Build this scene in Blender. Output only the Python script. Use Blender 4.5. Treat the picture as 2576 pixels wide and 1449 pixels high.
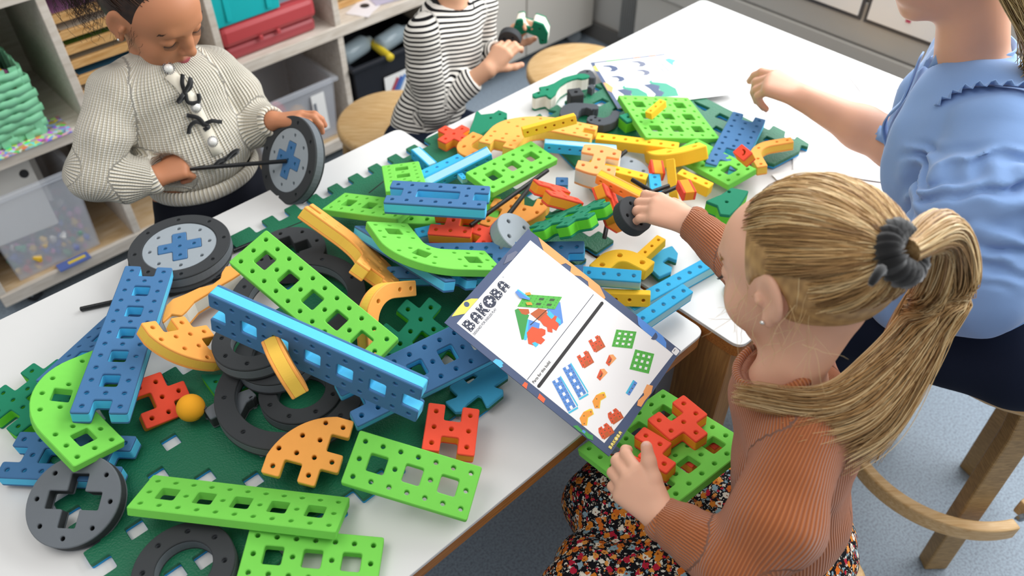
import bpy, bmesh, math, random
import numpy as np
from math import radians as RAD, pi as PI, sin, cos
from mathutils import Vector, Matrix, Quaternion
from mathutils.geometry import delaunay_2d_cdt
for o in list(bpy.data.objects): bpy.data.objects.remove(o)
SC = bpy.context.scene
COL = SC.collection
# ---------------------------------------------------------------- camera
PITCH = RAD(44.3)
cam = bpy.data.cameras.new('camera'); camo = bpy.data.objects.new('camera', cam); COL.objects.link(camo)
camo.location = (0, 0, 1.70); camo.rotation_euler = (PI/2 - PITCH, 0, 0)
cam.sensor_width = 36; cam.lens = 36*2047/2576; cam.clip_start = .02
cam.dof.use_dof = True; cam.dof.focus_distance = 1.22; cam.dof.aperture_fstop = 3.6
SC.camera = camo
# ---------------------------------------------------------------- world, lights, exposure
W = bpy.data.worlds.new('world'); SC.world = W; W.use_nodes = True
bg = W.node_tree.nodes['Background']; bg.inputs[0].default_value = (.93, .96, 1, 1); bg.inputs[1].default_value = .50
VS = SC.view_settings
VS.view_transform = 'Standard'; VS.look = 'None'; VS.gamma = 1; VS.use_curve_mapping = False; VS.exposure = .0
AX = Vector((.728, .686, 0)); NX = Vector((.686, -.728, 0))          # table length and table width directions
def P(a, n, z): return AX*a + NX*n + Vector((0, 0, z))
def area(name, loc, target, sx, sy, power, col=(1, 1, 1)):
    l = bpy.data.lights.new(name, 'AREA'); l.shape = 'RECTANGLE'; l.size = sx; l.size_y = sy; l.energy = power; l.color = col
    o = bpy.data.objects.new(name, l); COL.objects.link(o); o.location = loc
    o.rotation_euler = (Vector(target)-Vector(loc)).to_track_quat('-Z', 'Y').to_euler()
    return o
area('window_daylight', P(2.42, -.5, 1.75), P(1.2, -.6, .7), 2.8, 1.5, 88, (.95, .98, 1))
area('ceiling_lamp_left', P(-.5, -1.0, 2.7), P(-.3, -1.0, 0), 1.4, 1.0, 15, (1, .97, .93))
area('ceiling_lamp_right', P(1.0, .2, 2.7), P(.8, 0, 0), 1.4, 1.0, 12, (1, .97, .93))
# ---------------------------------------------------------------- helpers
def lin(h):
    h = h.lstrip('#'); c = [int(h[i:i+2], 16)/255 for i in (0, 2, 4)]
    return tuple((x/12.92 if x <= .04045 else ((x+.055)/1.055)**2.4) for x in c) + (1,)
MATS = {}
def mat(name, col, rough=.6, spec=.5, noise=0, nscale=40, bump=0, bscale=300, metal=0, trans=0, alpha=1, sss=0, sheen=0, ior=1.45, coat=0):
    if name in MATS: return MATS[name]
    m = bpy.data.materials.new(name); m.use_nodes = True; MATS[name] = m
    nt = m.node_tree; b = nt.nodes['Principled BSDF']
    c = lin(col) if isinstance(col, str) else tuple(col)+(1,)
    b.inputs['Base Color'].default_value = c; b.inputs['Roughness'].default_value = rough
    b.inputs['Specular IOR Level'].default_value = spec; b.inputs['Metallic'].default_value = metal
    b.inputs['Transmission Weight'].default_value = trans; b.inputs['Alpha'].default_value = alpha; b.inputs['IOR'].default_value = ior
    b.inputs['Subsurface Weight'].default_value = sss; b.inputs['Subsurface Scale'].default_value = .01
    b.inputs['Subsurface Radius'].default_value = (1, .35, .2)
    b.inputs['Sheen Weight'].default_value = sheen; b.inputs['Coat Weight'].default_value = coat
    tc = nt.nodes.new('ShaderNodeTexCoord')
    if noise:
        n = nt.nodes.new('ShaderNodeTexNoise'); n.inputs['Scale'].default_value = nscale; n.inputs['Detail'].default_value = 4
        nt.links.new(tc.outputs['Object'], n.inputs['Vector'])
        h = nt.nodes.new('ShaderNodeHueSaturation'); h.inputs['Color'].default_value = c
        mr = nt.nodes.new('ShaderNodeMapRange'); mr.inputs['To Min'].default_value = 1-noise; mr.inputs['To Max'].default_value = 1+noise
        nt.links.new(n.outputs['Fac'], mr.inputs['Value']); nt.links.new(mr.outputs['Result'], h.inputs['Value'])
        nt.links.new(h.outputs['Color'], b.inputs['Base Color'])
    if bump:
        n = nt.nodes.new('ShaderNodeTexNoise'); n.inputs['Scale'].default_value = bscale; n.inputs['Detail'].default_value = 2
        nt.links.new(tc.outputs['Object'], n.inputs['Vector'])
        bp = nt.nodes.new('ShaderNodeBump'); bp.inputs['Strength'].default_value = bump; bp.inputs['Distance'].default_value = .001
        nt.links.new(n.outputs['Fac'], bp.inputs['Height']); nt.links.new(bp.outputs['Normal'], b.inputs['Normal'])
    return m
def nodes(m): return m.node_tree.nodes, m.node_tree.links, m.node_tree.nodes['Principled BSDF']
def tag(o, label=None, cat=None, group=None, kind=None):
    if label: o['label'] = label
    if cat: o['category'] = cat
    if group: o['group'] = group
    if kind: o['kind'] = kind
    return o
def link(name, me, parent=None, m=None):
    o = bpy.data.objects.new(name, me); COL.objects.link(o)
    if parent: o.parent = parent
    if m is not None and me is not None and not me.materials: me.materials.append(m)
    return o
def empty(name, loc=(0, 0, 0), quat=None, rz=None, label=None, cat=None, group=None, kind=None, sc=1):
    o = bpy.data.objects.new(name, None); COL.objects.link(o); o.location = loc; o.empty_display_size = .02
    if quat: o.rotation_mode = 'QUATERNION'; o.rotation_quaternion = quat
    if rz is not None: o.rotation_euler = (0, 0, rz)
    o.scale = (sc, sc, sc)
    return tag(o, label, cat, group, kind)
def mesh(name, vs, fs, smooth=False):
    me = bpy.data.meshes.new(name); me.from_pydata([tuple(v) for v in vs], [], [tuple(f) for f in fs]); me.update()
    if smooth: me.polygons.foreach_set('use_smooth', [True]*len(me.polygons))
    return me
class MB:
    def __init__(s): s.v = []; s.f = []
    def add(s, vs, fs):
        k = len(s.v); s.v += [tuple(v) for v in vs]; s.f += [tuple(i+k for i in f) for f in fs]
        return s
    def box(s, c, size, M=None):
        x, y, z = [q/2 for q in size]
        vs = [Vector((a*x, b*y, d*z)) for a in (-1, 1) for b in (-1, 1) for d in (-1, 1)]
        if M: vs = [M @ v for v in vs]
        vs = [v+Vector(c) for v in vs]
        return s.add(vs, [(0, 1, 3, 2), (4, 6, 7, 5), (0, 4, 5, 1), (2, 3, 7, 6), (0, 2, 6, 4), (1, 5, 7, 3)])
    def tube(s, pts, r, n=8, cap=True):
        pts = [Vector(p) for p in pts]; rs = r if isinstance(r, (list, tuple)) else [r]*len(pts)
        d0 = (pts[1]-pts[0]).normalized(); u = d0.orthogonal().normalized(); rings = []
        for i, p in enumerate(pts):
            d = (pts[min(i+1, len(pts)-1)]-pts[max(i-1, 0)]).normalized()
            u = (u-d*u.dot(d)).normalized(); w = d.cross(u)
            rings.append([p+(u*cos(2*PI*k/n)+w*sin(2*PI*k/n))*rs[i] for k in range(n)])
        vs = [v for R in rings for v in R]; fs = []
        for i in range(len(pts)-1):
            for k in range(n):
                a = i*n+k; b = i*n+(k+1) % n; fs.append((a, b, b+n, a+n))
        if cap: fs.append(tuple(range(n-1, -1, -1))); fs.append(tuple((len(pts)-1)*n+k for k in range(n)))
        return s.add(vs, fs)
    def lathe(s, prof, n=24, c=(0, 0, 0)):
        vs = []; fs = []
        for r, z in prof:
            for k in range(n): vs.append((c[0]+r*cos(2*PI*k/n), c[1]+r*sin(2*PI*k/n), c[2]+z))
        for i in range(len(prof)-1):
            for k in range(n):
                a = i*n+k; b = i*n+(k+1) % n; fs.append((a, b, b+n, a+n))
        return s.add(vs, fs)
    def build(s, name, m, parent=None, smooth=False):
        me = mesh(name, s.v, s.f, smooth); return link(name, me, parent, m)
def bevel(o, w, seg=2):
    md = o.modifiers.new('bevel', 'BEVEL'); md.width = w; md.segments = seg; md.limit_method = 'ANGLE'; md.angle_limit = RAD(40)
    return o
def bbox(name, c, size, m, parent=None, rz=0, w=.002):
    b = MB(); b.box((0, 0, 0), size); o = b.build(name, m, parent); o.location = c; o.rotation_euler = (0, 0, rz)
    if w: bevel(o, w)
    return o
TANG = math.atan2(AX.y, AX.x)                                         # heading of the tables and shelves
# ---------------------------------------------------------------- foam shapes: outline + holes, laminated in layers
def round_poly(pts, r, seg=3):
    n = len(pts); out = []
    for i in range(n):
        p0, p, p1 = Vector(pts[i-1]), Vector(pts[i]), Vector(pts[(i+1) % n])
        a, b = (p0-p), (p1-p); la, lb = a.length, b.length
        a.normalize(); b.normalize(); ang = a.angle(b) if la*lb > 0 else PI
        if ang > RAD(150): out.append(tuple(p)); continue
        t = min(r/math.tan(ang/2), .45*la, .45*lb)
        q0, q1 = p+a*t, p+b*t
        for k in range(seg+1):
            s = k/seg; out.append(tuple(q0*(1-s)**2+p*2*s*(1-s)+q1*s**2))
    return out
def circle(c, r, n=10): return [(c[0]+r*cos(2*PI*k/n), c[1]+r*sin(2*PI*k/n)) for k in range(n)]
def offset(pts, d):
    n = len(pts); out = []
    for i in range(n):
        a, p, b = Vector(pts[i-1]), Vector(pts[i]), Vector(pts[(i+1) % n])
        e = (b-a)
        if e.length < 1e-9: out.append(tuple(p)); continue
        nrm = Vector((e.y, -e.x)).normalized(); out.append(tuple(p-nrm*d))
    return out
def area2(p): return sum(p[i-1][0]*p[i][1]-p[i][0]*p[i-1][1] for i in range(len(p)))
def layer_mesh(name, loops, z1, z0, bev=0, bev0=0):
    """loops: first outer then holes. closed prism from z0 up to z1 with the top (bev) and bottom (bev0) edge softened"""
    L = [l if (area2(l) > 0) == (i == 0) else l[::-1] for i, l in enumerate(loops)]
    flat = []; edges = []
    for l in L:
        k = len(flat); flat += [Vector(p) for p in l]; edges += [(k+i, k+(i+1) % len(l)) for i in range(len(l))]
    faces = []; k = 0
    for l in L: faces.append(list(range(k, k+len(l)))); k += len(l)
    v2, e2, f2, ov, oe, of = delaunay_2d_cdt(flat, [], faces, 2, 1e-7)
    ins = [offset(l, bev) for l in L]; ins0 = [offset(l, bev0) for l in L]
    def fl(x): return [p for l in x for p in l]
    A, B, D = fl(ins), fl(L), fl(ins0); n = len(B)
    vs = [(*p, z1) for p in A]; fs = []
    rows = [0]
    if bev: rows.append(len(vs)); vs += [(*p, z1-bev) for p in B]
    if bev0:
        rows.append(len(vs)); vs += [(*p, z0+bev0) for p in B]
    rows.append(len(vs)); vs += [(*p, z0) for p in D]
    back = [o[0] if o else None for o in ov]
    for f in f2:
        if any(back[i] is None for i in f): continue
        g = [back[i] for i in f]; fs.append(tuple(g)); fs.append(tuple(rows[-1]+i for i in reversed(g)))
    for a, b in zip(rows, rows[1:]):
        for (i, j) in edges: fs.append((a+j, a+i, b+i, b+j))
    me = mesh(name, vs, fs)
    return me
def cells_loops(cells, r):
    """trace the outline of a set of grid cells (x right, y down -> local -y)"""
    cells = set(cells); nxt = {}
    for (x, y) in cells:
        for (a, b, nb) in (((x, y), (x+1, y), (x, y-1)), ((x+1, y), (x+1, y+1), (x+1, y)), ((x+1, y+1), (x, y+1), (x, y+1)), ((x, y+1), (x, y), (x-1, y))):
            if nb not in cells: nxt.setdefault(a, []).append(b)
    loops = []
    while nxt:
        st = next(iter(nxt)); cur = st; l = []; prev = None
        while True:
            l.append(cur); c = nxt[cur]
            if len(c) > 1 and prev:
                d = (cur[0]-prev[0], cur[1]-prev[1]); c.sort(key=lambda q: -((q[0]-cur[0])*-d[1]+(q[1]-cur[1])*d[0]))
            n = c.pop(0)
            if not c: del nxt[cur]
            prev, cur = cur, n
            if cur == st: break
        m = len(l); l = [l[i] for i in range(m) if not ((l[i-1][0] == l[i][0] == l[(i+1) % m][0]) or (l[i-1][1] == l[i][1] == l[(i+1) % m][1]))]
        loops.append(l)
    loops.sort(key=lambda l: -abs(area2(l)))
    return [round_poly(l, r) for l in loops]
U = .0248                                                             # one grid cell of the foam system
HR = .135
SHAPE = {}
def shape(name, loops, holes):
    SHAPE[name] = [[(x*U, -y*U) for x, y in l] for l in loops+[circle(h, HR) for h in holes]]
def grid(name, w, h, miss, r=.13, nohole=()):
    cs = [(x, y) for x in range(w) for y in range(h) if (x, y) not in miss]
    shape(name, cells_loops(cs, r), [(x+.5, y+.5) for x, y in cs if (x, y) not in nohole])
grid('b11', 11, 3, [(x, 1) for x in (1, 3, 5, 7, 9)])
grid('b7', 7, 3, [(1, 1), (3, 1), (5, 1)])
grid('b77', 7, 7, [(x, y) for x in (1, 3, 5) for y in (1, 3, 5)])
grid('lad13', 3, 13, [(1, y) for y in range(0, 13, 2)])
grid('lad7', 3, 7, [(1, y) for y in range(0, 7, 2)])
grid('fish', 3, 9, [(1, 0), (1, 6), (1, 8)])
grid('slot7', 7, 3, [(0, 1), (6, 1), (2, 1), (3, 1), (4, 1)])
grid('H', 3, 3, [(1, 0), (1, 2)])
grid('plus', 3, 3, [(0, 0), (2, 0), (0, 2), (2, 2)])
grid('fork', 3, 3, [(1, 0), (0, 2), (2, 2)])
grid('ess', 2, 3, [(0, 0), (1, 2)])
grid('hash', 5, 5, [(0, 0), (2, 0), (4, 0), (0, 2), (2, 2), (4, 2), (0, 4), (2, 4), (4, 4)])
for n in (2, 3, 5, 6, 7, 9): grid('bar%d' % n, n, 1, [], .1)
grid('cube', 1, 1, [], .1)
shape('blk', [round_poly([(0, 0), (2, 0), (2, 1), (0, 1)], .1)], [(1, .5)])
shape('smile', [round_poly([(0, 0), (1.7, 0), (1.7, 1.2), (0, 1.2)], .12), round_poly([(.55, .35), (.75, .27), (1.05, .35), (1.22, .62), (1.18, .85), (1.02, .82), (1.02, .62), (.85, .45), (.62, .45)], .05)], [])
def arcpts(c, r, a0, a1, n): return [(c[0]+r*cos(RAD(a0+(a1-a0)*k/n)), c[1]+r*sin(RAD(a0+(a1-a0)*k/n))) for k in range(n+1)]
def gear():
    R = 4.12; a = math.degrees(math.acos(4/R))
    arc = arcpts((4, 4), R, 180+a, 270-a, 20)
    l = [(0, 4)]+arc+[(4, 0), (4, 1), (3, 1), (3, 2), (4, 2), (4, 3), (3, 3), (3, 4), (2, 4), (2, 3), (1, 3), (1, 4)]
    shape('gear', [round_poly(l, .13)], [(.5, 3.5), (.5, 2.5), (1.5, 2.5), (2.5, 2.5), (3.5, 2.5), (1.5, 1.5), (2.5, 1.5), (2.5, .5), (3.5, .5), (2.5, 3.5)])
gear()
def elbow(name, ri, notched):
    c = (3+ri, 3); e = 6+ri
    l = [(0, 0), (3, 0)]+arcpts(c, ri*.8+.2, 180, 90, 8)+[(e, 3+ri), (e, 6+ri)]+arcpts(c, 3+ri, 90, 180, 14)
    if notched:
        l = [(0, 0), (1, 0), (1, 1), (2, 1), (2, 0), (3, 0)]+arcpts(c, ri, 180, 90, 8)+[(e, 3+ri), (e, 4+ri), (e-1, 4+ri), (e-1, 5+ri), (e, 5+ri), (e, 6+ri)]+arcpts(c, 3+ri, 90, 180, 14)
    holes = [(x+.5, y+.5) for x in range(3) for y in range(3) if not (x == 1 and y == (0 if notched else 1))]
    holes += [(3+ri+u+.5, 3+ri+v+.5) for u in range(3) for v in range(3) if not (v == 1 and u == (2 if notched else 1))]
    holes += [(c[0]+r*cos(RAD(t)), c[1]+r*sin(RAD(t))) for r in ((2.5+ri), ri+.5) for t in (135,)]
    holes += [(c[0]+r*cos(RAD(t)), c[1]+r*sin(RAD(t))) for r in (2.5+ri, 1.5+ri) for t in (155, 115)]
    loops = [round_poly(l, .13)]
    if not notched:
        def sq(x, y, t): return round_poly([(x+a*cos(t)-b*sin(t), y+a*sin(t)+b*cos(t)) for a, b in ((-.5, -.5), (.5, -.5), (.5, .5), (-.5, .5))], .1)
        m = 1.5+ri; loops += [sq(1.5, 1.5, 0), sq(4.5+ri, 4.5+ri, 0), sq(c[0]-m*.7071, c[1]+m*.7071, PI/4)]
    shape(name, loops, holes)
elbow('elbow', 1.15, False); elbow('elbowY', 2, True)
def arcN(name, L, ri, holes):
    c = (1+ri, L); e = 1+ri
    l = [(0, 0), (1, 0)]+arcpts(c, ri, 180, 90, 10)+[(e+L, L+ri), (e+L, L+ri+1)]+arcpts(c, ri+1, 90, 180, 16)
    shape(name, [round_poly(l, .12)], holes)
arcN('arc5', 2, 1.5, [(.5, .5), (.5, 1.5), (1.086, 3.414), (3, 4), (4, 4)])
arcN('arc3', 1, .5, [(.5, .5), (.79, 1.71), (2, 2)])
def barrel():
    t = [(k/8*3, -.28*sin(PI*k/8)) for k in range(9)]
    # H lying with bulged outer edges on the two full columns
    l = [(-.28*sin(PI*k/8), 3-3*k/8) for k in range(9)]+[(1, 0), (1, 1), (2, 1), (2, 0)]+[(3+.28*sin(PI*k/8), 3*k/8) for k in range(9)]+[(2, 3), (2, 2), (1, 2), (1, 3)]
    shape('barrel', [round_poly(l, .1)], [(.5, .5), (.5, 1.5), (.5, 2.5), (1.5, 1.5), (2.5, .5), (2.5, 1.5), (2.5, 2.5)])
barrel()
PLUSL = [(-.5, -1.5), (.5, -1.5), (.5, -.5), (1.5, -.5), (1.5, .5), (.5, .5), (.5, 1.5), (-.5, 1.5), (-.5, .5), (-1.5, .5), (-1.5, -.5), (-.5, -.5)]
def ringholes(r, n, a=0): return [(r*cos(2*PI*k/n+a), r*sin(2*PI*k/n+a)) for k in range(n)]
shape('disc', [circle((0, 0), 2.56, 56), round_poly(PLUSL, .1)], ringholes(2.05, 8))
shape('disc0', [circle((0, 0), 2.56, 56)], ringholes(2.05, 8)+[(0, 0)])
shape('ring', [circle((0, 0), 2.56, 56), circle((0, 0), 1.45, 40)], ringholes(2.02, 8))
shape('bigring', [circle((0, 0), 3.52, 64), circle((0, 0), 2.57, 56)], ringholes(3.05, 8))
shape('hoop', [circle((0, 0), 4.52, 72), circle((0, 0), 3.3, 64)], ringholes(3.92, 8))
shape('sdisc', [circle((0, 0), 1.45, 40)], [(.75, .4), (-.4, .75), (-.75, -.4), (.4, -.75)])
# materials of the foam
def foam(name, col): return mat('foam_'+name, col, rough=.82, spec=.28, noise=.035, nscale=90, bump=.12, bscale=1500)
GREEN = foam('green', '#78cf52'); NAVY = foam('blue', '#47739f'); SKY = foam('sky', '#5cc8f2'); CYAN = foam('cyan', '#3fb4e6'); PALE = foam('pale', '#a8dcec')
RED = foam('red', '#f4553c'); ORANGE = foam('orange', '#fbab55'); YEL = foam('yellow', '#f6c233'); YEL2 = foam('golden', '#f4c552'); OCH = foam('ochre', '#f79a2c')
DGREEN = foam('dark_green', '#1f7f5e'); LGREEN = foam('leaf', '#62c832'); CHAR = foam('charcoal', '#3c3e40'); GREY = foam('grey', '#6b7075'); LGREY = foam('light_grey', '#9aa2a8'); WHITEF = foam('white', '#ece6d8'); OPALE = foam('apricot', '#ffb070')
SCHEME = {'green': [(GREEN, 1)], 'blue': [(NAVY, .17), (SKY, .66), (NAVY, .17)], 'red': [(RED, .17), (OCH, .66), (RED, .17)], 'orange': [(ORANGE, .17), (YEL2, .66), (ORANGE, .17)],
 'cyan': [(CYAN, .14), (PALE, .72), (CYAN, .14)], 'hash': [(DGREEN, .17), (LGREEN, .66), (DGREEN, .17)], 'yellow': [(YEL, .5), (YEL, .5)], 'obar': [(ORANGE, .2), (YEL, .6), (ORANGE, .2)],
 'char': [(CHAR, .17), (GREY, .66), (CHAR, .17)], 'grey': [(GREY, .17), (CHAR, .66), (GREY, .17)], 'barrel': [(OPALE, .14), (WHITEF, .72), (OPALE, .14)], 'lgrey': [(LGREY, .9), (GREY, .1)], 'black': [(CHAR, 1)]}
LAYNAME = ['top_layer', 'core_layer', 'bottom_layer']
FCACHE = {}
def foam_parts(root, key, loops, scheme, t, off=(0, 0)):
    lay = SCHEME[scheme]; z = 0
    if len(lay) == 2 and lay[0][0] == lay[1][0]: lay = [(lay[0][0], 1)]
    for i, (m, fr) in enumerate(lay):
        h = fr*t; k = (key, scheme, i, round(t, 4))
        if k not in FCACHE:
            me = layer_mesh('foam_'+key, loops, z, z-h+(.00025 if i < len(lay)-1 else 0), .0011 if i == 0 else .0003, .0011 if i == len(lay)-1 else .0003)
            me.materials.append(m); FCACHE[k] = me
        nm = 'body' if len(lay) == 1 else ('top_layer' if i == 0 else 'bottom_layer' if i == len(lay)-1 else 'core_layer')
        o = link(nm, FCACHE[k], root); z -= h
def foam_piece(pose, name, label, cat, scheme, t, group=None):
    typ, T, q, sc = POSE[pose]
    o = empty(name, T, q, label=label, cat=cat, group=group, sc=sc)
    key = {'bar5y': 'bar5', 'bar5o': 'bar5', 'bar7y': 'bar7', 'bar6y': 'bar6', 'bar3y': 'bar3', 'bar2r': 'bar2'}.get(typ, typ)
    foam_parts(o, key, SHAPE[key], scheme, t*U)
    return o
# ---------------------------------------------------------------- room
def quadbox(name, a0, a1, n0, n1, z0, z1, m, parent=None, w=.002, rel=None):
    """box aligned with the tables: a along AX, n along NX"""
    b = MB(); b.box((0, 0, 0), (abs(a1-a0), abs(n1-n0), abs(z1-z0)))
    o = b.build(name, m, parent)
    c = P((a0+a1)/2, (n0+n1)/2, (z0+z1)/2)
    o.rotation_euler = (0, 0, TANG)
    if parent is not None:
        o.matrix_parent_inverse = (Matrix.Translation(parent.location) @ parent.rotation_euler.to_matrix().to_4x4()).inverted()
    o.location = c
    if w: bevel(o, w)
    return o
mfloor = mat('floor_linoleum', '#8f959c', rough=.45, spec=.4)
n_, l_, b_ = nodes(mfloor)
tc = n_.new('ShaderNodeTexCoord'); a = n_.new('ShaderNodeTexNoise'); a.inputs['Scale'].default_value = 190; a.inputs['Detail'].default_value = 6; a.inputs['Roughness'].default_value = .7
r1 = n_.new('ShaderNodeValToRGB'); r1.color_ramp.elements[0].position = .33; r1.color_ramp.elements[0].color = lin('#6f7780'); r1.color_ramp.elements[1].position = .55; r1.color_ramp.elements[1].color = lin('#98a6b4')
l_.new(tc.outputs['Object'], a.inputs['Vector']); l_.new(a.outputs['Fac'], r1.inputs['Fac']); l_.new(r1.outputs['Color'], b_.inputs['Base Color'])
fl = MB(); fl.box((0, 0, -.05), (7, 7, .1)); fo = fl.build('floor', mfloor); fo.rotation_euler = (0, 0, TANG); fo.location = P(.3, .2, 0); tag(fo, kind='structure')
mwall = mat('wall_paint', '#c9c7c2', rough=.7, noise=.02, nscale=3, bump=.2, bscale=120)
w = quadbox('wall_left', -1.9, 2.62, -2.68, -2.6, 0, 2.6, mwall, w=0); tag(w, kind='structure')
w = quadbox('wall_far', 2.54, 2.62, -2.6, 2.6, 0, .95, mwall, w=0); tag(w, kind='structure')
w = quadbox('trim_1', 2.54, 2.62, -2.6, 2.6, 2.3, 2.6, mwall, w=0); tag(w, kind='structure')
mwinf = mat('window_paint', '#e4e4e0', rough=.4)
wr = empty('window_1', P(2.58, 0, .95), rz=TANG, kind='structure')
for nn in (-2.56, -1.3, 0, 1.3, 2.56): quadbox('window_post', 2.55, 2.61, nn-.04, nn+.04, .95, 2.3, mwinf, wr)
quadbox('window_sill', 2.40, 2.62, -2.58, 2.58, .93, .97, mwinf, wr)
bb = quadbox('baseboard_far', 2.52, 2.54, -2.6, 2.6, 0, .07, mat('baseboard', '#6e6c69', rough=.5)); tag(bb, kind='structure')
# long heater casing under the window, with lengthwise seams and two framed leaflets fixed to it
mcas = mat('heater_enamel', '#bdbbb5', rough=.45, noise=.02, nscale=5)
hc = empty('heater_casing', P(2.42, -.5, 0), rz=TANG, label='long pale grey heater casing along the wall behind the far table', cat='heater')
for z0, z1, d in ((.12, .352, .01), (.356, .462, 0), (.466, .60, 0), (.604, .80, .004)):
    quadbox('casing_panel', 2.40+d, 2.50, -1.86, 1.9, z0, z1, mcas, hc, w=.006)
quadbox('casing_foot', 2.43, 2.5, -1.8, 1.85, 0, .12, mat('heater_foot_grey', '#77756f', rough=.7), hc)  # set-back foot in a darker grey than the casing panels
mfr = mat('leaflet_frame', '#4b4c50', rough=.4); mpap = mat('paper_white', '#f0efec', rough=.7)
for i, (n0, n1) in enumerate(((-1.36, -.985), (-.975, -.6))):
    fr = empty('framed_leaflet', P(2.395, (n0+n1)/2, .66), rz=TANG, label=('black framed leaflet on the heater casing, farther along the wall', 'black framed leaflet on the heater casing, nearer the woman in blue')[i], cat='notice', group='framed leaflets on the heater casing')
    quadbox('frame', 2.392, 2.399, n0, n1, .545, .80, mfr, fr); quadbox('leaflet', 2.389, 2.394, n0+.01, n1-.01, .557, .79, mpap, fr)
    if i: quadbox('printed_mark', 2.3875, 2.39, -.85, -.835, .59, .61, mat('print_pink', '#c0506a'), fr, w=0)
# pleated curtain end left of the casing
mcur = mat('curtain_cloth', '#b9b6b0', rough=.9)
cb = MB(); nseg = 60; vs = []
for k in range(nseg+1):
    n_k = -1.98+.13*k/nseg*1.0; d = .012*sin(k*1.25)
    for z in (.10, 1.5): vs.append(P(2.47+d, n_k, z))
    for z in (.10, 1.5): vs.append(P(2.475+d, n_k, z))
fs = []
for k in range(nseg): a0 = 4*k; fs += [(a0, a0+4, a0+5, a0+1), (a0+2, a0+3, a0+7, a0+6), (a0, a0+2, a0+6, a0+4), (a0+1, a0+5, a0+7, a0+3)]
cb.add(vs, fs); tag(cb.build('curtain', mcur, smooth=True), 'grey pleated curtain end in the corner beside the heater casing', 'curtain')
# ---------------------------------------------------------------- tables
mtop = mat('table_laminate', '#dddcda', rough=.28, spec=.5, noise=.012, nscale=30, bump=.05, bscale=900)
mwood = mat('table_edge_wood', '#a8682c', rough=.5)
def woodify(m, c1, c2, scale=18, stretch=(1, 12, 12)):
    n, l, b = nodes(m); t = n.new('ShaderNodeTexCoord'); mp = n.new('ShaderNodeMapping'); mp.inputs['Scale'].default_value = stretch
    ns = n.new('ShaderNodeTexNoise'); ns.inputs['Scale'].default_value = scale; ns.inputs['Detail'].default_value = 5; ns.inputs['Distortion'].default_value = .6
    r = n.new('ShaderNodeValToRGB'); r.color_ramp.elements[0].color = lin(c1); r.color_ramp.elements[1].color = lin(c2); r.color_ramp.elements[0].position = .3; r.color_ramp.elements[1].position = .7
    l.new(t.outputs['Object'], mp.inputs['Vector']); l.new(mp.outputs['Vector'], ns.inputs['Vector']); l.new(ns.outputs['Fac'], r.inputs['Fac']); l.new(r.outputs['Color'], b.inputs['Base Color']); return m
woodify(mwood, '#8a5222', '#b87a3a', 10, (2, 40, 40))
mleg = woodify(mat('table_leg_wood', '#a9793f', rough=.5), '#94683a', '#b98a4e', 8, (30, 30, 1.5))
mmetal = mat('grey_leg_metal', '#7c8086', rough=.4, metal=.6)
def table(label, a0, a1, n0, n1):
    t = empty('table', P((a0+a1)/2, (n0+n1)/2, 0), rz=TANG, label=label, cat='table')
    la, ln = (a1-a0)/2, (n1-n0)/2
    out = round_poly([(-la, -ln), (la, -ln), (la, ln), (-la, ln)], .022, 6)
    top = link('table_top', layer_mesh('table_top', [out], .7, .694, .0006), t, mtop)
    eb = link('edge_band', layer_mesh('edge_band', [offset(out, .0008)], .694, .668, .001, .002), t, mwood)
    return t, la, ln
t1, la, ln = table('white topped wooden edged table nearest the camera, heaped with foam pieces', -.42, .868, -1.284, -.449)
for sa, sn in ((1, 1), (1, -1), (-1, 1), (-1, -1)):
    b = MB(); b.box((sa*(la-.05), sn*(ln-.045), .334), (.05, .035, .668)); bevel(b.build('leg', mmetal, t1), .003)
b = MB(); b.box((0, 0, .655), (2*la-.16, 2*ln-.16, .025)); b.build('under_frame', mmetal, t1)
t2, la, ln = table('white topped wooden table by the window, end to end with the nearer one', .878, 1.871, -1.216, -.386)
for sa, sn in ((1, 1), (1, -1), (-1, 1), (-1, -1)):
    b = MB(); b.box((sa*(la-.032), sn*(ln-.07), .334), (.055, .11, .668)); bevel(b.build('leg', mleg, t2), .004)
b = MB(); b.box((0, 0, .65), (2*la-.14, 2*ln-.1, .035)); b.build('under_frame', mleg, t2)
# ---------------------------------------------------------------- stools
mbirch = woodify(mat('birch_wood', '#d9b27c', rough=.45), '#c99c62', '#e3c08c', 6, (3, 30, 30))
mbirch2 = woodify(mat('stool_wood', '#a98a5c', rough=.45), '#8f7044', '#b8945f', 8, (6, 6, 40))
mscrew = mat('screw_steel', '#8b8d8f', rough=.3, metal=1)
def stool(a, n, h, r, label, rot=0):
    s = empty('stool', P(a, n, 0), rz=rot, label=label, cat='stool')
    b = MB(); b.lathe([(0, h-.035), (r-.012, h-.035), (r, h-.025), (r, h-.008), (r-.008, h), (0, h)], 40); o = b.build('seat', mbirch, s, True)
    for k in range(4):
        t = k*PI/2; c, q = cos(t), sin(t)
        b = MB(); b.tube([(c*r*.7, q*r*.7, h-.035), (c*r*.86, q*r*.86, h-.09), (c*r*1.02, q*r*1.02, .0)], [.022, .02, .02], 8); b.build('leg', mbirch2, s, True)
    return s
stool(1.13, -1.69, .42, .165, 'round birch stool seat showing behind the striped boy')
stool(1.70, -1.50, .44, .165, 'round birch stool tucked behind the far table beside the white cabinet', .4)
stool(2.15, -.93, .46, .17, 'round birch stool at the window end of the far table', .2)
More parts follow.
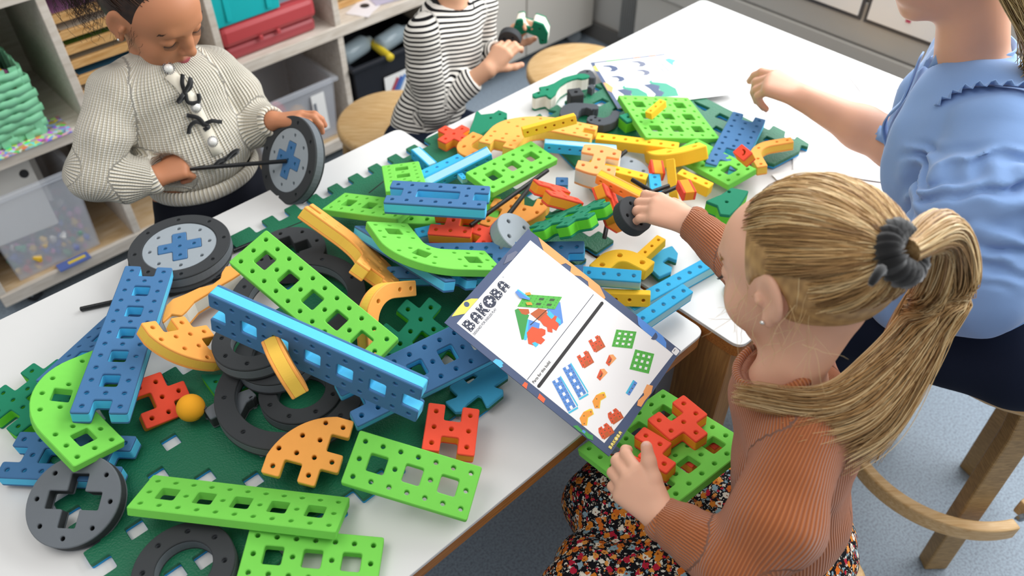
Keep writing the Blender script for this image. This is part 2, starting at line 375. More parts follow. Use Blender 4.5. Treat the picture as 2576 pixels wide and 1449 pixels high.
# tall stool under the woman: bent wood legs and a ring footrest
ts = empty('bar_stool', (.93, 1.02, 0), label='tall wooden stool with ring footrest under the woman in blue', cat='stool')
ztop = .60
b = MB(); b.lathe([(0, ztop-.03), (.185, ztop-.03), (.195, ztop-.015), (.185, ztop), (0, ztop)], 40); b.build('seat', mbirch, ts, True)
legs = [(.0, -.155), (.19, .085), (-.16, .17), (.05, .27)]
def flatleg(name, pts, w, t, wd, m, parent):
    b = MB(); vs = []; fs = []
    for i, p in enumerate(pts):
        p = Vector(p); d = (Vector(pts[min(i+1, len(pts)-1)])-Vector(pts[max(i-1, 0)])).normalized(); wv = Vector(wd).normalized(); tv = d.cross(wv).normalized()
        for a_, c_ in ((-1, -1), (1, -1), (1, 1), (-1, 1)): vs.append(p+wv*w/2*a_+tv*t/2*c_)
    for i in range(len(pts)-1):
        for k in range(4): a_ = 4*i+k; c_ = 4*i+(k+1) % 4; fs.append((a_, c_, c_+4, a_+4))
    fs += [(3, 2, 1, 0), tuple(4*(len(pts)-1)+k for k in range(4))]
    b.add(vs, fs); return bevel(b.build(name, m, parent), .004)
for (x, y) in ((.004, -.152), (.188, .085), (-.19, .05), (.02, .21)):
    d = Vector((x, y, 0)); L = d.length; u = d.normalized(); tang = Vector((-u.y, u.x, 0))
    pts = [u*(L*.35)+Vector((0, 0, ztop-.035)), u*(L*.62)+Vector((0, 0, ztop-.04)), u*(L*.80)+Vector((0, 0, ztop-.075)), u*(L*.87)+Vector((0, 0, ztop-.14)), u*L]
    flatleg('leg', pts, .05, .034, tang, mbirch2, ts)
def footring(a0, a1, r):
    vs = []; fs = []; n = 24
    for k in range(n+1):
        t = RAD(a0+(a1-a0)*k/n)
        for rr, z in ((r-.012, .195), (r+.012, .195), (r+.012, .235), (r-.012, .235)): vs.append((.02+rr*cos(t), .02+rr*sin(t), z))
    for k in range(n):
        for j in range(4): fs.append((4*k+j, 4*k+4+j, 4*k+4+(j+1) % 4, 4*k+(j+1) % 4))
    fs += [(0, 1, 2, 3), tuple(4*n+j for j in (3, 2, 1, 0))]
    b = MB(); b.add(vs, fs); return bevel(b.build('footrest', mbirch, ts), .004)
footring(175, 285, .215); footring(-62, 30, .19); footring(40, 165, .21)
for (x, y, z) in ((.045, -.188, .212), (.10, -.165, .216)):
    b = MB(); b.lathe([(0, .006), (.007, .006), (.009, .003), (.010, 0), (.012, -.002)], 16); o = b.build('screw', mscrew, ts, True); o.location = (x, y, z); o.rotation_euler = (RAD(90), 0, RAD(10))
# ---------------------------------------------------------------- shelf unit on castors
mshelf = woodify(mat('whitewashed_birch', '#cfc5b8', rough=.55), '#c5b9aa', '#dbd2c6', 4, (3, 20, 20))
mshelfi = woodify(mat('birch_inside', '#c9ad86', rough=.55), '#bd9c70', '#d6c0a0', 3, (4, 18, 18))
FN = -2.148; BN = -2.53
sh = empty('shelf_unit', P(.86, -2.34, 0), rz=TANG, label='whitewashed birch shelf unit on castors behind the girl and the boy', cat='shelf')
for i, (z0, z1) in enumerate(((.075, .100), (.470, .492), (.852, .875))):
    quadbox('shelf_board', .06, 1.67, BN, FN, z0, z1, mshelf if i else mshelfi, sh)
    quadbox('front_lip', .06, 1.67, FN-.002, FN+.012, z0-.012, z1+.002, mshelf, sh)
for a in (.07, .464, .866, 1.262, 1.66): quadbox('divider', a-.011, a+.011, BN, FN+.008, .10, .86, mshelf, sh)
quadbox('back_panel', .06, 1.67, BN-.01, BN, .075, .87, mshelf, sh)
mcast = mat('castor_grey', '#8f969a', rough=.5); mrub = mat('castor_rubber', '#2b2b2d', rough=.7)
for a in (.14, .86, 1.6):
    for n in (-2.2, -2.47):
        b = MB(); b.box((0, 0, .062), (.05, .05, .012)); b.box((-.014, 0, .045), (.004, .03, .04)); b.box((.014, 0, .045), (.004, .03, .04))
        o = b.build('castor', mcast, sh); o.matrix_parent_inverse = (Matrix.Translation(sh.location) @ Matrix.Rotation(TANG, 4, 'Z')).inverted(); o.location = P(a, n, 0); o.rotation_euler = (0, 0, TANG+.6)
        b = MB(); b.tube([(-.011, 0, .028), (.011, 0, .028)], .028, 16); b.build('castor_wheel', mrub, o)
# white cabinet right of the shelf
mcab = mat('cabinet_white', '#cdc7bd', rough=.5)
cb = empty('cabinet', P(2.08, -2.35, 0), rz=TANG, label='low white cabinet on castors standing right of the striped boy', cat='cabinet')
quadbox('carcass', 1.70, 2.50, -2.55, -2.165, .06, .84, mcab, cb, .006); quadbox('door', 1.71, 2.10, -2.165, -2.147, .075, .83, mcab, cb, .004); quadbox('door', 2.106, 2.495, -2.165, -2.147, .075, .83, mcab, cb, .004)
for a in (1.76, 2.44):
    for n in (-2.2, -2.5):
        b = MB(); b.tube([(-.012, 0, .03), (.012, 0, .03)], .03, 16); b.box((0, 0, .055), (.03, .03, .02)); o = b.build('castor', mcast, cb); o.matrix_parent_inverse = (Matrix.Translation(cb.location) @ Matrix.Rotation(TANG, 4, 'Z')).inverted(); o.location = P(a, n, 0); o.rotation_euler = (0, 0, TANG+.8)
# ---------------------------------------------------------------- things on the shelf
rnd = random.Random(4)
def openbox(name, parent, a0, a1, n0, n1, z0, z1, t, m, taper=.012, rim=.012):
    """open-topped tub with tapering walls and a turned rim"""
    b = MB(); prof = [(taper, z0), (0, z1), (-rim, z1), (-rim, z1-.014), (-.002, z1-.016), (taper-t, z0-.0)]
    def ring(d, z): return [P(a0+d, n0+d, z), P(a1-d, n0+d, z), P(a1-d, n1-d, z), P(a0+d, n1-d, z)]
    inner = [(taper+t, z0+t), (t, z1)]
    rings = [ring(taper, z0), ring(0, z1-.014), ring(-rim, z1-.014), ring(-rim, z1), ring(t, z1), ring(taper+t, z0+t)]
    vs = [v for r in rings for v in r]; fs = []
    for i in range(len(rings)-1):
        for k in range(4): fs.append((4*i+k, 4*i+(k+1) % 4, 4*i+4+(k+1) % 4, 4*i+4+k))
    fs += [(3, 2, 1, 0), tuple(4*(len(rings)-1)+k for k in range(4))]
    b.add(vs, fs)
    o = b.build(name, m, parent)
    if parent: o.matrix_parent_inverse = (Matrix.Translation(parent.location) @ parent.rotation_euler.to_matrix().to_4x4()).inverted()
    return bevel(o, .003)
mclear = mat('clear_plastic', '#e8ecf4', rough=.12, spec=.5, alpha=.30)
mteal = mat('teal_plastic', '#0fb0b4', rough=.4, noise=.02); mredc = mat('red_case_plastic', '#b8474b', rough=.35, spec=.5); mlab = mat('case_label', '#9aa0ab', rough=.5)
bxs = empty('storage_box', P(.235, -2.3, .10), rz=TANG, label='clear storage box of pegs and white boards at the bottom left of the shelf', cat='box')
openbox('tub', bxs, .115, .372, -2.47, -2.155, .1005, .38, .004, mclear)
def loose(name, m_list, a0, a1, n0, n1, z0, z1, count, r, label, cat, parent=None):
    """heap of small pegs and beads, uncountable"""
    b = MB(); idx = []
    for k in range(count):
        c = P(rnd.uniform(a0, a1), rnd.uniform(n0, n1), z0+(z1-z0)*rnd.random()**1.4); rr = r*rnd.uniform(.7, 1.3)
        k0 = len(b.f); b.tube([c-Vector((0, 0, rr)), c, c+Vector((rnd.uniform(-rr, rr), rnd.uniform(-rr, rr), rr))], [rr*.6, rr, rr*.5], 6); idx += [rnd.randrange(len(m_list))]*(len(b.f)-k0)
    o = b.build(name, None, parent)
    for m in m_list: o.data.materials.append(m)
    o.data.polygons.foreach_set('material_index', idx); o['kind'] = 'stuff'
    if label: tag(o, label, cat)
    return o
pegs = [mat('peg_'+n, c, rough=.4) for n, c in (('red', '#c8323c'), ('yellow', '#e8bb32'), ('green', '#2f9a6a'), ('blue', '#3b5fc0'), ('pink', '#c96fae'), ('white', '#e8e6e2'))]
loose('coloured_pegs', pegs, .13, .355, -2.44, -2.17, .11, .19, 260, .009, 'loose coloured pegs inside the clear storage box', 'pegs')
mboard = mat('white_board', '#dcd9d2', rough=.6)
for k, (z, n, t, ln) in enumerate(((.30, -2.235, -.30, .20), (.345, -2.33, -.22, .26))):
    b = MB(); b.box((0, 0, 0), (.19, .006, ln)); o = b.build('flat_board', mboard); o.rotation_euler = (t, .05, TANG); o.location = P(.20+.03*k, n, z); bevel(o, .004)
    tag(o, ('white board with rounded corners leaning in the clear storage box, front one', 'white board leaning in the clear storage box, behind the front one')[k], 'board')
    b = MB(); b.lathe([(0, .004), (.012, .004), (.012, -.004), (0, -.004)], 14); h = b.build('hole_ring', mrub, o); h.location = (.07, 0, ln*.32); h.rotation_euler = (PI/2, 0, 0)
b = MB(); b.box((0, 0, 0), (.09, .035, .004)); o = b.build('paper_strip', mat('strip_print', '#5b6fae', rough=.6)); o.location = P(.27, -2.142, .1045); o.rotation_euler = (0, 0, TANG); tag(o, 'small printed card strip on the shelf edge below the clear box', 'card')
b = MB(); b.box((.01, 0, .0025), (.05, .012, .001)); b.build('printed_band', mat('strip_yellow', '#e3c64a'), o)
# green woven basket
mgr = mat('basket_green', '#86cfa2', rough=.6, noise=.10, nscale=25)
bk = empty('basket', P(.2, -2.33, .492), rz=TANG, label='pale green woven basket of beads on the upper left shelf', cat='basket')
def basket_strip(sd, nrow):
    pass
A0, A1, N0, N1 = .03, .362, -2.49, -2.165
per = [(A0, N1), (A1, N1), (A1, N0), (A0, N0)]
PINV = (Matrix.Translation(bk.location) @ Matrix.Rotation(TANG, 4, 'Z')).inverted()
for r in range(9):                                                   # horizontal strips, over and under
    b = MB(); pts = []; z = .497+.0205*r
    for s in range(4):
        (a0, n0), (a1, n1) = per[s], per[(s+1) % 4]
        for k in range(12):
            t = k/12; bulge = .012*sin(PI*min(1, (z-.49)/.2)); off = .003*(1 if (k+r) % 2 else -1)
            a, n = a0+(a1-a0)*t, n0+(n1-n0)*t
            da, dn = ((0, 1), (1, 0), (0, -1), (-1, 0))[s]
            pts.append((a+da*(off+bulge), n+dn*(off+bulge)))
    m = len(pts); vs = [P(a, n, z) for a, n in pts]+[P(a, n, z+.0195) for a, n in pts]
    b.add(vs, [(k, (k+1) % m, m+(k+1) % m, m+k) for k in range(m)])
    o = b.build('woven_strip', mgr, bk, True); o.matrix_parent_inverse = PINV
    md = o.modifiers.new('solid', 'SOLIDIFY'); md.thickness = .003
for s in range(4):
    (a0, n0), (a1, n1) = per[s], per[(s+1) % 4]
    for k in range(11):
        t = (k+.5)/11; a, n = a0+(a1-a0)*t, n0+(n1-n0)*t; da, dn = ((0, 1), (1, 0), (0, -1), (-1, 0))[s]
        top = .69+(.0 if s != 2 else 0)
        b = MB(); b.box((0, 0, 0), (.02, .003, top-.495)); o = b.build('upright_strip', mgr, bk); o.matrix_parent_inverse = PINV; o.location = P(a+da*.001*(1 if k % 2 else -1), n+dn*.001, (top+.495)/2); o.rotation_euler = (0, 0, TANG+(PI/2 if s % 2 else 0))
b = MB(); b.box((0, 0, 0), (.33, .32, .01)); o = b.build('basket_bottom', mgr, bk); o.matrix_parent_inverse = PINV; o.location = P((A0+A1)/2, (N0+N1)/2, .498); o.rotation_euler = (0, 0, TANG)
b = MB(); vs = []                                                    # raised lid flap at the back
for i in range(13):
    for j in range(7): vs.append(P(A0+.01+(A1-A0-.02)*i/12, N0+.16-.10*(j/6)**1.5+.006*sin(i*1.7+j), .68+.17*j/6-.02*abs(i-6)/6*j/6))
b.add(vs, [(i*7+j, i*7+7+j, i*7+8+j, i*7+1+j) for i in range(12) for j in range(6)]); o = b.build('lid_flap', mgr, bk, True); o.matrix_parent_inverse = PINV; md = o.modifiers.new('solid', 'SOLIDIFY'); md.thickness = .004
loose('bead_heap', pegs, .05, .345, -2.40, -2.18, .60, .675, 240, .012, 'coloured beads heaped inside the green woven basket', 'beads')
b = MB(); b.box((0, 0, 0), (.40, .10, .003)); o = b.build('printed_sheet', None); o.location = P(.21, -2.175, .4945); o.rotation_euler = (0, 0, TANG)
ms = mat('sheet_confetti', '#2a2530', rough=.4); n_, l_, b_ = nodes(ms); v = n_.new('ShaderNodeTexVoronoi'); v.inputs['Scale'].default_value = 90; t_ = n_.new('ShaderNodeTexCoord'); hs = n_.new('ShaderNodeHueSaturation'); hs.inputs['Saturation'].default_value = .9
l_.new(t_.outputs['Object'], v.inputs['Vector']); l_.new(v.outputs['Color'], hs.inputs['Color']); l_.new(hs.outputs['Color'], b_.inputs['Base Color']); o.data.materials.append(ms)
tag(o, 'sheet printed with coloured dots lying under the green basket', 'sheet')
# teal crate on the red case
rc = empty('tool_case', P(1.03, -2.33, .492), rz=TANG, label='translucent red flat case under the teal crate', cat='case')
quadbox('case_bottom', .892, 1.20, -2.48, -2.168, .4925, .535, mat('red_case_low', '#a4484d', rough=.35), rc, .012); quadbox('case_lid', .886, 1.206, -2.484, -2.160, .537, .60, mredc, rc, .016)
quadbox('printed_label', .915, 1.17, -2.285, -2.195, .599, .6012, mlab, rc, 0); quadbox('barcode_label', .92, .985, -2.24, -2.197, .6005, .6022, mpap, rc, 0)
for a in (1.0, 1.06): quadbox('catch', a, a+.012, -2.162, -2.156, .53, .545, mredc, rc)
tcr = empty('crate', P(.99, -2.3, .601), rz=TANG, label='teal plastic crate on top of the red case', cat='crate')
openbox('tub', tcr, .876, 1.098, -2.47, -2.157, .603, .79, .006, mteal, .008, .010)
for a in (.915, 1.045): quadbox('rib', a, a+.016, -2.166, -2.158, .615, .77, mteal, tcr, .002)
# labelled clear box in the lower cell
cbx = empty('storage_box', P(1.07, -2.32, .1), rz=TANG, label='clear storage box with a paper label below the red case', cat='box')
openbox('tub', cbx, .91, 1.222, -2.48, -2.158, .1005, .325, .004, mclear)
quadbox('paper_label', 1.125, 1.175, -2.154, -2.1535, .15, .29, mpap, cbx, 0); quadbox('print_block', 1.13, 1.14, -2.1530, -2.1525, .18, .26, mat('print_grey', '#7b7f86'), cbx, 0)
for i, (a, n, z, r, c) in enumerate(((1.04, -2.25, .25, .035, '#c22a30'), (1.10, -2.22, .22, .04, '#d49a2a'), (1.0, -2.22, .18, .05, '#4a7aa8'), (1.15, -2.25, .16, .03, '#b03a6a'))):
    b = MB(); b.lathe([(0, -r), (r*.8, -r*.8), (r, 0), (r*.6, r*.7), (0, r)], 16); o = b.build('toy_pot', mat('pot_%d' % i, c, rough=.4), None, True); o.location = P(a, n, z-.02)
    tag(o, ('red', 'orange', 'blue', 'pink')[i]+' rounded toy pot inside the labelled clear box', 'toy', 'toy pots in the labelled clear box')
# dark bin
mblk = mat('black_bin', '#1d1f26', rough=.5)
bb_ = empty('storage_bin', P(1.45, -2.3, .1), rz=TANG, label='black storage bin of odd bottles in the lower cell behind the boy', cat='bin')
openbox('tub', bb_, 1.285, 1.64, -2.48, -2.13, .1005, .34, .005, mblk)
quadbox('photo_label', 1.40, 1.50, -2.128, -2.1265, .15, .26, mpap, bb_, 0)
for k, c in enumerate(('#b04a56', '#4a64b0', '#5c8ac8')):
    b = MB(); b.box((0, 0, 0), (.012, .001, .09)); o = b.build('printed_pencil', mat('pencil_%d' % k, c), bb_); o.matrix_parent_inverse = (Matrix.Translation(bb_.location) @ Matrix.Rotation(TANG, 4, 'Z')).inverted(); o.location = P(1.43+.016*k, -2.1255, .205); o.rotation_euler = (0, RAD(35), TANG)
mbot = mat('clear_bottle', '#aebfc8', rough=.15, alpha=.55); myel = mat('yellow_tape', '#d8bd2c', rough=.5)
for k, (a, n, z, m, lb) in enumerate(((1.36, -2.22, .345, mbot, 'clear plastic bottle lying left in the black bin'), (1.50, -2.20, .345, mbot, 'clear plastic bottle lying right in the black bin'), (1.43, -2.18, .335, myel, 'yellow tape loop between the bottles in the black bin'))):
    b = MB(); b.tube([(-.07, 0, 0), (-.06, 0, 0), (.04, 0, .005), (.06, 0, .006), (.075, 0, .006)], [.022, .032, .032, .016, .014] if m is mbot else [.014]*5, 14); o = b.build('bottle' if m is mbot else 'tape_loop', m, None, True); o.location = P(a, n, z); o.rotation_euler = (0, 0, TANG+(.2 if m is mbot else 1.5)); tag(o, lb, 'bottle' if m is mbot else 'tape')
# wooden trays
mtray = woodify(mat('tray_wood', '#c79a5e', rough=.5), '#b58448', '#d8b078', 5, (3, 25, 25))
def tray(a0, a1, n0, n1, z, m_in, label, group):
    o = empty('wooden_tray', P((a0+a1)/2, (n0+n1)/2, z), rz=TANG, label=label, cat='tray', group=group)
    quadbox('base', a0, a1, n0, n1, z, z+.006, mtray, o, 0)
    for q in ((a0, a1, n1-.012, n1), (a0, a1, n0, n0+.012), (a0, a0+.012, n0, n1), (a1-.012, a1, n0, n1)): quadbox('tray_rim', *q, z, z+.022, mtray, o, .002)
    quadbox('puzzle_face', a0+.014, a1-.014, n0+.014, n1-.014, z+.006, z+.012, m_in, o, 0)
pz = [mat('puzzle_%d' % i, c, rough=.5) for i, c in enumerate(('#4d7f3a', '#d8cdb8', '#3f6f8a', '#c9bfa6', '#6a8c3a', '#d8d0c0', '#b87fb0'))]
for k in range(7): tray(.48, .80, -2.47, -2.19+.004*(k % 3), .4935+.042*k, pz[k % 7], 'wooden puzzle tray in the stack behind the girl, number %s from the bottom' % ('one', 'two', 'three', 'four', 'five', 'six', 'seven')[k], 'puzzle trays behind the girl')
for k in range(5): tray(1.29, 1.63, -2.5, -2.235-.006*(k % 2), .4935+.027*k, pz[(k+1) % 7], 'wooden tray in the stack above the black bin, number %s from the bottom' % ('one', 'two', 'three', 'four', 'five')[k], 'wooden trays above the black bin')
for k, (a, n, r, c, lb) in enumerate(((1.40, -2.19, .5, '#e6e2e6', 'white leaflet with a round black picture on the shelf beside the boy'), (1.50, -2.2, -.2, '#b8b4cc', 'lilac leaflet on the shelf close to the boy'), (1.56, -2.21, .1, '#e8b08a', 'orange leaflet on the shelf beside the striped shoulder'))):
    b = MB(); b.box((0, 0, 0), (.12, .08, .0012)); o = b.build('leaflet', mat('leaflet_%d' % k, c, rough=.5)); o.location = P(a, n, .4935+.0015*k); o.rotation_euler = (0, 0, TANG+r); tag(o, lb, 'leaflet', 'leaflets on the shelf')
    b = MB(); b.lathe([(0, .0006), (.016, .0006), (.016, -.0006), (0, -.0006)], 16); q = b.build('printed_picture', mat('print_%d' % k, ('#262428', '#6a7ab8', '#d0503a')[k]), o); q.location = (.01, .005, .0008)
# ---------------------------------------------------------------- poses of the foam pieces: position, rotation, scale
LEAF=[[0.1889, 1.784, 0.718], [0.2263, -0.9741, 0.0], [0.9741, 0.2263, 0.0]]
POSE={
 'plank11_front':('b11',[-0.4915,0.6197,0.7386],[0.9779,-0.2015,0.039,-0.0399],1.0),
 'b73_front':('b7',[-0.2061,0.6546,0.7925],[0.9772,0.1535,0.0903,-0.1159],1.0),
 'b73_bottom':('b7',[-0.3399,0.5417,0.7405],[0.9977,0.0223,0.0621,-0.0162],1.0),
 'H_front':('H',[-0.1202,0.7254,0.7617],[0.994,0.0772,0.0698,-0.0321],1.0),
 'gear_front':('gear',[-0.3161,0.7,0.7942],[0.968,0.2013,0.1184,-0.092],1.0),
 'gear_left':('gear',[-0.4814,0.7512,0.8006],[0.3487,0.2284,0.1974,0.8873],1.0),
 'lad_left':('lad13',[-0.6449,0.9973,0.7794],[0.9944,-0.0378,0.0806,0.0575],1.0),
 'lad_mid':('lad13',[-0.4258,0.7822,0.8527],[0.6348,0.4376,-0.5284,0.3553],1.0),
 'plank11_diag':('b11',[-0.372,0.9429,0.9035],[0.93,0.1427,0.083,-0.3283],1.0),
 'slot7':('slot7',[-0.2103,1.1577,0.8358],[0.9971,-0.0568,0.0021,-0.05],1.0),
 'b73_tilt':('b7',[-0.0865,1.2284,0.8006],[0.9258,0.025,0.0455,0.3746],1.0),
 'b73_far':('b7',[-0.1858,1.337,0.7488],[0.7631,-0.1059,-0.1371,-0.6226],1.0),
 'b77':('b77',[0.2344,1.5843,0.7496],[0.9888,-0.0161,0.0862,0.1208],1.0),
 'b73_right':('b7',[0.3885,1.4478,0.729],[0.8712,0.0196,-0.0991,-0.4804],1.0),
 'fish_far':('fish',[0.48,1.5323,0.7415],[0.9744,-0.0066,0.0113,-0.2244],0.968),
 'lad_book':('lad13',[-0.2158,0.6765,0.7687],[0.4738,0.1486,-0.1023,0.8619],1.027),
 'lad7_left':('lad7',[-0.6791,0.943,0.7162],[0.9853,-0.1041,-0.0953,-0.0962],1.0),
 'fork_left':('fork',[-0.5319,0.7044,0.7255],[0.432,0.2941,-0.0326,0.852],1.0),
 'hash_left':('hash',[-0.7365,0.8523,0.727],[0.96,0.0144,-0.0065,-0.2797],1.0),
 'hash_under':('hash',[-0.1516,0.9289,0.7966],[0.93,0.1766,0.1581,-0.2808],1.04),
 'hash_pile':('hash',[0.0845,1.1398,0.7903],[0.9197,-0.172,-0.2296,-0.2681],1.0),
 'slot_bl':('slot7',[-0.7082,0.6942,0.7346],[0.9992,0.0178,-0.015,-0.0328],1.0),
 'lad_pile':('lad13',[-0.2127,0.9821,0.7651],[0.7369,0.0099,-0.0904,0.6699],1.024),
 'lad_undergreen':('lad13',[-0.283,1.1221,0.7612],[0.9194,-0.1776,0.1585,0.3132],0.88),
 'H_pile_flat':('H',[-0.1473,1.0756,0.7818],[0.7592,0.0134,-0.0457,0.6491],1.034),
 'plus_pile':('plus',[-0.0501,1.1237,0.7835],[0.9662,-0.0021,-0.0239,-0.2568],0.994),
 'H_pile_tilt':('H',[0.0675,1.0986,0.8494],[0.534,0.0594,0.2663,0.8003],0.966),
 'H_pile_stand':('H',[0.179,1.0631,0.8188],[0.3813,0.45,0.2386,0.7715],0.997),
 'plus_far':('plus',[-0.1265,1.5135,0.7302],[0.9338,-0.0024,-0.0161,-0.3573],1.0),
 'barrel':('barrel',[0.118,1.2462,0.7982],[0.8012,0.0278,-0.0219,0.5974],0.989),
 'gear_rods':('gear',[0.0348,1.0921,0.7616],[0.1806,-0.0057,-0.0268,0.9832],1.013),
 'elbow_green':('elbow',[-0.2445,1.0536,0.8283],[0.9584,-0.1437,0.1476,0.1975],1.0),
 'elbow_green_front':('elbow',[-0.6176,0.8508,0.7553],[0.9337,-0.1199,0.1261,-0.3128],1.0),
 'b73_back':('b7',[-0.3195,1.2406,0.7445],[0.9667,-0.0942,-0.083,-0.2228],0.973),
 'b73_under':('b7',[-0.2232,1.2254,0.7526],[0.9994,-0.005,-0.0113,-0.0316],1.169),
 'elbow_yellow':('elbowY',[0.1816,1.4647,0.748],[0.5855,-0.0901,-0.051,-0.804],0.998),
 'elbow_orange':('elbowY',[-0.1817,0.9126,0.8079],[0.0628,0.3137,0.2878,0.9027],1.0),
 'arc5_orange':('arc5',[-0.1522,0.933,0.8064],[0.7249,-0.0361,0.5339,-0.4337],1.0),
 'arc5_right':('arc5',[0.57,1.4064,0.7596],[0.72,0.0184,-0.0946,-0.6873],0.849),
 'arc3_yellow':('arc3',[0.2447,1.0247,0.7635],[-0.4324,0.018,0.0075,0.9015],1.321),
 'arc3_far':('arc3',[-0.0831,1.4653,0.7338],[0.9318,0.0035,-0.0722,-0.3556],1.237),
 'bar5_blue_book':('bar5',[0.0934,1.0086,0.7707],[0.9918,0.0913,-0.036,-0.0813],1.0),
 'bar9_blue':('bar9',[0.1893,0.9655,0.7272],[0.9514,-0.0016,0.0049,0.308],1.029),
 'bar7_blue':('bar7',[0.1566,0.8766,0.7491],[0.9396,0.0275,0.0114,0.341],0.985),
 'bar5_yellow_side':('bar5y',[0.1162,0.967,0.7466],[0.8312,0.5502,-0.0719,-0.0345],0.916),
 'bar5_yellow_thumb':('bar5y',[0.1933,1.037,0.7437],[0.9175,0.0031,-0.055,0.3938],0.777),
 'bar5_orange':('bar5o',[0.1477,1.1586,0.8453],[0.6195,0.7298,-0.1634,-0.2386],0.829),
 'bar5_yellow_mid':('bar5y',[0.15,1.2885,0.7875],[0.98,-0.0313,0.012,-0.196],0.935),
 'bar4_yellow_stand':('bar5y',[0.2866,1.256,0.81],[0.2029,0.7072,-0.3694,-0.5677],0.682),
 'blk_red_b':('blk',[0.2987,1.1901,0.8118],[0.5432,0.5371,-0.4502,-0.4623],0.769),
 'blk_red_a':('blk',[0.2636,1.2818,0.7924],[0.5081,0.4934,-0.4488,-0.545],0.776),
 'smile':('smile',[0.4427,1.3172,0.8034],[0.8135,0.2527,-0.1568,-0.4998],0.781),
 'bar7_yellow_far':('bar7y',[0.1793,1.4505,0.7412],[0.991,0.0085,-0.0176,-0.1323],0.984),
 'arc3_end':('arc3',[0.2724,1.4138,0.7226],[0.9692,-0.2032,-0.0981,0.0988],1.636),
 'bar7_blue_far':('bar7',[0.0635,1.3325,0.7934],[0.7297,0.6824,0.0131,-0.041],0.82),
 'bar5_blue_x':('bar5',[-0.0927,1.3378,0.7558],[-0.3377,-0.011,0.0439,0.9402],0.989),
 'bar7_blue_pale':('bar7',[-0.1786,1.2173,0.7635],[0.5536,0.7932,0.1186,0.2242],0.929),
 'bar3_blue_l':('bar3',[-0.2091,1.4013,0.7322],[0.6434,0.6098,-0.3257,-0.3287],0.931),
 'bar5_yellow_up':('bar6y',[0.0201,1.3459,0.8167],[0.7807,0.6101,0.003,0.135],0.727),
 'bar3_yellow_top':('bar3y',[0.279,1.4822,0.7711],[0.9196,-0.0248,-0.1121,0.3758],0.679),
 'blk_navy':('cube',[0.0829,1.2484,0.7758],[0.9988,0.0397,-0.0049,-0.0271],0.944),
 'bar3_blue_mid':('bar3',[0.2785,1.2455,0.7854],[0.6916,0.0141,0.0162,-0.722],0.881),
 'bar4_yellow_r':('bar3y',[0.3332,1.3031,0.7554],[0.9475,-0.0182,0.0337,-0.3174],0.941),
 'bar2_blue_small':('bar2',[-0.0934,1.2361,0.7786],[0.5137,0.0018,0.0498,0.8565],0.449),
 'bar2_blue_p4':('bar2',[-0.1742,1.1093,0.7659],[0.9822,0.0263,0.022,0.1845],0.984),
 'arc3_lean':('arc3',[-0.3208,0.753,0.8804],[0.772,-0.2364,0.5819,0.0974],1.062),
 'disc_front':('disc',[-0.584,0.5776,0.742],[0.9864,0.1633,-0.0057,-0.0204],0.978),
 'booklet':('booklet',[-0.0958,0.7906,0.8602],[0.8607,0.2155,0.0326,0.4601],1.0),
 'fork_lap':('fork',[0.1976,0.7189,0.7301],[0.9498,-0.0358,-0.0311,0.3092],1.0),
 'bar2_lap_a':('bar2r',[0.2431,0.7058,0.6983],[0.9195,0.0192,-0.0483,-0.3895],0.944),
 'bar2_lap_b':('bar2r',[0.2852,0.7467,0.6993],[0.8963,-0.0102,-0.0006,-0.4434],1.092),
 'bar2_lap_c':('bar2r',[0.1554,0.6659,0.7346],[0.9397,0.0029,-0.0355,-0.3403],0.938),
 'ess_lap':('ess',[0.1585,0.673,0.7269],[0.9164,-0.0577,-0.023,0.3954],1.0),
 'b77_lap':('b77',[0.2391,0.8124,0.6846],[0.887,-0.0424,-0.13,-0.4411],1.03),
 'wheel_flat':('wheel',[-0.5875,1.0805,0.75],[0.9877,0.0,0.0,0.1564],1.0),
 'wheel_low':('bigring',[-0.5967,1.0894,0.727],[1.0,0.0,0.0,0.0],1.0),
 'wheel_held':('wheel',[-0.4415,1.3208,0.7626],[0.8287,0.4117,-0.2221,-0.3074],1.0),
 'ring_bottom':('ring',[-0.4146,0.4892,0.732],[0.9962,0.0,0.0,0.0872],1.0),
 'hoop_front':('hoop',[-0.3288,0.7656,0.748],[0.9945,0.0,0.0,0.1045],1.0),
 'hoop_back':('hoop',[-0.3539,0.9494,0.752],[0.9659,0.0,0.0,0.2588],1.0),
 'ring_mid':('ring',[-0.3185,0.7729,0.732],[0.9537,0.0,0.0,0.3007],1.0),
 'disc_a':('ring',[-0.3902,0.8294,0.785],[1.0,0.0,0.0,0.0],1.0),
 'disc_b':('ring',[-0.3621,0.8243,0.758],[0.9848,0.0,0.0,0.1736],1.0),
 'disc_back':('disc',[-0.3943,1.079,0.742],[0.9659,0.0,0.0,0.2588],1.0),
 'disc_far':('disc0',[0.2146,1.3297,0.724],[0.9962,0.0,0.0,0.0872],1.0),
 'disc_tilt':('sdisc',[0.0088,1.0595,0.8],[0.7422,0.229,0.1857,0.6019],1.1),
 'disc_hand':('sdisc',[0.2023,1.0349,0.86],[0.8295,0.2489,0.1437,0.4788],0.9),
}
RODS=[([-0.7361,0.9677,0.705],[-0.5227,1.0413,0.705]),([-0.5948,1.0013,0.706],[-0.4637,1.0765,0.706]),([-0.5113,1.1162,0.706],[-0.352,1.2282,0.706]),([-0.0725,1.0873,0.79],[0.0673,1.2498,0.79]),([-0.0178,1.0817,0.8],[0.0419,1.2164,0.79]),([0.2195,1.2079,0.8],[0.2675,1.1688,0.79]),([0.2241,1.1665,0.79],[0.2862,1.1887,0.8]),([0.2323,1.1578,0.785],[0.3051,1.1995,0.79]),([-0.2836,1.2831,0.706],[-0.254,1.3287,0.706]),([0.1653,1.1056,0.745],[0.172,1.132,0.76]),([0.2027,1.3453,0.74],[0.2329,1.384,0.74])]
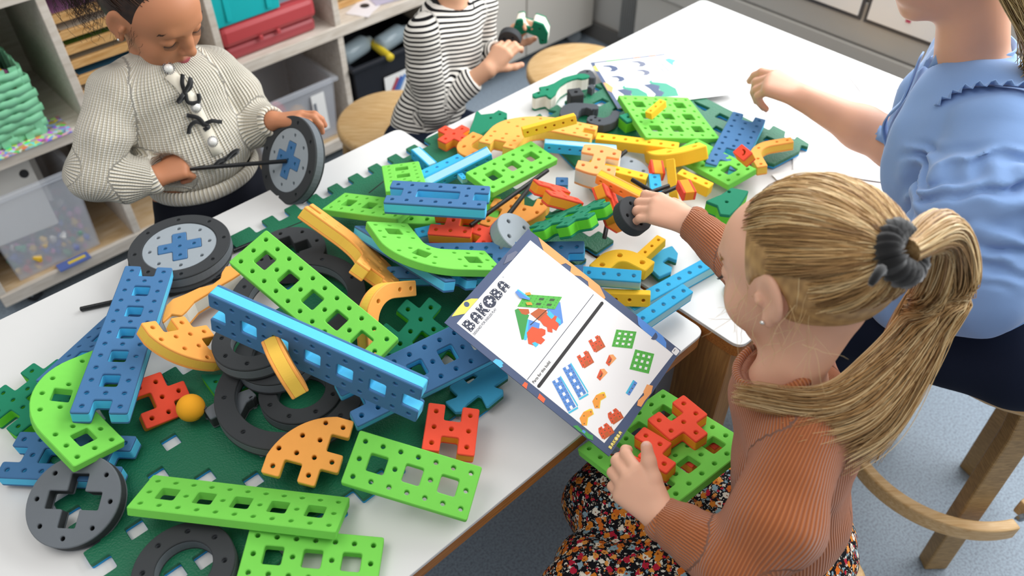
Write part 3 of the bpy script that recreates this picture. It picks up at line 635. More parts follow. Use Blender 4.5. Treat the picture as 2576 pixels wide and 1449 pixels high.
RODH=[[-0.6544,1.2784,0.7692],[-0.4424,1.3195,0.7613]]
MATHOLES=[[0.113,-0.846],[0.206,-0.743],[0.014,-0.747],[0.06,-0.646],[0.073,-0.805],[0.12,-0.756],[0.167,-0.706],[0.022,-0.652]]
POLY={
 'flip_mat_front':([-0.0548,0.7747,0.724],[[-0.0412,0.0091],[-0.0275,-0.0065],[-0.0297,-0.0102],[-0.0467,-0.0182],[-0.0295,-0.0376],[-0.0203,-0.0369],[-0.0129,-0.0225],[0.004,-0.005],[0.0088,-0.0087],[0.0161,-0.0261],[0.0196,-0.0261],[0.0419,-0.0028],[0.0413,0.0046],[0.0259,0.0106],[0.0494,0.0319],[0.0299,0.0617],[-0.0001,0.0506],[-0.0293,0.0319]],[[[-0.0207,0.0258],[-0.0056,0.0366],[0.0023,0.0312],[-0.012,0.0159]]]),
 'flip_mat_right':([0.2631,1.0668,0.722],[[-0.0172,0.0175],[-0.0331,-0.0009],[-0.0494,-0.0249],[-0.0341,-0.0328],[-0.018,-0.017],[-0.0063,-0.0367],[0.0172,-0.0229],[0.0203,-0.011],[0.0043,0.0022],[0.0169,0.0144],[0.0308,0.0052],[0.0359,0.0258],[0.0284,0.0468],[0.0043,0.0342]],[]),
 'mat_far_left':([0.1438,1.5973,0.713],[[-0.0803,-0.1025],[-0.015,-0.2246],[0.1572,-0.1237],[0.0984,0.0094],[0.0684,0.1065],[0.0486,0.094],[0.066,0.0766],[0.044,0.057],[0.0364,0.0766],[0.0133,0.057],[0.0264,0.0414],[0.0101,0.0235],[-0.0036,0.0402],[-0.026,0.0223],[-0.0046,0.0094],[-0.0304,-0.0069],[-0.041,0.0094],[-0.0637,-0.0138],[-0.0435,-0.0207],[-0.0728,-0.0478],[-0.0808,-0.0275],[-0.1072,-0.0556]],[[[0.0367,0.0164],[0.0615,0.0354],[0.0768,0.0211],[0.0532,0.0012]],[[0.08,-0.0138],[0.095,0.0001],[0.1074,-0.0138],[0.0936,-0.0275]]]),
 'mat_far_right':([0.5537,1.4843,0.715],[[-0.132,-0.0566],[-0.015,-0.1116],[0.0491,-0.065],[0.0581,-0.0424],[0.0705,-0.0509],[0.0759,-0.0367],[0.057,-0.0078],[0.0491,-0.0194],[0.0294,-0.0121],[0.0372,0.01],[0.0161,0.034],[0.0028,0.0159],[-0.028,0.0523],[-0.1121,0.1455],[-0.158,0.1448]],[[[-0.1436,0.1356],[-0.11,0.1025],[-0.1241,0.0904],[-0.1357,0.1089]],[[-0.1058,0.0678],[-0.0919,0.0828],[-0.0748,0.0647],[-0.0831,0.0477]],[[-0.1195,0.0189],[-0.1088,0.0319],[-0.0972,0.0174],[-0.1033,0.0025]],[[-0.0204,-0.0209],[-0.0076,-0.0078],[0.006,-0.0209],[-0.0049,-0.0324]]]),
 'hook_a':([0.1498,1.5533,0.735],[[-0.0451,-0.0296],[-0.0104,-0.034],[-0.0064,-0.0274],[-0.0043,-0.0119],[0.0024,-0.0006],[0.0137,0.0039],[0.0241,-0.004],[0.034,-0.0029],[0.0396,-0.0006],[0.0415,0.0084],[0.0379,0.0175],[0.0258,0.0198],[0.0076,0.0233],[-0.0108,0.0244],[-0.0232,0.0221],[-0.0359,0.013],[-0.044,-0.0029],[-0.0464,-0.0185]],[]),
 'hook_b':([0.1995,1.5144,0.737],[[-0.0321,-0.0221],[-0.0184,-0.0296],[-0.0042,-0.0307],[0.0105,-0.0243],[0.0234,-0.0135],[0.0308,0.0017],[0.0346,0.0172],[0.0329,0.025],[0.0261,0.0294],[0.0184,0.025],[0.0149,0.0127],[0.0082,0.0039],[-0.0019,-0.0015],[-0.0124,0.0017],[-0.0227,0.0094],[-0.0313,0.0072],[-0.0372,-0.0004],[-0.0397,-0.0113]],[]),
 'half_disc':([0.1752,1.7027,0.735],[[-0.0168,-0.007],[0.0068,-0.0195],[0.0145,-0.0195],[0.02,-0.0145],[0.014,0.0095],[0.0081,0.0185],[-0.0048,0.0198],[-0.017,0.0121],[-0.0248,0.0006]],[]),
 'small_grey':([0.1823,1.6538,0.73],[[-0.0035,-0.0038],[-0.0004,-0.0135],[0.0041,-0.0038],[0.0082,0.001],[0.0051,0.0108],[-0.0025,0.0108],[-0.011,-0.0014]],[]),
 'dino':([0.1091,1.6493,0.737],[[-0.0633,-0.0482],[-0.0572,-0.0529],[-0.0459,-0.047],[-0.0334,-0.0423],[-0.0287,-0.0517],[-0.0227,-0.0564],[-0.0108,-0.0376],[-0.0064,-0.0209],[0.0006,-0.0041],[0.0086,0.0057],[0.0167,0.0155],[0.03,0.0254],[0.0417,0.0304],[0.0518,0.0279],[0.0636,0.0316],[0.0704,0.0379],[0.0702,0.0441],[0.061,0.0505],[0.0494,0.0517],[0.0362,0.0467],[0.0178,0.0379],[0.0072,0.0316],[-0.0035,0.0204],[-0.0141,0.0081],[-0.0297,-0.0028],[-0.0488,-0.0089],[-0.0441,-0.0257],[-0.053,-0.0293],[-0.0638,-0.0376]],[]),
 'dragon':([-0.0473,1.531,0.722],[[-0.0212,-0.0584],[0.004,-0.0356],[0.0181,-0.0201],[0.044,-0.0044],[0.0265,0.0035],[0.0367,0.0062],[0.0366,0.0249],[0.0174,0.0384],[0.0058,0.0249],[-0.0204,0.0195],[-0.0297,0.0368],[-0.0338,0.0249],[-0.0372,-0.0044],[-0.0468,-0.0559]],[]),
 'bone':([-0.5164,0.9662,0.75],[[0.0533,0.0446],[0.0483,0.0562],[0.0374,0.0636],[0.0242,0.0612],[0.0212,0.0462],[0.0227,0.0315],[0.0131,0.0169],[-0.007,0.0089],[-0.0287,-0.0084],[-0.0435,-0.0178],[-0.0498,-0.0331],[-0.0478,-0.0572],[-0.045,-0.0733],[-0.0352,-0.0527],[-0.0193,-0.0557],[-0.0137,-0.0452],[-0.0067,-0.0239],[0.0101,-0.0053],[0.0251,0.0137],[0.0411,0.0298]],[]),
 'grey_star':([-0.4192,0.7458,0.735],[[-0.0208,-0.0302],[-0.0015,-0.0177],[0.018,-0.0371],[0.0207,-0.0205],[0.0248,0.0008],[0.0366,0.0145],[0.0233,0.027],[-0.0013,0.0138],[-0.0166,0.0329],[-0.0294,0.024],[-0.0187,0.0051],[-0.0351,-0.0127]],[]),
 'teal_gear':([0.392,1.1735,0.775],[[-0.0386,0.003],[-0.0188,-0.0108],[-0.0183,-0.0355],[-0.0019,-0.0387],[0.0184,-0.0165],[0.0478,0.0328],[0.0168,0.0429],[-0.0055,0.0228]],[]),
 'dark_green_plate':([-0.4337,0.7921,0.728],[[-0.0112,-0.0299],[0.0216,-0.0167],[0.0352,-0.0047],[0.0244,0.0013],[-0.0042,0.0213],[-0.0166,0.0136],[-0.0492,0.0151]],[]),
 'sheet_far':([0.241,1.791,0.72],[[0.1135,0.0128],[-0.0085,0.0047],[-0.047,-0.0061],[-0.058,-0.0114]],[]),
}
CUBES=[([0.1232, 1.6173, 0.745], 0.25, 'black', 'black one-hole cube under the green beast neck piece', 1.25), ([0.229, 1.5101, 0.745], 0.5, 'hash', 'green one-hole cube beside the dark hook and square green board', 1.25), ([0.374, 1.0319, 0.735], 0.15, 'hash', 'green one-hole cube at the table corner under the orange sweater sleeve', 1.2)]
BALL=[-0.4724, 0.7334, 0.738]
HOLD=[[0.0406, 1.9474, 0.7175], [0.6463, 0.7581, -0.0663, -0.0565]]
HOLD2=[[-0.008, 1.9054, 0.7173], [0.6243, 0.7733, -0.0863, -0.0697]]
# ---------------------------------------------------------------- foam construction pieces
S_, G_ = .95, .55
FP = [
 ('plank11_front', 'foam_board', 'long bright green board with five square openings at the front of the near table', 'green', G_),
 ('b73_front', 'foam_board', 'bright green three-window board lying near the front table edge beside the red H piece', 'green', G_),
 ('b73_bottom', 'foam_board', 'bright green windowed board under the long green board, cut by the lower frame edge', 'green', G_),
 ('plank11_diag', 'foam_board', 'long bright green five-window board slanting over the black hoop at the left of the pile', 'green', G_),
 ('b73_tilt', 'foam_board', 'green three-window board slanting across the middle of the pile beside the long black rod', 'green', G_),
 ('b73_far', 'foam_board', 'pale lit green three-window board leaning behind the blue slotted plate', 'green', G_),
 ('b77', 'foam_board', 'large square green board with nine windows on the far table by the leaflet', 'green', G_),
 ('b73_right', 'foam_board', 'green three-window board on the right of the pile next to the blonde head', 'green', G_),
 ('b73_back', 'foam_board', 'green windowed board left of and under the blue slotted plate', 'green', G_),
 ('b73_under', 'foam_board', 'green board almost hidden beneath the blue slotted plate and black rods', 'green', G_),
 ('elbow_green', 'foam_elbow', 'curved green windowed board on top of the blue ladder beside the booklet', 'green', G_),
 ('elbow_green_front', 'foam_elbow', 'curved green windowed board under the blue ladder at the left table front', 'green', G_),
 ('lad_left', 'foam_ladder', 'long blue ladder plate at the left with square openings, leaning over the curved green board', 'blue', S_),
 ('lad_mid', 'foam_ladder', 'long blue ladder plate tipped on its edge across the front of the pile', 'blue', S_),
 ('lad_book', 'foam_ladder', 'blue ladder plate running under the lower left edge of the booklet', 'blue', S_),
 ('lad_pile', 'foam_ladder', 'blue ladder plate lying behind the upper corner of the booklet', 'blue', S_),
 ('lad_undergreen', 'foam_ladder', 'blue ladder plate under the curved green board beside the booklet', 'blue', S_),
 ('lad7_left', 'foam_ladder', 'short blue ladder plate half hidden behind the left blue ladder', 'blue', S_),
 ('fish_far', 'foam_ladder', 'notched blue plate lying near the woman hand on the far table', 'blue', S_),
 ('slot7', 'foam_slot_plate', 'blue slotted plate with one long opening in the middle of the pile', 'blue', S_),
 ('slot_bl', 'foam_slot_plate', 'blue slotted plate flat on the left front of the table under the grey cross-hole disc', 'blue', S_),
 ('H_front', 'foam_h_block', 'red H-shaped block standing clear at the front right of the near table', 'red', S_),
 ('H_pile_flat', 'foam_h_block', 'red H-shaped block under the front of the blue slotted plate', 'red', S_),
 ('H_pile_tilt', 'foam_h_block', 'red H-shaped block tilted in the centre of the pile beside the rods', 'red', S_),
 ('H_pile_stand', 'foam_h_block', 'red H-shaped block standing on end against the black disc in the reaching hand', 'red', S_),
 ('plus_pile', 'foam_plus', 'red plus-shaped block beside the small pale grey disc in the pile', 'red', S_),
 ('plus_far', 'foam_plus', 'red plus-shaped block on the table nearest the striped boy', 'red', S_),
 ('fork_left', 'foam_fork_block', 'red forked block beside the yellow ball on the dark green mat', 'red', S_),
 ('fork_lap', 'foam_fork_block', 'red forked block uppermost of the build in the blonde girl lap', 'red', S_),
 ('ess_lap', 'foam_step_block', 'red stepped block under the thumb of the blonde girl', 'red', S_),
 ('bar2_lap_a', 'foam_bar', 'short red block at the right front of the build in the lap', 'red', S_),
 ('bar2_lap_b', 'foam_bar', 'short red block against the orange sweater in the lap build', 'red', S_),
 ('bar2_lap_c', 'foam_bar', 'short red block between the fingers of the blonde girl', 'red', S_),
 ('b77_lap', 'foam_board', 'square green windowed board held in the lap of the blonde girl under the red blocks', 'green', G_),
 ('gear_front', 'foam_quarter_wheel', 'orange quarter wheel with square teeth lying on the dark green mat', 'orange', S_),
 ('gear_left', 'foam_quarter_wheel', 'orange quarter wheel with yellow rim propped against the left blue ladder', 'orange', S_),
 ('gear_rods', 'foam_quarter_wheel', 'orange quarter wheel lying under the two black rods in the pile', 'orange', S_),
 ('elbow_yellow', 'foam_elbow', 'large pale yellow elbow piece at the back of the pile by the striped boy', 'orange', S_),
 ('elbow_orange', 'foam_elbow', 'orange and yellow elbow piece standing on edge left of the curved green board', 'orange', S_),
 ('arc5_orange', 'foam_arc', 'orange arc with five holes standing between the green board and dark green grid piece', 'orange', S_),
 ('arc5_right', 'foam_arc', 'orange arc with five holes beside the blonde hair on the far table', 'orange', S_),
 ('arc3_yellow', 'foam_arc', 'plain yellow arc lying over the sky blue bars right of the booklet', 'yellow', .7),
 ('arc3_far', 'foam_arc', 'small orange arc next to the red plus near the striped boy', 'orange', S_),
 ('arc3_end', 'foam_arc', 'yellow arc under the corner of the square green board', 'yellow', .7),
 ('arc3_lean', 'foam_arc', 'orange edged yellow arc leaning upright on the tipped blue ladder', 'orange', S_),
 ('hash_left', 'foam_grid_piece', 'dark green grid-shaped piece at the far left table edge', 'hash', S_),
 ('hash_under', 'foam_grid_piece', 'dark green grid-shaped piece framed by the orange five-hole arc', 'hash', S_),
 ('hash_pile', 'foam_grid_piece', 'dark green grid-shaped piece with leaf green core tilted in the pile above the booklet', 'hash', S_),
 ('barrel', 'foam_barrel_block', 'pale apricot H-shaped block with white core and bulging sides', 'barrel', 1.6),
 ('bar5_blue_book', 'foam_bar', 'sky blue bar pointing out from under the right edge of the booklet', 'cyan', S_),
 ('bar9_blue', 'foam_bar', 'longest sky blue bar lying towards the orange sleeve', 'cyan', S_),
 ('bar7_blue', 'foam_bar', 'sky blue bar nearest the gap between the two tables', 'cyan', S_),
 ('bar7_blue_far', 'foam_bar', 'sky blue bar behind the apricot block', 'cyan', S_),
 ('bar5_blue_x', 'foam_bar', 'sky blue bar with its holes up behind the paler bar, near the small green board', 'cyan', S_),
 ('bar7_blue_pale', 'foam_bar', 'sky blue bar with its pale side up beside the slanting green board', 'cyan', S_),
 ('bar3_blue_l', 'foam_bar', 'short sky blue bar at the left end of the far pieces near the table joint', 'cyan', S_),
 ('bar3_blue_mid', 'foam_bar', 'short sky blue bar among the red and yellow blocks near the pointing fingers', 'cyan', S_),
 ('bar2_blue_small', 'foam_bar', 'short pale blue bar touching the back edge of the blue slotted plate', 'cyan', S_),
 ('bar2_blue_p4', 'foam_bar', 'short sky blue bar peeping out behind the curved green board', 'cyan', S_),
 ('bar5_yellow_side', 'foam_bar', 'yellow bar on its side under the booklet edge in front of the sky blue bars', 'yellow', S_),
 ('bar5_yellow_thumb', 'foam_bar', 'yellow bar under the thumb of the reaching hand', 'yellow', S_),
 ('bar5_orange', 'foam_bar', 'orange bar with yellow side slanting down from the apricot block', 'obar', S_),
 ('bar5_yellow_mid', 'foam_bar', 'yellow bar running right from under the apricot block', 'yellow', S_),
 ('bar4_yellow_stand', 'foam_bar', 'narrow yellow bar standing between the two red and yellow blocks', 'yellow', S_),
 ('bar7_yellow_far', 'foam_bar', 'long yellow bar lying in front of the square green board', 'yellow', S_),
 ('bar5_yellow_up', 'foam_bar', 'pale yellow bar resting on the big yellow elbow', 'yellow', S_),
 ('bar3_yellow_top', 'foam_bar', 'short yellow bar lying on the square green board', 'yellow', S_),
 ('bar4_yellow_r', 'foam_bar', 'golden bar under the front edge of the right green board', 'yellow', S_),
 ('blk_red_a', 'foam_block', 'red faced yellow block standing behind the sky blue bar', 'red', 1.3),
 ('blk_red_b', 'foam_block', 'red faced yellow block standing beside the dark hook piece', 'red', 1.3),
 ('smile', 'foam_block', 'red block with a curved smile groove near the right green board', 'red', 1.3),
 ('blk_navy', 'foam_cube', 'dark blue cube with one hole deep in the pile', 'blue', S_),
]
for pose, name, label, sch, t in FP:
    cat = {'foam_bar': 'bar', 'foam_board': 'board', 'foam_ladder': 'plate', 'foam_slot_plate': 'plate', 'foam_elbow': 'curved piece', 'foam_arc': 'arc'}.get(name, 'block')
    grp = {'bar': 'foam bars in the heap', 'board': 'windowed green foam boards', 'plate': 'blue foam plates', 'arc': 'foam arcs in the heap', 'curved piece': 'foam elbow pieces'}.get(cat, {'red': 'red foam blocks', 'orange': 'orange quarter wheels', 'hash': 'dark green grid pieces'}.get(sch))
    foam_piece(pose, name, label, cat, sch, t, grp)
# discs, rings and wheels
def wheel(pose, label):
    typ, T, q, sc = POSE[pose]
    o = empty('toy_wheel', T, q, label=label, cat='wheel', group='assembled toy wheels', sc=sc)
    r = link('tyre', None, o); foam_parts(r, 'bigring', SHAPE['bigring'], 'char', .95*U)
    h = link('hub_disc', None, o); foam_parts(h, 'disc', SHAPE['disc'], 'lgrey', .95*U); h.location = (0, 0, -.0012)
    c = link('cross_plug', None, o); foam_parts(c, 'plus', SHAPE['plus'], 'blue', .95*U); c.location = (-1.5*U*.985, 1.5*U*.985, -.0002); c.scale = (.985, .985, 1)
    return o
wheel('wheel_flat', 'grey and black wheel with a blue cross lying at the left table edge')
wheel('wheel_held', 'black and grey wheel with a blue cross held up by the curly haired girl')
for pose, name, label, sch, t in (
 ('wheel_low', 'foam_ring', 'black ring lying under the flat toy wheel', 'char', .85), ('ring_bottom', 'foam_ring', 'black ring with a round opening at the lower frame edge', 'char', .95),
 ('disc_front', 'foam_disc', 'grey disc with a cross-shaped opening at the left front of the table', 'grey', .95), ('hoop_front', 'foam_hoop', 'large black hoop lying on the grey toothed piece in front of the tipped blue ladder', 'char', .85),
 ('hoop_back', 'foam_hoop', 'large black hoop under the slanting long green board', 'char', .85), ('ring_mid', 'foam_ring', 'black ring inside the front hoop under the leaning yellow arc', 'char', .95),
 ('disc_a', 'foam_ring', 'upper black ring behind the tipped blue ladder', 'char', .95), ('disc_b', 'foam_ring', 'lower black ring behind the tipped blue ladder', 'char', .95),
 ('disc_back', 'foam_disc', 'dark grey disc with a cross opening behind the orange elbow', 'black', .95), ('disc_far', 'foam_disc', 'plain grey disc lying behind the apricot block', 'lgrey', .95),
 ('disc_tilt', 'foam_small_disc', 'small pale grey disc tilted beside the top corner of the booklet', 'lgrey', .95), ('disc_hand', 'foam_small_disc', 'small black disc gripped by the reaching hand', 'black', .9)):
    foam_piece(pose, name, label, 'disc' if 'disc' in name else 'ring', sch, t, 'grey foam discs' if 'disc' in name else 'black foam rings')
# rods with ribbed surface
mrod = mat('rod_black', '#17181a', rough=.35, spec=.6)
n_, l_, b_ = nodes(mrod); tc = n_.new('ShaderNodeTexCoord'); wv = n_.new('ShaderNodeTexWave'); wv.bands_direction = 'Z'; wv.inputs['Scale'].default_value = 170; bp = n_.new('ShaderNodeBump'); bp.inputs['Strength'].default_value = .8; bp.inputs['Distance'].default_value = .0012
l_.new(tc.outputs['Object'], wv.inputs['Vector']); l_.new(wv.outputs['Fac'], bp.inputs['Height']); l_.new(bp.outputs['Normal'], b_.inputs['Normal'])
RLAB = ['black ribbed rod poking out left of the left blue ladder', 'black ribbed rod lying behind the orange curved bone piece', 'black ribbed rod behind the long slanting green board', 'longest black ribbed rod lying over the pile beside the slanting green board', 'shorter black ribbed rod beside the longest one in the pile', 'black ribbed rod crossing above the pointing fingers', 'black ribbed rod just above the reaching hand, left of the pair', 'black ribbed rod just above the reaching hand, right of the pair', 'black ribbed rod end by the small pale green board', 'black ribbed rod end below the standing red block', 'black ribbed rod end behind the apricot block']
def rod(a, b, label):
    a, b = Vector(a), Vector(b); d = b-a; L = d.length
    m = MB(); m.lathe([(0, 0), (.0034, 0), (.0042, .001), (.0042, L-.001), (.0034, L), (0, L)], 12)
    o = m.build('rod', mrod, None, True); o.location = a; o.rotation_mode = 'QUATERNION'; o.rotation_quaternion = d.to_track_quat('Z', 'Y')
    tag(o, label, 'rod', 'black ribbed rods')
for (a, b), lb in zip(RODS, RLAB): rod(a, b, lb)
rod(RODH[0], RODH[1], 'black ribbed rod the girl in the white cardigan pushes into the held wheel')
# play mats: dark green above, sky blue below, with square openings and toothed edges
mmat = mat('mat_green', '#136848', rough=.5, spec=.5)
n_, l_, b_ = nodes(mmat); tc = n_.new('ShaderNodeTexCoord'); v = n_.new('ShaderNodeTexVoronoi'); v.inputs['Scale'].default_value = 420; v.feature = 'SMOOTH_F1'; bp = n_.new('ShaderNodeBump'); bp.inputs['Strength'].default_value = .5; bp.inputs['Distance'].default_value = .0012
l_.new(tc.outputs['Object'], v.inputs['Vector']); l_.new(v.outputs['Distance'], bp.inputs['Height']); l_.new(bp.outputs['Normal'], b_.inputs['Normal'])
mmatb = foam('mat_under', '#2f9cd8')
def mat_piece(name, loops, loc, top, bot, label, cat, z_t=.010, rz=0, group='play mats under the heap'):
    o = empty(name, loc, rz=rz, label=label, cat=cat, group=group)
    link('top_layer', layer_mesh(name+'_top', loops, 0, -.6*z_t, .0008), o, top); link('bottom_layer', layer_mesh(name+'_bot', loops, -.6*z_t, -z_t, .0003), o, bot)
    return o
def toothed(w, h, t=.0248, holes=()):
    """rectangle w x h (in its own x,y) with one-cell teeth along the edges"""
    pts = []
    def edge(x0, y0, dx, dy, nx, ny, L):
        k = int(L/t); k -= (k+1) % 2; s = (L-k*t)/2; r = [(x0, y0)]
        for i in range(k):
            if i % 2 == 1:
                a, b = s+i*t, s+(i+1)*t
                r += [(x0+dx*a, y0+dy*a), (x0+dx*a-nx*t, y0+dy*a-ny*t), (x0+dx*b-nx*t, y0+dy*b-ny*t), (x0+dx*b, y0+dy*b)]
        return r
    pts = edge(0, 0, 1, 0, 0, -1, w)+edge(w, 0, 0, 1, 1, 0, h)+edge(w, h, -1, 0, 0, 1, w)+edge(0, h, 0, -1, -1, 0, h)
    loops = [round_poly(pts, .003)]
    for (x, y) in holes: loops.append(round_poly([(x+a*t*.47, y+b*t*.47) for a, b in ((-1, -1), (1, -1), (1, 1), (-1, 1))], .002))
    return loops
MA0, MN0, MW, MH = -.052, -.575, .55, .40                             # near mat: corner in table directions (x = AX, y = -NX)
mat_piece('play_mat', toothed(MW, MH, holes=[(a-MA0, -(n-MN0)) for a, n in MATHOLES if a-MA0 > .03]), P(MA0, MN0, .7105), mmat, mmatb, 'dark green grained play mat with square openings under the front of the heap', 'mat', rz=TANG)
def poly_piece(key, name, label, cat, layers, t, holes=(), group=None, b=.0012):
    c, pts, hs = POLY[key]; o = empty(name, c, label=label, cat=cat, group=group); z = 0
    loops = [round_poly([tuple(p) for p in pts], .003)]+[round_poly([tuple(p) for p in h], .002) for h in hs]+[circle(h, .003) for h in holes]
    for i, (m, fr) in enumerate(layers):
        nm = 'body' if len(layers) == 1 else ('top_layer' if i == 0 else 'bottom_layer' if i == len(layers)-1 else 'core_layer')
        link(nm, layer_mesh(name+'_'+nm, loops, z, z-fr*t, b if i == 0 else .0003, b if i == len(layers)-1 else .0003), o, m); z -= fr*t
    return o
mteal2 = mmat
poly_piece('mat_far_left', 'play_mat', 'green toothed play mat under the dark hook pieces near the leaflet', 'mat', [(mmat, .6), (mmatb, .4)], .012, group='play mats under the heap')
poly_piece('mat_far_right', 'play_mat', 'green play mat with square openings on the far table below the woman hand', 'mat', [(mmat, .6), (mmatb, .4)], .012, group='play mats under the heap')
FB = foam('mat_back', '#4aaed6')
poly_piece('flip_mat_front', 'play_mat_piece', 'toothed mat piece lying blue side up below the booklet', 'mat', [(FB, .5), (mmat, .5)], .014, group='mat pieces lying blue side up')
poly_piece('flip_mat_right', 'play_mat_piece', 'toothed mat piece lying blue side up right of the booklet under the yellow arc', 'mat', [(FB, .5), (mmat, .5)], .014, group='mat pieces lying blue side up')
DG = [(foam('slate', '#4b4f54'), 1)]
poly_piece('hook_a', 'foam_hook', 'dark grey hook piece beyond the pale yellow bar', 'hook', DG, .02, [(.028, -.005)], 'dark grey hook pieces')
poly_piece('hook_b', 'foam_hook', 'dark grey hook piece touching the square green board', 'hook', DG, .02, [(-.02, 0), (-.03, -.01), (-.012, -.012)], 'dark grey hook pieces')
poly_piece('half_disc', 'foam_half_disc', 'dark grey half disc behind the green beast neck piece', 'block', DG, .02, [(0, .01)])
poly_piece('small_grey', 'foam_tab', 'little dark grey tab under the green beast neck piece', 'block', DG, .02)
poly_piece('dino', 'foam_beast', 'green beast neck piece with white core standing at the back of the heap', 'toy', [(DGREEN, .14), (WHITEF, .72), (DGREEN, .14)], .036, [(-.03, -.02), (-.05, -.035)])
poly_piece('dragon', 'foam_beast', 'flat green spiky beast head near the striped boy', 'toy', [(DGREEN, .5), (WHITEF, .5)], .02, [(.02, .02), (.0, .005)])
poly_piece('bone', 'foam_bow', 'orange curved bow piece with white core under the left quarter wheel', 'curved piece', [(OPALE if False else ORANGE, .16), (WHITEF, .68), (ORANGE, .16)], .032)
poly_piece('grey_star', 'foam_toothed_piece', 'grey toothed piece under the front black hoop', 'block', [(GREY, .15), (CHAR, .7), (GREY, .15)], .024, [(-.035, -.01), (.03, .01)])
poly_piece('teal_gear', 'foam_beast', 'green rounded piece beside the orange cuff', 'block', [(DGREEN, .2), (LGREEN, .6), (DGREEN, .2)], .03, [(0, 0), (.01, .03)])
poly_piece('dark_green_plate', 'foam_grid_piece', 'dark green grid piece under the ring beside the yellow ball', 'block', [(DGREEN, .17), (LGREEN, .66), (DGREEN, .17)], .022, [(-.02, 0), (.02, .01)], 'dark green grid pieces')
# cubes with one hole: black, and two green
def cube_piece(name, loc, rz, sch, label, s=1.0, tilt=0):
    o = empty(name, loc, label=label, cat='block', group='one-hole foam cubes'); o.rotation_euler = (tilt, 0, rz); o.scale = (s, s, s)
    foam_parts(o, 'cube', SHAPE['cube'], sch, 1.1*U); return o
CUB = CUBES
for (loc, rz, sch, label, s) in CUB: cube_piece('foam_cube', loc, rz, sch, label, s)
# yellow ball with a smiling groove
o = empty('foam_ball', BALL, rz=.5, label='yellow foam ball with a curved mouth groove beside the red forked block', cat='ball')
b = MB(); R_b = .0205; n_u, n_v = 36, 24; vs = []
for j in range(n_v+1):
    for i in range(n_u):
        th = PI*j/n_v; ph = 2*PI*i/n_u; p = Vector((sin(th)*cos(ph), sin(th)*sin(ph), cos(th)))
        q = p-Vector((.35, -.86, .0)).normalized()*0
        d = Vector((.62, -.72, -.25)).normalized(); e = p-d*p.dot(d); a_ = math.acos(max(-1, min(1, p.dot(d))))
        g = math.exp(-((a_-.42)/.09)**2)*(1 if e.dot(Vector((.25, .3, -.9))) > 0 else 0)
        vs.append(p*R_b*(1-.16*g))
fs = [(j*n_u+i, (j+1)*n_u+i, (j+1)*n_u+(i+1) % n_u, j*n_u+(i+1) % n_u) for j in range(n_v) for i in range(n_u)]
b.add(vs, fs); b.build('ball_body', foam('ball', '#f5a928'), o, True)
mat_piece('play_mat', toothed(.52, .50), P(.40, -.70, .7098), mmat, mmatb, 'dark green play mat under the middle of the heap across the table joint', 'mat', .009, rz=TANG)
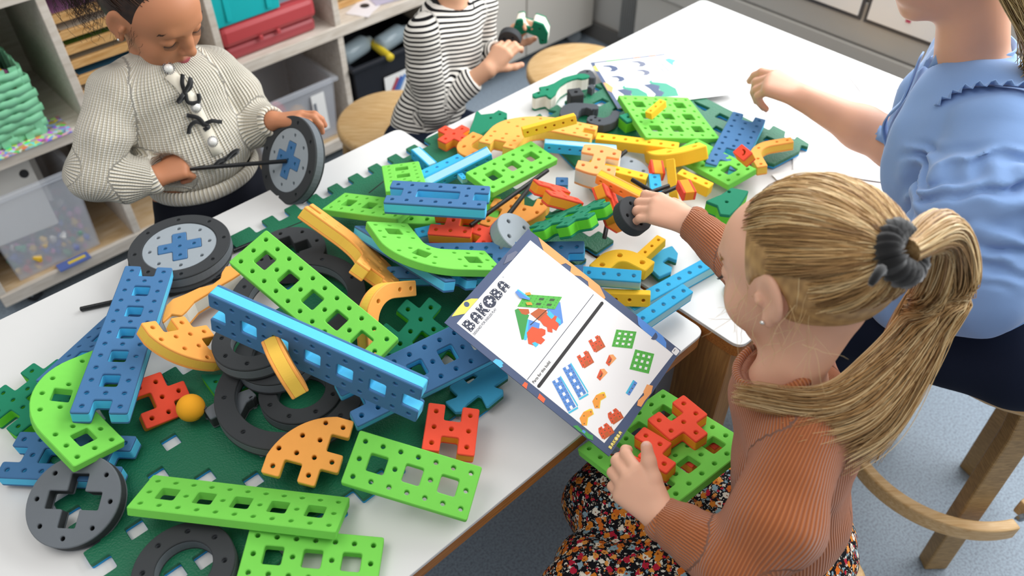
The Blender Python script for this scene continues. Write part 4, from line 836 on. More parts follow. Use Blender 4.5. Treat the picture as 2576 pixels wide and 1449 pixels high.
# ---------------------------------------------------------------- figures: smooth implicit bodies turned into one mesh
F32 = np.float32
def V3(p): return np.array(p, dtype=F32)
def smin(a, b, k):
    if k <= 0: return np.minimum(a, b)
    h = np.clip(.5+.5*(b-a)/k, 0, 1); return b*(1-h)+a*h-k*h*(1-h)
def d_cap(p, a, b, ra, rb):
    a, b = V3(a), V3(b); ab = b-a; t = np.clip(((p-a)@ab)/max(float(ab@ab), 1e-12), 0, 1)
    return np.linalg.norm(p-a-t[:, None]*ab, axis=1)-(ra+(rb-ra)*t)
def d_ell(p, c, r, M=None):
    q = p-V3(c)
    if M is not None: q = q@np.array(M, dtype=F32)                   # M columns are the axes
    r = V3(r); k0 = np.linalg.norm(q/r, axis=1); k1 = np.linalg.norm(q/(r*r), axis=1)
    return k0*(k0-1)/np.maximum(k1, 1e-6)
class Fig:
    def __init__(s): s.ops = []; s.lo = []; s.hi = []
    def _b(s, pts, r):
        for p in pts: s.lo.append(V3(p)-r); s.hi.append(V3(p)+r)
    def cap(s, a, b, ra, rb=None, k=.01):
        rb = ra if rb is None else rb; s.ops.append(('u', lambda p, a=a, b=b, ra=ra, rb=rb: d_cap(p, a, b, ra, rb), k)); s._b([a, b], max(ra, rb)); return s
    def chain(s, pts, rs, k=.01):
        for i in range(len(pts)-1): s.cap(pts[i], pts[i+1], rs[i], rs[i+1], k)
        return s
    def ell(s, c, r, M=None, k=.01):
        s.ops.append(('u', lambda p, c=c, r=r, M=M: d_ell(p, c, r, M), k)); s._b([c], max(r)); return s
    def cut(s, c, r, M=None, k=.01):
        s.ops.append(('s', lambda p, c=c, r=r, M=M: d_ell(p, c, r, M), k)); return s
    def cutfn(s, fn, k=.004): s.ops.append(('s', fn, k)); return s
    def warp(s, fn): s.ops.append(('w', fn, 0)); return s
    def __call__(s, p):
        d = np.full(len(p), 1e3, dtype=F32)
        for kind, fn, k in s.ops:
            if kind == 'u': d = smin(d, fn(p), k)
            elif kind == 's': d = -smin(-d, fn(p), k)
            else: d = d+fn(p)
        return d
    def polygonize(s, h, pad=.02, margin=1.25):
        lo = np.min(s.lo, axis=0)-pad; hi = np.max(s.hi, axis=0)+pad; B = 8
        nb = np.ceil((hi-lo)/(h*B)).astype(int)+1; n = nb*B
        cc = np.stack(np.meshgrid(*[np.arange(k) for k in nb], indexing='ij'), -1).reshape(-1, 3)
        ctr = (lo+(cc+.5)*h*B).astype(F32)
        dc = np.concatenate([s(ctr[i:i+200000]) for i in range(0, len(ctr), 200000)])
        act = np.abs(dc) < h*B*margin
        D = np.ones(tuple(n), dtype=F32)
        Db = np.where(dc < 0, F32(-1), F32(1)).reshape(tuple(nb)); D = np.repeat(np.repeat(np.repeat(Db, B, 0), B, 1), B, 2)
        loc = np.stack(np.meshgrid(*[np.arange(B)]*3, indexing='ij'), -1).reshape(-1, 3)
        ca = cc[act]
        for i in range(0, len(ca), 400):
            idx = (ca[i:i+400][:, None, :]*B+loc[None]).reshape(-1, 3)
            D[idx[:, 0], idx[:, 1], idx[:, 2]] = s((lo+idx*h).astype(F32))
        S = D < 0
        c = [(i, j, k) for i in (0, 1) for j in (0, 1) for k in (0, 1)]
        sl = lambda o: tuple(slice(o[q], n[q]-1+o[q]) for q in range(3))
        cnt = sum(S[sl(o)].astype(np.int8) for o in c)
        cells = np.argwhere((cnt > 0) & (cnt < 8))
        vid = -np.ones(tuple(n-1), dtype=np.int64); vid[cells[:, 0], cells[:, 1], cells[:, 2]] = np.arange(len(cells))
        acc = np.zeros((len(cells), 3)); w = np.zeros(len(cells))
        for a in c:
            for q in range(3):
                if a[q] == 0:
                    b = list(a); b[q] = 1
                    da = D[cells[:, 0]+a[0], cells[:, 1]+a[1], cells[:, 2]+a[2]]; db = D[cells[:, 0]+b[0], cells[:, 1]+b[1], cells[:, 2]+b[2]]
                    m = (da < 0) != (db < 0); t = np.where(m, da/np.where(m, da-db, 1), 0)
                    pos = np.array(a, float)[None]+np.zeros((len(cells), 3)); pos[:, q] = t
                    acc[m] += pos[m]; w[m] += 1
        verts = lo+(cells+acc/w[:, None])*h
        faces = []
        for q in range(3):
            o1, o2 = [(1, 2), (2, 0), (0, 1)][q]
            A_ = [slice(1, n[x]-1) for x in range(3)]; A_[q] = slice(0, n[q]-1)
            Bq = list(A_); Bq[q] = slice(1, n[q])
            sa, sb = S[tuple(A_)], S[tuple(Bq)]
            for flip, m in ((0, sa & ~sb), (1, ~sa & sb)):
                e = np.argwhere(m); off = [1, 1, 1]; off[q] = 0; e = e+off
                def vi(d1, d2):
                    x = e.copy(); x[:, o1] -= d1; x[:, o2] -= d2; return vid[x[:, 0], x[:, 1], x[:, 2]]
                f = np.stack([vi(1, 1), vi(0, 1), vi(0, 0), vi(1, 0)], 1)
                if flip: f = f[:, ::-1]
                faces.append(f)
        f = np.concatenate(faces); f = f[(f >= 0).all(1)]
        return verts, f
def np_mesh(name, verts, faces, smooth=True, attrs=None):
    me = bpy.data.meshes.new(name); k = faces.shape[1]
    me.vertices.add(len(verts)); me.vertices.foreach_set('co', np.ascontiguousarray(verts, dtype=F32).ravel())
    me.loops.add(faces.size); me.loops.foreach_set('vertex_index', np.ascontiguousarray(faces, dtype=np.int32).ravel())
    me.polygons.add(len(faces)); me.polygons.foreach_set('loop_start', np.arange(0, faces.size, k, dtype=np.int32))
    if smooth: me.polygons.foreach_set('use_smooth', np.ones(len(faces), dtype=bool))
    me.update(calc_edges=True)
    for nm, (ty, data) in (attrs or {}).items():
        a = me.attributes.new(nm, ty, 'POINT'); a.data.foreach_set('value' if ty == 'FLOAT' else 'color', np.ascontiguousarray(data, dtype=F32).ravel())
    return me
def limb_uv(v, limbs):
    """cloth coordinates: u along the nearest limb, w around it (metres)"""
    best = np.full(len(v), 1e9); U_ = np.zeros(len(v)); W_ = np.zeros(len(v))
    for (a, b, r, u0, ref) in limbs:
        a, b = V3(a), V3(b); ab = b-a; L = float(np.linalg.norm(ab)); ax = ab/L
        t = np.clip(((v-a)@ax), -.03, L+.03); q = v-a-t[:, None]*ax; d = np.linalg.norm(q, axis=1)/r
        e1 = V3(ref)-ax*float(V3(ref)@ax); e1 /= np.linalg.norm(e1); e2 = np.cross(ax, e1)
        th = np.arctan2(q@e2, q@e1); m = d < best
        best[m] = d[m]; U_[m] = (u0+(v-a)@ax)[m]; W_[m] = (th*r)[m]
    return U_, W_
def smoothnoise(p, f, seed=0):
    r = np.random.RandomState(seed); o = np.zeros(len(p))
    for i in range(6):
        d = r.normal(size=3); d /= np.linalg.norm(d); o += np.sin((p@d)*f*(1+.35*i)*1.3+r.uniform(0, 6.28))/(1+.3*i)
    return (o/3.4).astype(F32)
# skin: base tone with redder lips and fingertips given per vertex
def skin_mat(name, tone, lip):
    m = mat(name, tone, rough=.5, spec=.35, sss=.12); n, l, b = nodes(m)
    at = n.new('ShaderNodeAttribute'); at.attribute_name = 'tint'; mx = n.new('ShaderNodeMix'); mx.data_type = 'RGBA'
    mx.inputs[6].default_value = lin(tone); mx.inputs[7].default_value = lin(lip); l.new(at.outputs['Fac'], mx.inputs[0])
    tc = n.new('ShaderNodeTexCoord'); ns = n.new('ShaderNodeTexNoise'); ns.inputs['Scale'].default_value = 25; hs = n.new('ShaderNodeHueSaturation'); mr = n.new('ShaderNodeMapRange'); mr.inputs['To Min'].default_value = .94; mr.inputs['To Max'].default_value = 1.05
    l.new(tc.outputs['Object'], ns.inputs['Vector']); l.new(ns.outputs['Fac'], mr.inputs['Value']); l.new(mr.outputs['Result'], hs.inputs['Value']); l.new(mx.outputs[2], hs.inputs['Color']); l.new(hs.outputs['Color'], b.inputs['Base Color'])
    return m
def nz(v): v = V3(v); return v/np.linalg.norm(v)
def rotv(v, ax, deg):
    a = RAD(deg); ax = nz(ax); v = V3(v); return v*cos(a)+np.cross(ax, v)*sin(a)+ax*float(ax@v)*(1-cos(a))
def hand(fig, W, Fd, Nn, thumb_side, L, curls, thumb, spread=4, tips=None, palm_r=.0105):
    """W wrist, Fd towards knuckles, Nn back of the hand, thumb_side +1/-1 along Nn x Fd; curls: 4 finger (mcp, pip, dip); thumb: (out, down, bend1, bend2)"""
    Fd = nz(Fd); Nn = nz(V3(Nn)-Fd*float(V3(Nn)@Fd)); T = np.cross(Nn, Fd)*thumb_side; s = L/.14
    kn = []; pl = .066*s
    for i, (o, fw) in enumerate(((.021, .97), (.0075, 1.0), (-.006, .96), (-.0185, .88))):
        k_ = V3(W)+Fd*pl*fw+T*o*s*1.05+Nn*.002*s*(1-abs(i-1.3)); kn.append(k_)
        fig.cap(V3(W)+T*o*s*.55, k_, .0115*s, palm_r*s, .010*s)
    fig.ell(V3(W)+Fd*pl*.55+T*.012*s-Nn*.006*s, (.017*s, .022*s, .011*s), np.stack([T, Fd, Nn], 1), .01*s)
    ln = ((.030, .019, .016), (.034, .022, .017), (.031, .020, .0165), (.024, .015, .0145))
    out = []
    for i in range(4):
        ax = np.cross(Fd, Nn); d = rotv(Fd, Nn, (1.6-i)*spread*(-thumb_side)*-1 if False else 0); d = nz(Fd+T*(1.4-i)*RAD(spread)*1.0)
        a0 = 0; p = kn[i]; r0 = (.0085, .0088, .0083, .0072)[i]*s; pts = [p]; n_cur = Nn; axr = np.cross(Nn, d)
        for j in range(3):
            a0 += curls[i][j]; dd = rotv(d, axr, a0); p = p+dd*ln[i][j]*s; pts.append(p)
        rs = [r0*1.08, r0*.98, r0*.88, r0*.78]
        fig.chain(pts, rs, .0028*s); out.append((pts[-1], rotv(d, axr, a0), rotv(Nn, axr, a0), r0*.8))
    tb = V3(W)+Fd*.018*s+T*.016*s-Nn*.004*s; o, dn, b1, b2 = thumb
    td = nz(Fd*cos(RAD(o))+T*sin(RAD(o))); td = nz(td*cos(RAD(dn))-Nn*sin(RAD(dn)))
    axt = nz(np.cross(td, Fd)) if np.linalg.norm(np.cross(td, Fd)) > .1 else Nn
    p1 = tb+td*.028*s; t2 = rotv(td, axt, b1); p2 = p1+t2*.024*s; t3 = rotv(t2, axt, b2); p3 = p2+t3*.019*s
    fig.chain([tb, p1, p2, p3], [.0125*s, .0105*s, .0095*s, .008*s], .005*s)
    out.append((p3, t3, nz(np.cross(np.cross(t3, Nn), t3)), .008*s))
    return out
mnail = mat('fingernail', '#e9b7a6', rough=.3, spec=.5)
def nails(parent, tips, which=range(5)):
    for i in which:
        p, d, n_, r = tips[i]; n_ = nz(n_-d*float(n_@d)); t = np.cross(d, n_)
        M = Matrix(((*[float(x) for x in (t[0], d[0], n_[0])], 0), (t[1], d[1], n_[1], 0), (t[2], d[2], n_[2], 0), (0, 0, 0, 1)))
        b = MB(); b.lathe([(0, .35), (.5, .30), (.85, .12), (1, -.15)], 10); o = b.build('fingernail', mnail, parent, True)
        q = p+n_*r*.72+d*r*.25; o.matrix_local = Matrix.Translation(Vector([float(x) for x in q])) @ M @ Matrix.Diagonal((r*.62, r*.8, r*.45, 1))
def strands_mesh(name, paths, radius, parent, m, rv, k=3, taper=.35):
    """paths: (n, m, 3) array; every strand a thin three-sided tube; rv: per-strand random value"""
    n, mm, _ = paths.shape; d = np.gradient(paths, axis=1); d /= np.maximum(np.linalg.norm(d, axis=2, keepdims=True), 1e-9)
    up = np.zeros_like(d); up[..., 2] = 1; u = np.cross(d, up+d[..., [1, 2, 0]]*.3); u /= np.maximum(np.linalg.norm(u, axis=2, keepdims=True), 1e-9); w = np.cross(d, u)
    prof = (1-(1-taper)*np.linspace(0, 1, mm)**2)[None, :, None]*(np.asarray(radius).reshape(-1, 1, 1))
    vs = np.stack([paths+(u*cos(2*PI*j/k)+w*sin(2*PI*j/k))*prof for j in range(k)], 2).reshape(-1, 3)
    base = np.arange(n)[:, None, None]*mm*k+np.arange(mm-1)[None, :, None]*k; j = np.arange(k)[None, None]
    f = np.stack([base+j, base+(j+1) % k, base+k+(j+1) % k, base+k+j], -1).reshape(-1, 4)
    me = np_mesh(name, vs, f, True, {'rv': ('FLOAT', np.repeat(rv, mm*k)), 'rt': ('FLOAT', np.tile(np.repeat(np.linspace(0, 1, mm), k), n))})
    o = link(name, me, parent, m); return o
def hair_mat(name, c1, c2, c3, rough=.42):
    m = mat(name, c2, rough=rough, spec=.45); n, l, b = nodes(m); at = n.new('ShaderNodeAttribute'); at.attribute_name = 'rv'
    r = n.new('ShaderNodeValToRGB'); e = r.color_ramp.elements; e[0].color = lin(c1); e[1].color = lin(c3); x = e.new(.5); x.color = lin(c2)
    l.new(at.outputs['Fac'], r.inputs['Fac']); l.new(r.outputs['Color'], b.inputs['Base Color']); return m
def bez(P_, n):
    P_ = np.array(P_, float); t = np.linspace(0, 1, n); k = len(P_)-1
    # smooth Catmull-Rom through the points
    Q_ = np.concatenate([[2*P_[0]-P_[1]], P_, [2*P_[-1]-P_[-2]]]); s = t*k; i = np.minimum(s.astype(int), k-1); f = (s-i)[:, None]
    a, b_, c, d = Q_[i], Q_[i+1], Q_[i+2], Q_[i+3]
    return .5*((2*b_)+(-a+c)*f+(2*a-5*b_+4*c-d)*f**2+(-a+3*b_-3*c+d)*f**3)
def cloth_obj(name, fig, h, m, parent, limbs=None, attrs=None):
    v, f = fig.polygonize(h); at = {}
    if limbs: u, w = limb_uv(v.astype(F32), limbs); at = {'su': ('FLOAT', u), 'sw': ('FLOAT', w)}
    if attrs: at.update(attrs(v))
    return link(name, np_mesh(name, v, f, True, at), parent, m)
def attr_height(m, expr, dist, strength=1):
    """bump from cloth coordinates: expr builds the height socket"""
    n, l, b = nodes(m); bp = n.new('ShaderNodeBump'); bp.inputs['Strength'].default_value = strength; bp.inputs['Distance'].default_value = dist
    l.new(expr(n, l), bp.inputs['Height']); l.new(bp.outputs['Normal'], b.inputs['Normal'])
def A_(n, nm): a = n.new('ShaderNodeAttribute'); a.attribute_name = nm; return a.outputs['Fac']
def MT(n, l, op, a, b=None):
    x = n.new('ShaderNodeMath'); x.operation = op
    for i, q in enumerate((a, b)):
        if q is None: continue
        if isinstance(q, (int, float)): x.inputs[i].default_value = q
        else: l.new(q, x.inputs[i])
    return x.outputs[0]
# ---------------------------------------------------------------- instruction booklet on the pile
mink = mat('ink_slate', '#4a5878', rough=.55); mpage = mat('page_white', '#f4f3f2', rough=.5); mdark = mat('ink_dark', '#3c4152', rough=.6); mblack = mat('ink_black', '#2f2d2e', rough=.6)
INK = {k: mat('ink_'+k, v, rough=.55) for k, v in dict(orange='#f6a866', yellow='#f0dd60', blue='#5b93e0', cyan='#5cc0e6', red='#f2683e', green='#3f9a4a', grey='#6d7286', lime='#57b947', sky='#49c3e4', plate='#5d8fd8', brick='#e0572f', rust='#c06030', amber='#f6a03c', lemon='#f3d83a', hole='#3e5a3a', white='#f4f3f2', teal='#3d9b80', slate='#5d646c').items()}
typ, BT, BQ, bsc = POSE['booklet']
bk_ = empty('booklet', BT, BQ, label='white instruction booklet with slate border lying tilted on the pile over the table edge', cat='booklet')
PZ = [0]
def flatpoly(b_, idx, mats, pts, m, z):
    """one flat printed patch, mm on the page (x right, y down)"""
    vs = [Vector((x/1000, -y/1000)) for x, y in pts]
    v2, e2, f2, *_ = delaunay_2d_cdt(vs, [], [list(range(len(vs)))], 2, 1e-8)
    if m not in mats: mats.append(m)
    n0 = len(b_.f); k = len(b_.v); b_.v += [(v.x, v.y, z) for v in v2]
    for f in f2:
        a = (v2[f[1]]-v2[f[0]]).cross(v2[f[2]]-v2[f[0]]); b_.f.append(tuple(k+i for i in (f if a > 0 else reversed(f))))
    idx += [mats.index(m)]*(len(b_.f)-n0)
def picture(parent, name, patches, z0=.0004):
    b_ = MB(); idx = []; mats = []
    for j, (pts, m) in enumerate(patches): flatpoly(b_, idx, mats, pts, INK[m] if isinstance(m, str) else m, z0+.00004*j)
    me = mesh(name, b_.v, b_.f)
    for m in mats: me.materials.append(m)
    me.polygons.foreach_set('material_index', idx)
    return link(name, me, parent)
def circ(x, y, r, n=10): return [(x+r*cos(2*PI*k/n), y+r*sin(2*PI*k/n)) for k in range(n)]
link('pages', layer_mesh('booklet_pages', [[(0, 0), (.21, 0), (.21, -.297), (0, -.297)]], 0, -.0016, 0), bk_, mink)
picture(bk_, 'white_panel', [([(11, 14), (196.5, 14), (196.5, 290.5), (11, 281)], mpage)], .0002)
picture(bk_, 'border_print', [
 ([(210, 20), (210, 140), (200, 158), (196.6, 158), (196.6, 128), (203, 122), (202, 108), (196.6, 100), (196.6, 92), (205, 88), (204, 78), (196.6, 74), (196.6, 40)], 'orange'),
 ([(14, 2), (31, .5), (45, .5), (56, 6), (63, 13.7), (31, 13.7)], 'yellow'), (circ(44, 6.5, 4.2, 14), mink),
 ([(210, 213), (210, 262), (205, 272), (196.6, 277), (196.6, 232), (199, 222)], 'blue'), (circ(200, 250, 7, 16)[:9], mink),
 ([(0, 88), (6.5, 89), (9.5, 96), (8, 101.7), (5, 101), (4.5, 103.6), (0, 102)], 'cyan'), ([(0, 141), (7, 141), (7.8, 146), (0, 149)], 'red'), ([(0, 169), (7.5, 167.2), (6.6, 178.6), (0, 180)], 'red'),
 ([(1, 231.6), (6, 236), (5, 246), (8, 248), (7, 256), (9, 262), (3, 266), (.5, 258), (2, 250), (.5, 243)], 'green'), ([(3, 246), (6.5, 246), (6.5, 251), (3, 251)], 'plate'),
 ([(127, 283.6), (131.6, 292), (120, 296), (104, 294.5), (92, 295), (89.5, 289), (97, 286), (110, 289), (114, 285.2)], 'orange'), ([(134, 8), (150, 3), (165, 8), (166, 12), (150, 13.6)], 'grey')], .0003)
for q_ in list(bk_.children):
    if q_.name.startswith('border_print'): q_['kind'] = 'stuff'
def text(parent, s, x, y, size, m, bold=0, name='lettering', rot=0, sx=1, z=.0006):
    cu = bpy.data.curves.new(name, 'FONT'); cu.body = s; cu.size = size/1000; cu.offset = bold/1000; cu.resolution_u = 4
    o = bpy.data.objects.new(name, cu); COL.objects.link(o)
    dg = bpy.context.evaluated_depsgraph_get(); me = bpy.data.meshes.new_from_object(o.evaluated_get(dg)); bpy.data.objects.remove(o); bpy.data.curves.remove(cu)
    me.materials.clear(); me.materials.append(m); q = link(name, me, parent); q.location = (x/1000, -y/1000, z); q.rotation_euler = (0, 0, rot); q.scale = (sx, 1, 1); return q
def logo(parent, x, y, h, m, dots, name):
    """the lettering BAKOBA: heavy letters with white peg holes, the O a disc with a cross cut out"""
    w = h*.93; pats = []
    def L(px, py): return [(x+w*a, y-h*b_) for a, b_ in zip(px, py)]
    def poly(pts): return [(x+w*a, y-h*b_) for a, b_ in pts]
    def A(o): return [(poly([(o, 0), (o, .62), (o+.1, .88), (o+.3, 1), (o+.52, 1), (o+.72, .88), (o+.82, .62), (o+.82, 0), (o+.56, 0), (o+.56, .26), (o+.26, .26), (o+.26, 0)]), m), (poly([(o+.27, .5), (o+.27, .62), (o+.36, .74), (o+.46, .74), (o+.55, .62), (o+.55, .5)]), mpage)]
    def B(o): return [(poly([(o, 0), (o, 1), (o+.5, 1), (o+.72, .9), (o+.76, .7), (o+.68, .56), (o+.82, .42), (o+.8, .16), (o+.6, 0)]), m), (poly([(o+.26, .64), (o+.26, .78), (o+.44, .78), (o+.5, .71), (o+.44, .64)]), mpage), (poly([(o+.26, .22), (o+.26, .42), (o+.48, .42), (o+.54, .32), (o+.48, .22)]), mpage)]
    pats += B(0)+A(1.0)
    o = 2.0; pats += [(poly([(o, 0), (o, 1), (o+.26, 1), (o+.26, .62), (o+.54, 1), (o+.84, 1), (o+.5, .54), (o+.86, 0), (o+.54, 0), (o+.26, .42), (o+.26, 0)]), m)]
    cx, cy, r = x+w*3.45, y-h*.5, h*.56; pats += [(circ(cx, cy, r, 26), m)]
    k = h*.17; pats += [([(cx+a*k*.8, cy+b_*k*.8) for a, b_ in ((-.6, -2), (.6, -2), (.6, -.6), (2, -.6), (2, .6), (.6, .6), (.6, 2), (-.6, 2), (-.6, .6), (-2, .6), (-2, -.6), (-.6, -.6))], mpage)]
    pats += B(4.1)+A(5.1)
    if dots:
        for o in (0, 4.1): pats += [(circ(x+w*(o+a), y-h*b_, h*.055, 8), mpage) for a, b_ in ((.13, .1), (.13, .5), (.13, .9), (.6, .85), (.66, .3), (.5, .1))]
        for o in (1, 5.1): pats += [(circ(x+w*(o+a), y-h*b_, h*.055, 8), mpage) for a, b_ in ((.13, .1), (.13, .55), (.69, .1), (.69, .55), (.41, .88), (.41, .38))]
        pats += [(circ(x+w*(2+a), y-h*b_, h*.055, 8), mpage) for a, b_ in ((.13, .1), (.13, .5), (.13, .9), (.62, .9), (.64, .1), (.36, .54))]
        pats += [(circ(cx+a*r*.68, cy+b_*r*.68, h*.05, 8), mpage) for a, b_ in ((-.8, -.8), (.8, -.8), (.8, .8), (-.8, .8))]
    return picture(parent, name, pats, .0005)
logo(bk_, 14.3, 37.7, 17.6, mdark, True, 'title_lettering')
text(bk_, 'DESIGNED FOR ENDLESS PLAY', 13.6, 44.6, 5.4, mdark, .02, 'subtitle_lettering', sx=.74)
text(bk_, '\u00ae', 115.2, 21.4, 3.2, INK['grey'], 0, 'registered_mark')
text(bk_, 'Parts for this build:', 13.6, 153, 6.2, mblack, .06, 'heading_lettering', sx=.92)
picture(bk_, 'ruled_lines', [([(12, 141.4), (191, 140.4), (191, 141.3), (12, 142.3)], mdark), ([(15, 157.8), (189, 156.6), (191, 158), (191, 160), (189, 161.6), (15, 162.8), (13, 161.5), (13, 159)], mblack)])
picture(bk_, 'page_number_patch', [([(198.5, 286), (207.5, 286.5), (208.5, 288), (208, 295), (206.5, 296), (198, 295.5), (197, 294), (197.3, 287.3)], mpage)], .0005)
text(bk_, '1', 205.2, 290.4, 7, mblack, .08, 'page_number', rot=PI/2, z=.0007)
q = logo(bk_, 9.8, 293.6, 5.0, INK['yellow'], False, 'small_logo_lettering'); q.scale = (1.12, 1, 1); q.location = (-.0012, 0, 0)
def grid_icon(ox, oy, ex, ey, fx, fy, col, cellsx, cellsy, sq, hl, side=None):
    """icon of a windowed board: origin, two edge vectors, cells"""
    def Q(a, b_): return (ox+ex*a/cellsx+fx*b_/cellsy, oy+ey*a/cellsx+fy*b_/cellsy)
    pt = [([Q(0, 0), Q(cellsx, 0), Q(cellsx, cellsy), Q(0, cellsy)], col)]
    for (a, b_) in sq: pt.append(([Q(a+.05, b_+.05), Q(a+.95, b_+.05), Q(a+.95, b_+.95), Q(a+.05, b_+.95)], hl))
    for a in range(cellsx):
        for b_ in range(cellsy):
            if (a, b_) not in sq: c = Q(a+.5, b_+.5); r = .1*math.hypot(ex, ey)/cellsx; pt.append((circ(c[0], c[1], r*1.2, 6), 'hole'))
    return pt
sq9 = [(a, b_) for a in (1, 3, 5) for b_ in (1, 3, 5)]
picture(bk_, 'board_picture', grid_icon(167.9, 200, 19.1, 26.3, -28, 9.5, 'lime', 7, 7, sq9, 'white'))
picture(bk_, 'board_picture', grid_icon(161.5, 240, 14.4, 27, -32.7, 10, 'lime', 7, 7, sq9, 'white'))
lsq = [(1, b_) for b_ in (0, 2, 4, 6, 8)]
for (ox, oy) in ((60.7, 171.5), (33.9, 171)):
    picture(bk_, 'ladder_picture', [([(ox+13.6, oy+4.9), (ox+16, oy+4.5), (ox-3, oy+49.5), (ox-5.5, oy+50)], 'sky'), ([(ox-21.5, oy+44), (ox-5.5, oy+50), (ox-6.5, oy+52.5), (ox-22, oy+46.5)], 'sky')]+grid_icon(ox, oy, 13.6, 4.8, -20.5, 43.5, 'plate', 3, 9, lsq, 'white'))
for (ox, oy) in ((122.4, 177), (90.1, 177.3)):
    def Q(a, b_): return (ox+18*a/3-8.5*b_/3, oy+6*a/3+17*b_/3)
    pt = [([(x+1.2, y+2.4) for x, y in [Q(0, 0), Q(3, 0), Q(3, 3), Q(0, 3)]], 'rust'), ([Q(0, 0), Q(1, 0), Q(1, 1), Q(2, 1), Q(2, 0), Q(3, 0), Q(3, 3), Q(2, 3), Q(2, 2), Q(1, 2), Q(1, 3), Q(0, 3)], 'brick'), ([Q(1, 0), Q(2, 0), Q(2, .9), Q(1, .9)], 'white')]
    pt += [(circ(*Q(a+.5, b_+.5), .9, 6), 'hole') for a in range(3) for b_ in range(3) if not (a == 1 and b_ != 1)]
    picture(bk_, 'block_picture', pt)
for (ox, oy) in ((59.7, 259.8), (32.3, 261)):
    def Q(a, b_): return (ox-12+19*a/3-6.5*b_/3, oy+.5+6.5*a/3+14*b_/3)
    pt = [([(x+.8, y+2.6) for x, y in [Q(0, 1), Q(3, 1), Q(3, 3), Q(0, 3)]], 'rust'), ([Q(.4, 0), Q(1.3, 0), Q(1.3, .8), Q(1.8, .8), Q(1.8, 0), Q(2.7, 0), Q(3, 1), Q(3, 3), Q(2, 3), Q(2, 2), Q(1, 2), Q(1, 3), Q(0, 3), Q(0, 1)], 'brick')]
    pt += [(circ(*Q(a, b_), .9, 6), 'hole') for a, b_ in ((.8, .5), (2.2, .5), (.5, 1.6), (1.5, 1.4), (2.5, 1.6), (.5, 2.5), (2.5, 2.5))]
    picture(bk_, 'block_picture', pt)
for (ox, oy) in ((126.1, 213.7), (98.2, 215.5)):
    picture(bk_, 'smile_block_picture', [([(ox, oy), (ox+4.8, oy+4.3), (ox+3.1, oy+11.8), (ox-14.9, oy+9.8), (ox-14.3, oy+3)], 'orange'), ([(ox, oy), (ox-2.4, oy+7.4), (ox-14.9, oy+9.8), (ox-14.3, oy+3)], 'brick'), ([(ox-11, oy+5.4), (ox-7, oy+6.4), (ox-3.6, oy+4.6), (ox-4, oy+6), (ox-7.2, oy+7.8), (ox-11, oy+6.6)], 'hole')])
picture(bk_, 'bar_picture', [([(118.5, 263.5), (119, 266), (94, 268), (93.8, 265.4)], 'sky'), ([(119, 266), (119, 271), (94.4, 272), (94, 268)], 'plate')]+[(circ(x, 269.4, 1, 6), 'hole') for x in (99, 106.5, 114)])
for (ox, oy) in ((72, 241), (38.7, 240.5)):
    picture(bk_, 'arc_picture', [([(ox-1, oy-4), (ox+1.6, oy-1), (ox-3, oy+5.4), (ox-13, oy+1.8), (ox-24.4, oy+7.4), (ox-20, oy), (ox-10, oy-8)], 'lemon'), ([(ox, oy), (ox-4.8, oy+4.4), (ox-13.2, oy+.7), (ox-24.2, oy+6), (ox-28.4, oy+1.2), (ox-22.2, oy-7.6), (ox-10.6, oy-8.3)], 'amber')]+[(circ(ox+a, oy+b_, .9, 6), 'hole') for a, b_ in ((-3.5, 0), (-15, -4.5), (-24, 2))])
def hs(ex, ey): return None
picture(bk_, 'house_picture', [
 ([(96.9, 85.7), (112.5, 89.8), (119.4, 100.9), (113.3, 105.2), (97.2, 102.2)], 'rust'), ([(140.5, 103.6), (144, 109.2), (120, 131.5), (111, 130), (112, 114.8), (119.4, 100.9)], 'plate'),
 ([(86.9, 86.4), (94.5, 105.5), (78.6, 114.1), (69.8, 113.2), (60.7, 99.7)], 'plate'), ([(86.9, 86.4), (60.7, 99.7), (57.4, 103.5), (60, 106), (88, 90)], 'sky'),
 ([(85.9, 64.7), (91.5, 67.1), (94, 86), (87, 88), (57.4, 102.2), (55.4, 100)], 'green'), ([(91, 67.5), (101.3, 79.6), (97, 84.5), (91, 82), (88, 76.3)], 'rust'),
 ([(69.2, 99.3), (82.6, 99.7), (86, 108), (90, 112), (92, 118), (86, 122), (79, 120), (78.8, 126.8), (69, 126), (66, 119), (60, 118), (57, 111.2)], 'brick'),
 ([(98.6, 101.9), (117.1, 103.9), (121.6, 119.7), (110.7, 129.6), (102, 131), (101, 124), (95.8, 128.5), (92, 122), (97, 117), (95.5, 112)], 'brick'),
 ([(113.3, 105.2), (121.3, 103.9), (119.4, 115.5), (112.1, 114.8)], 'sky'), ([(114, 121), (121, 119), (121, 126), (114, 131)], 'sky'), ([(61, 114.7), (66, 117), (66.4, 123.4), (60.3, 122.8)], 'sky'),
 ([(119.8, 100.6), (121, 101.4), (83.4, 97), (82.2, 95.6)], mblack)]+grid_icon(93, 64.5, 24, -3.2, 36, 45, 'lime', 5, 7, [(1, 3), (3, 3), (1, 5), (3, 5)], 'hole')+[
 ([(108.4, 48.2), (115.6, 49.5), (116.2, 71), (113, 72), (106.1, 59.3)], 'plate'), ([(113, 47.6), (115.6, 49.5), (116.4, 71), (113.8, 68)], 'sky'), ([(118, 60), (124, 65), (122, 69), (116, 64)], 'amber'), ([(106, 70), (112, 76), (110, 80), (104, 74)], 'amber')], .0004)
